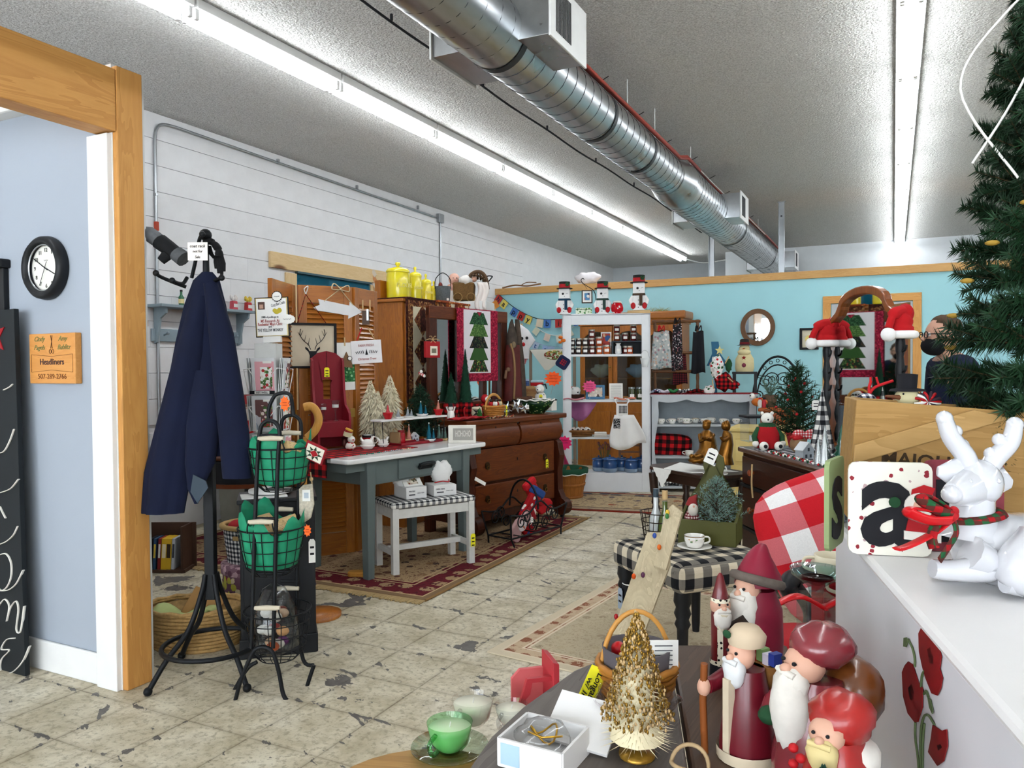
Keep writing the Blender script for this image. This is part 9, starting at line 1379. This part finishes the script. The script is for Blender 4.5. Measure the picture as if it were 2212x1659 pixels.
# low stand with tea-cup candles
LZ=0.55;c0=Vector((-0.74,1.12,0));t=thing('low_stand','low wooden stand below the plank table edge','stand',c0,0.3);MB().lathe([(0.2,LZ-0.02),(0.2,LZ)],32).build('top',wood('#b58a4c','#8a6230',0.5,1,'x'),t);MB().lathe([(0.14,0),(0.14,0.02),(0.03,0.05),(0.03,LZ-0.02)],16).build('pedestal',OAK,t)
def candle(label,p,gcol,r,saucer):
    t=thing('cup_candle',label,'candle',p,YAW-0.4,'tea cup candles');G=glass(gcol,0.04)
    if saucer: MB().lathe([(0.03,0.001),(r*1.7,0.012),(r*1.68,0.015),(0.03,0.004)],32,fn=lambda a,z: 1+0.02*math.sin(16*a)).build('saucer',glass('#e6f0e8',0.04),t)
    MB().lathe([(r*0.5,0.004),(r*0.8,0.02),(r,r*1.35)],28,cap=False).build('glass_cup',G,t);MB().lathe([(r*0.47,0.008),(r*0.77,0.022),(r*0.94,r*1.1),(0.001,r*1.1)],28).build('wax',mt('#e9e6d2' if gcol != '#b4e6bc' else '#cfe4bc',0.6),t);MB().tube([(0,0,r*1.1),(0.002,0,r*1.35)],0.0012,4).build('wick',PAPER,t);MB().tube(spl([(-r*0.2,-r*0.9,r*1.1),(-r*0.25,-r*1.35,r*0.9),(-r*0.22,-r*1.2,r*0.4),(-r*0.18,-r*0.8,r*0.35)]),0.005,6).build('handle',G,t)
candle('green glass cup candle with white wax on a clear saucer',az(972,1625,LZ+0.001),'#b4e6bc',0.046,True);candle('clear glass cup candle with cream wax',az(1022,1568,LZ+0.001),'#f2f2f0',0.045,False);candle('clear glass cup candle half hidden by the plank table',az(1105,1570,LZ+0.001),'#f0f0f2',0.036,False)
q=az(1130,1555,0.45);t=thing('red_sled','coral red wooden box with scalloped side by the low stand','box',ad(1140,1475,1.75)-Vector((0,0,0.03)),YAW+0.25);RC=mt('#b5323a',0.45,0,0.12);m=MB();m.prism([(-0.03,-0.09),(0.05,-0.09),(0.05,0.05),(-0.01,0.05),(-0.03,0.03)],0.01,0.03);m.build('back_board',mt('#d8686a',0.5),t);m=MB();m.prism([(0.045,-0.09),(0.06,-0.09),(0.06,0.085),(0.045,0.09)],0.09,-0.05);m.build('end_board',RC,t,0.002);m=MB();m.prism([(-0.06,-0.09),(-0.03,0.0),(-0.012,0.055),(0.05,0.055),(0.05,0.045),(0.0,0.045),(-0.005,0.02),(-0.015,0.01),(-0.012,-0.02),(-0.025,-0.03),(-0.022,-0.06),(-0.035,-0.09)],0.012,-0.04);m.build('scalloped_side',RC,t,0.001);MB().box((0,0,-0.47),(0.05,0.05,0.76)).build('post',RC,t)
# ---------------------------------------------------------------- white cabinet with painted poppies
WA=math.atan2(-0.975,0.223);W0=Vector((-0.123,1.763,0));WL,WD,WZ=1.42,0.5,1.0;WC=W(W0,WA,(WL/2,WD/2,0));WHC=mt('#dcdce0',0.4,0,0.04,6)
wc=thing('white_cabinet','white painted cabinet with red poppies on its front','cabinet',WC,WA);MB().box((0,0.002,WZ/2-0.01),(WL-0.03,WD-0.02,WZ-0.03)).build('carcass',WHC,wc,0.003);MB().box((0,0,WZ-0.009),(WL,WD,0.018)).build('top',mt('#e9e7e6',0.35,0,0.02),wc,0.01);MB().box((0,-WD/2-0.015,0.56),(WL-0.02,0.07,0.03)).build('ledge',WHC,wc,0.006);MB().box((0,-WD/2+0.01,0.05),(WL-0.02,0.02,0.1)).build('plinth',WHC,wc,0.004)
FYL=-WD/2+0.011
def onw(px,py,off=0.0): p=onp(WC,WA,FYL-off,px,py);R=Matrix.Rotation(-WA,3,'Z');return R @ (p-WC)
MB().box((onw(2192,1500).x,FYL-0.004,0.76),(0.008,0.008,0.36)).build('panel_bead',WHC,wc,0.002);POP=mt('#8a0c14',0.5,0,0.35,22);STM=mt('#5a6a44',0.7)
def petal(pts,mat=None): m=MB();m.prism([(lambda v: (v.x,v.z))(onw(1780+a/4.056,1250+b/4.056)) for a,b in pts],0.0012,FYL-0.0014);m.build('poppy',mat or POP,wc)
petal([(835,480),(865,420),(900,450),(910,430),(960,470),(1010,570),(1035,690),(1020,790),(1045,870),(1030,960),(1000,1025),(950,1005),(900,880),(870,780),(840,640)]);petal([(690,820),(715,760),(745,725),(780,750),(830,900),(870,960),(868,1130),(830,1255),(800,1258),(740,1180),(700,1030)]);petal([(960,1280),(1040,1335),(1082,1322),(1090,1470),(1055,1600),(1000,1640),(920,1520),(945,1400)]);petal([(915,620),(940,600),(970,690),(965,750),(930,740)],INK);petal([(745,960),(775,920),(800,1000),(790,1070),(760,1060)],INK);petal([(1000,1460),(1030,1450),(1045,1480),(1010,1510)],INK);petal([(705,520),(730,515),(740,560),(725,600),(702,595)],STM);petal([(915,1040),(940,1060),(962,1160),(955,1185),(930,1130)],STM)
for pts in ([(735,530),(775,610),(795,700),(795,770)],[(880,810),(858,850),(850,950)],[(875,1010),(895,985),(915,1040)],[(800,1260),(800,1400),(825,1600),(835,1900)],[(965,1275),(910,1195),(870,1225),(845,1400),(850,1900)],[(880,1270),(865,1450),(860,1900)]): MB().tube(spl([tuple(onw(1780+a/4.056,1250+b/4.056,0.001)) for a,b in pts],5),0.0016,5).build('stem',STM,wc)
# crate with lettering and big tree
ZT=WZ+0.001;q=Vector((0.155,1.66,ZT));CR=YAW-0.28;CRW=wood('#a8834e','#84622f',0.7,1,'x');ct=thing('wooden_crate','wooden crate lettered MAJOLIQUE CRISTAUX holding the big tree','crate',q,0,rot=(0,0.075,CR));cw,chh,cdp=0.5,0.218,0.14;ct.location.z += 0.017
for c,d in (((0,-cdp/2,chh/2),(cw,0.014,chh)),((0,cdp/2,chh/2),(cw,0.014,chh)),((-cw/2+0.007,0,chh/2),(0.014,cdp-0.014,chh)),((cw/2-0.007,0,chh/2),(0.014,cdp-0.014,chh)),((0,0,0.008),(cw-0.03,cdp-0.016,0.012))): MB().box(c,d).build('board',CRW,ct,0.002)
for s in (-1,1): MB().prism([(s*(cw/2-0.002),0.1),(s*(cw/2-0.002),0.135),(s*0.06,chh-0.002),(s*0.0,chh-0.012)],0.01,-cdp/2-0.017).build('brace',wood('#b5905c','#8a6a38',0.7,1,'x'),ct,0.002)
text('MAJOLIQUES',0.034,mt('#3a2a18',0.8),ct,(-0.1,-cdp/2-0.0076,0.115),fit=0.2,bold=0.0006);text('CRISTAUX',0.04,mt('#3a2a18',0.8),ct,(0.12,-cdp/2-0.0076,0.115),fit=0.18,bold=0.0006)
tq_=Vector((0.3,1.73,ZT+0.03));bt=thing('christmas_tree','large artificial green christmas tree rising from the wooden crate','christmas tree',tq_,0);MB().tube([(0,0,0),(0,0,1.38)],[0.016,0.006],8).build('trunk',mt('#3a2c1e',0.9),bt)
NG=[mt('#16351c',0.6,0,0.4,30),mt('#1f4426',0.6,0,0.4,30)];bm2=[]
for v in range(3): m=MB();bough(m,(0,0,0),(0.2,0,0.03),0.033,330,0.0038,0,0.0035,1,0.55);bough(m,(0.1,0,0.015),(0.19,0.05-0.02*v,0.04),0.03,150,0.0038,0,0.002,1,0.55);bough(m,(0.08,0,0.012),(0.17,-0.055+0.02*v,0.02),0.03,150,0.0038,0,0.002,1,0.55);bm2.append(m.mesh('bough',[NG[v % 2],mt('#4a3a24',0.9)]))
for kz in range(23):
    z=0.1+0.055*kz;L=0.88*(1-kz/25)**0.9+0.1
    for i in range(11): a=i*2*PI/11+kz*0.52+0.25*random.random();o=bpy.data.objects.new('bough',bm2[(i+kz) % 3]);COL.objects.link(o);o.parent=bt;o.location=(0.03*math.cos(a),0.03*math.sin(a),z);o.rotation_euler=(random.random(),0.15-0.035*kz+0.25*(random.random()-0.5),a);s=L*(0.85+0.3*random.random());o.scale=(s,max(0.8,s),max(0.8,s))
MB().tube(spl([(-0.1,-0.08,0.62),(-0.19,-0.06,0.8),(-0.12,-0.08,0.92),(-0.02,-0.1,0.98),(-0.1,-0.08,0.78),(-0.17,-0.06,0.66)]),0.0025,5).build('light_cord',PAPER,bt)
for i in range(9): a=2.4+0.3*i;MB().ell((0.2*math.cos(a),0.2*math.sin(a),0.2+0.06*i),(0.012,0.006,0.005),6,5).build('dry_tip',mt('#9a7a2c',0.7),bt)
# picks standing in the crate
def pick(name,label,px,py,dp): p=ad(px,py,dp);return thing(name,label,'ornament',p,YAW),p
t,p=pick('snowman_pick','snowman head pick with black felt hat and twig nose in the crate',1960,858,1.52);MB().ell((0,0,0),(0.024,0.022,0.018),16,10).build('head',mt('#d9cfa2',0.9),t);MB().lathe([(0.034,0.012),(0.03,0.016),(0.017,0.018),(0.019,0.045),(0.001,0.047)],18).build('hat',mt('#15151a',0.95),t);MB().tube([(-0.02,-0.008,0),(-0.05,-0.014,0.003)],[0.005,0.002],7).build('twig_nose',mt('#7a4a30',0.7),t);MB().ell((-0.016,-0.016,0.007),0.002,6,5).build('eye',INK,t);MB().cyl((0,0,-0.015),(0.005,0,-0.12),0.003,n=6).build('stick',TAN,t)
t,p=pick('reindeer_pick','gingham reindeer head pick with red antlers in the crate',1871,868,1.55);MB().ell((0,0,0),(0.021,0.018,0.018),16,10).build('head',gingham('#eeecea','#8a8c9a','#1c1e2c',0.006),t);[MB().tube(spl([(0.006,0,0.015),(0.012+0.012*s,0,0.03),(0.04*s+0.03,0,0.042)]),0.003,6).tube([(0.016+0.016*s,0,0.033),(0.014+0.01*s,0,0.05)],0.0025,5).build('antler',mt('#b3141c',0.8),t) for s in (-0.5,0.6)];MB().cyl((0,0,-0.015),(0.004,0,-0.12),0.003,n=6).build('stick',TAN,t)
t,p=pick('peppermint_bow','red, white and black knit bow pick at the crate edge',2003,868,1.5);m=MB()
for i in range(16): a=i*2.4;m.tube(spl([(0,0,0),(0.012*math.cos(a),-0.005,0.012*math.sin(a)),(0.026*math.cos(a),0.0,0.02*math.sin(a))],3),0.003,5,mi=i % 3)
m.build('yarn_loops',[RED,PORC,mt('#3a2a34',0.9)],t);MB().cyl((0,0,0),(0,0,-0.1),0.003,n=6).build('stick',TAN,t)
# hinged letter panels and the white deer
q=az(1925,1200,ZT);lp_=thing('letter_panels','hinged panels spelling santa in black letters on the white cabinet','sign',q,YAW-0.2);LH=0.155;SNF=spots('#e6e2d4',['#8a2a34','#b59a9a'],60,0.22)
def panel(px0,px1,mm,ch,y0,rz,w): m=MB();m.prism(rrect(w,LH,0.014,3,0,LH/2),0.008,0);o=m.build('panel',mm,lp_);g_=tr(q);c=g_((px0+px1)/2,1190);o.location=(c.x,y0,0);o.rotation_euler=(0,0,rz);text(ch,LH*1.38,INK,o,(0,-0.0012,LH*0.55),bold=0.005,name='letter');return o
pa=panel(1846,1998,SNF,'a',0.0,-0.05,0.128);panel(1812,1843,mt('#8a9a6a',0.6,0,0.1),'s',0.05,1.15,0.11);panel(2010,2170,mt('#8a3a44',0.8,0,0.2,60),'n',0.05,0.12,0.13)
m=MB();m.prism([(0.02,0.03),(0.075,0.03),(0.065,0.075),(0.03,0.075)],0.004,-0.006);m.build('santa_coat',mt('#a3141c',0.7),pa);m=MB();m.prism(circ(0.022,16,0.042,0.085),0.004,-0.009);m.prism([(0.02,0.03),(0.075,0.026),(0.075,0.04),(0.02,0.044)],0.004,-0.009);m.build('santa_beard',WB,pa);m=MB();m.prism([(0.03,0.095),(0.06,0.1),(0.066,0.115),(0.05,0.12),(0.032,0.112)],0.004,-0.008);m.build('santa_cap',RED,pa);MB().prism(circ(0.009,12,0.042,0.086),0.003,-0.0115).build('santa_face',SKF,pa);MB().prism(circ(0.009,12,0.006,0.09),0.004,-0.008).build('santa_mitten',GREENT,pa)
q=az(2085,1262,ZT);g=tr(q);k=pix(q);de=thing('white_deer','glossy white ceramic deer lying down with tartan collar','figurine',q,YAW);CER=mt('#c6c6ca',0.06,0,0.01,coat=1.0);G=lambda px,py,dy=0.0: g(px,py,dy)
m=MB();m.tube(spl([G(2085,1150),G(2120,1175),G(2180,1190,0.01),G(2260,1195,0.03),G(2310,1215,0.04)]),[0.028,0.045,0.054,0.058,0.058,0.035],18);m.tube(spl([G(2110,1060),G(2100,1100),G(2095,1160)]),[0.024,0.03,0.044],16)
for dy in (-0.045,0.02): m.tube(spl([G(2095,1195,dy),G(2140,1225,dy),G(2060,1232,dy),G(2014,1228,dy)],6),[0.026,0.02,0.015,0.013],10)
m.tube(spl([G(2250,1190,-0.06),G(2200,1235,-0.07),G(2270,1272,-0.06),G(2170,1262,-0.07)],6),[0.04,0.03,0.018,0.012],12);m.build('body',CER,de);m=MB();m.ell(G(2112,1042),(0.032,0.036,0.034),18,12).tube(spl([G(2105,1048),G(2080,1060,-0.02),G(2058,1068,-0.03)]),[0.032,0.023,0.016],14).ell(G(2056,1068,-0.031),(0.014,0.014,0.013),12,8);m.build('head',CER,de)
for a,b,c in (((2098,1028),(2060,1020),(2025,1018)),((2135,1035),(2160,1040),(2185,1045))): MB().tube([G(*a),G(*b),G(*c)],[0.005,0.009,0.003],12,flat=2.4).build('ear',CER,de)
for pts,tines in (([(2098,1018),(2085,985),(2055,945),(2040,905)],[((2078,975),(2079,962)),((2056,945),(2064,932))]),([(2132,1018),(2150,990),(2182,955),(2192,918)],[((2152,990),(2140,980)),((2176,962),(2158,950))])): m=MB();m.tube(spl([G(*p_) for p_ in pts],6),[0.013,0.014,0.013,0.011],12).ell(G(*pts[-1]),0.012,10,8);[m.tube([G(*a),G(*b)],[0.012,0.009],10).ell(G(*b),0.0095,9,7) for a,b in tines];m.build('antler',CER,de)
TAR=gingham('#1f5a34','#5a2a24','#a3141c',0.009);MB().tube([G(2100,1112)+Vector((0.036*math.cos(a),0.036*math.sin(a),0.006*math.cos(a))) for a in [i*PI/10 for i in range(20)]],0.009,6,closed=True,flat=0.5).build('collar',TAR,de)
for pts,mm in (([(2058,1110),(2030,1085),(2000,1070),(1990,1078),(2020,1100),(2055,1115)],TAR),([(2060,1115),(2020,1105),(1970,1098),(1965,1108),(2010,1125),(2055,1125)],mt('#c4141c',0.35)),([(2058,1118),(2066,1150),(2050,1180),(2030,1210)],TAR),([(2055,1120),(2010,1155),(1960,1180),(1938,1186)],mt('#c4141c',0.35)),([(2057,1118),(2025,1130),(2012,1160),(2018,1185)],TAR)): MB().tube(spl([G(a,b,-0.05-0.004*i) for i,(a,b) in enumerate(pts)],5),0.01,6,flat=0.25).build('ribbon',mm,de)
MB().ell(G(2058,1113,-0.056),0.008,9,7).ell(G(2060,1104,-0.056),0.007,9,7).build('berry',RED,de);[MB().ell(G(2105,1038)+Vector((-0.006+0.02*s,-0.034,0.004)),0.0035,7,5).build('eye',CER,de) for s in (-1,1)]
house('felt_house','little grey house with red bow beside the letter panels',az(1803,1118,ZT)+Vector((0.012,-0.03,0)),YAW,0.035,'#7a7e84','#c9ccd0')
# ================================================================ last small things
p=ay(1268,612,YB+0.05);t=thing('plastic_bag','crumpled white plastic bag lying on the partition cap','bag',(p.x,YB+0.05,cp+0.026),0);MB().ell((0,0,0.08),(0.19,0.06,0.085),20,12,fn=lambda v: 1+0.12*math.sin(7*v.x+5*v.z)+0.06*math.sin(15*v.x)).build('film',mt('#e9e4e6',0.4,0,0.05),t)
p=ay(1125,622,YB+0.05);t=thing('dry_branch','dry brown branch lying on the partition cap near the corner','branch',(p.x,YB+0.05,cp+0.04),0);MB().tube(spl([(-0.3,0,0),(-0.1,0,0.03),(0.1,0,0.01),(0.32,0,0.03)]),0.012,6).build('stem',mt('#8a6a4c',0.8),t);MB().tube(spl([(0.0,0,0.02),(0.1,0,0.06),(0.25,0,0.05)]),0.007,5).build('twig',mt('#8a6a4c',0.8),t)
t=thing('floor_santa','white-bearded santa figure half hidden between coat and post','figurine',(-4.3,4.25,0.745),YAW+0.5);MB().lathe([(0.08,0),(0.085,0.1),(0.05,0.22)],18).build('robe',RED,t);MB().ell((0,0,0.27),(0.05,0.05,0.055),14,10).build('face',SKF,t);MB().ell((0,-0.035,0.225),(0.05,0.03,0.06),12,9).build('beard',WB,t);MB().lathe([(0.075,0.31),(0.05,0.315),(0.045,0.37),(0.03,0.375)],16).build('hat',mt('#8a2a2a',0.9),t)
p=ax(328,730,XW+0.4);t=thing('oak_door_edge','oak panel edge standing behind the pine post','panel',(-4.72,3.55,0),0.2);MB().box((0,0,0.82),(0.3,0.035,1.6)).build('panel',OAK,t,0.004);MB().box((0,0,1.63),(0.34,0.05,0.05)).build('cap',OAK,t,0.008);MB().box((0,0,0.02),(0.34,0.2,0.04)).build('foot',OAK,t)
p=az(700,1246,0.012);o=MB().prism(rrect(0.13,0.07,0.02,4),0.03,0,pl='xy').build('wooden_block',wood('#c98f3c','#a8702a',0.5,2,'x'),None,0.006);o.location=(-3.0,3.86,0.012);o.rotation_euler=(0,0,0.4);tag(o,'honey-coloured wooden block on the rug by the black cabinet','wooden block')
p=ond(1190,0.05);t=thing('white_canister','small white lidded canister at the dresser end','canister',p,DR);MB().box((0,0,0.045),(0.08,0.08,0.09)).build('body',PORC,t,0.004);MB().box((0,0,0.097),(0.086,0.086,0.014)).build('lid',mt('#2a2c30',0.4),t,0.004)
p=ay(1546,760,8.75);t=thing('blue_cutout','blue dress-shaped wooden cutout standing behind the gift bags','cutout',(p.x,8.75,0),0.1);z1,z0=ay(1546,738,8.75).z,ay(1546,790,8.75).z;MB().prism([(-0.1,z0),(0.14,z0),(0.05,(z0+z1)/2),(0.03,z1),(-0.05,z1),(-0.04,(z0+z1)/2)],0.02,0).build('board',mt('#2f6a8c',0.6),t,0.002);MB().box((0,0.01,z0/2),(0.03,0.018,z0)).build('post',mt('#2f6a8c',0.6),t);MB().box((0,0.01,0.01),(0.2,0.2,0.02)).build('foot',mt('#2f6a8c',0.6),t)
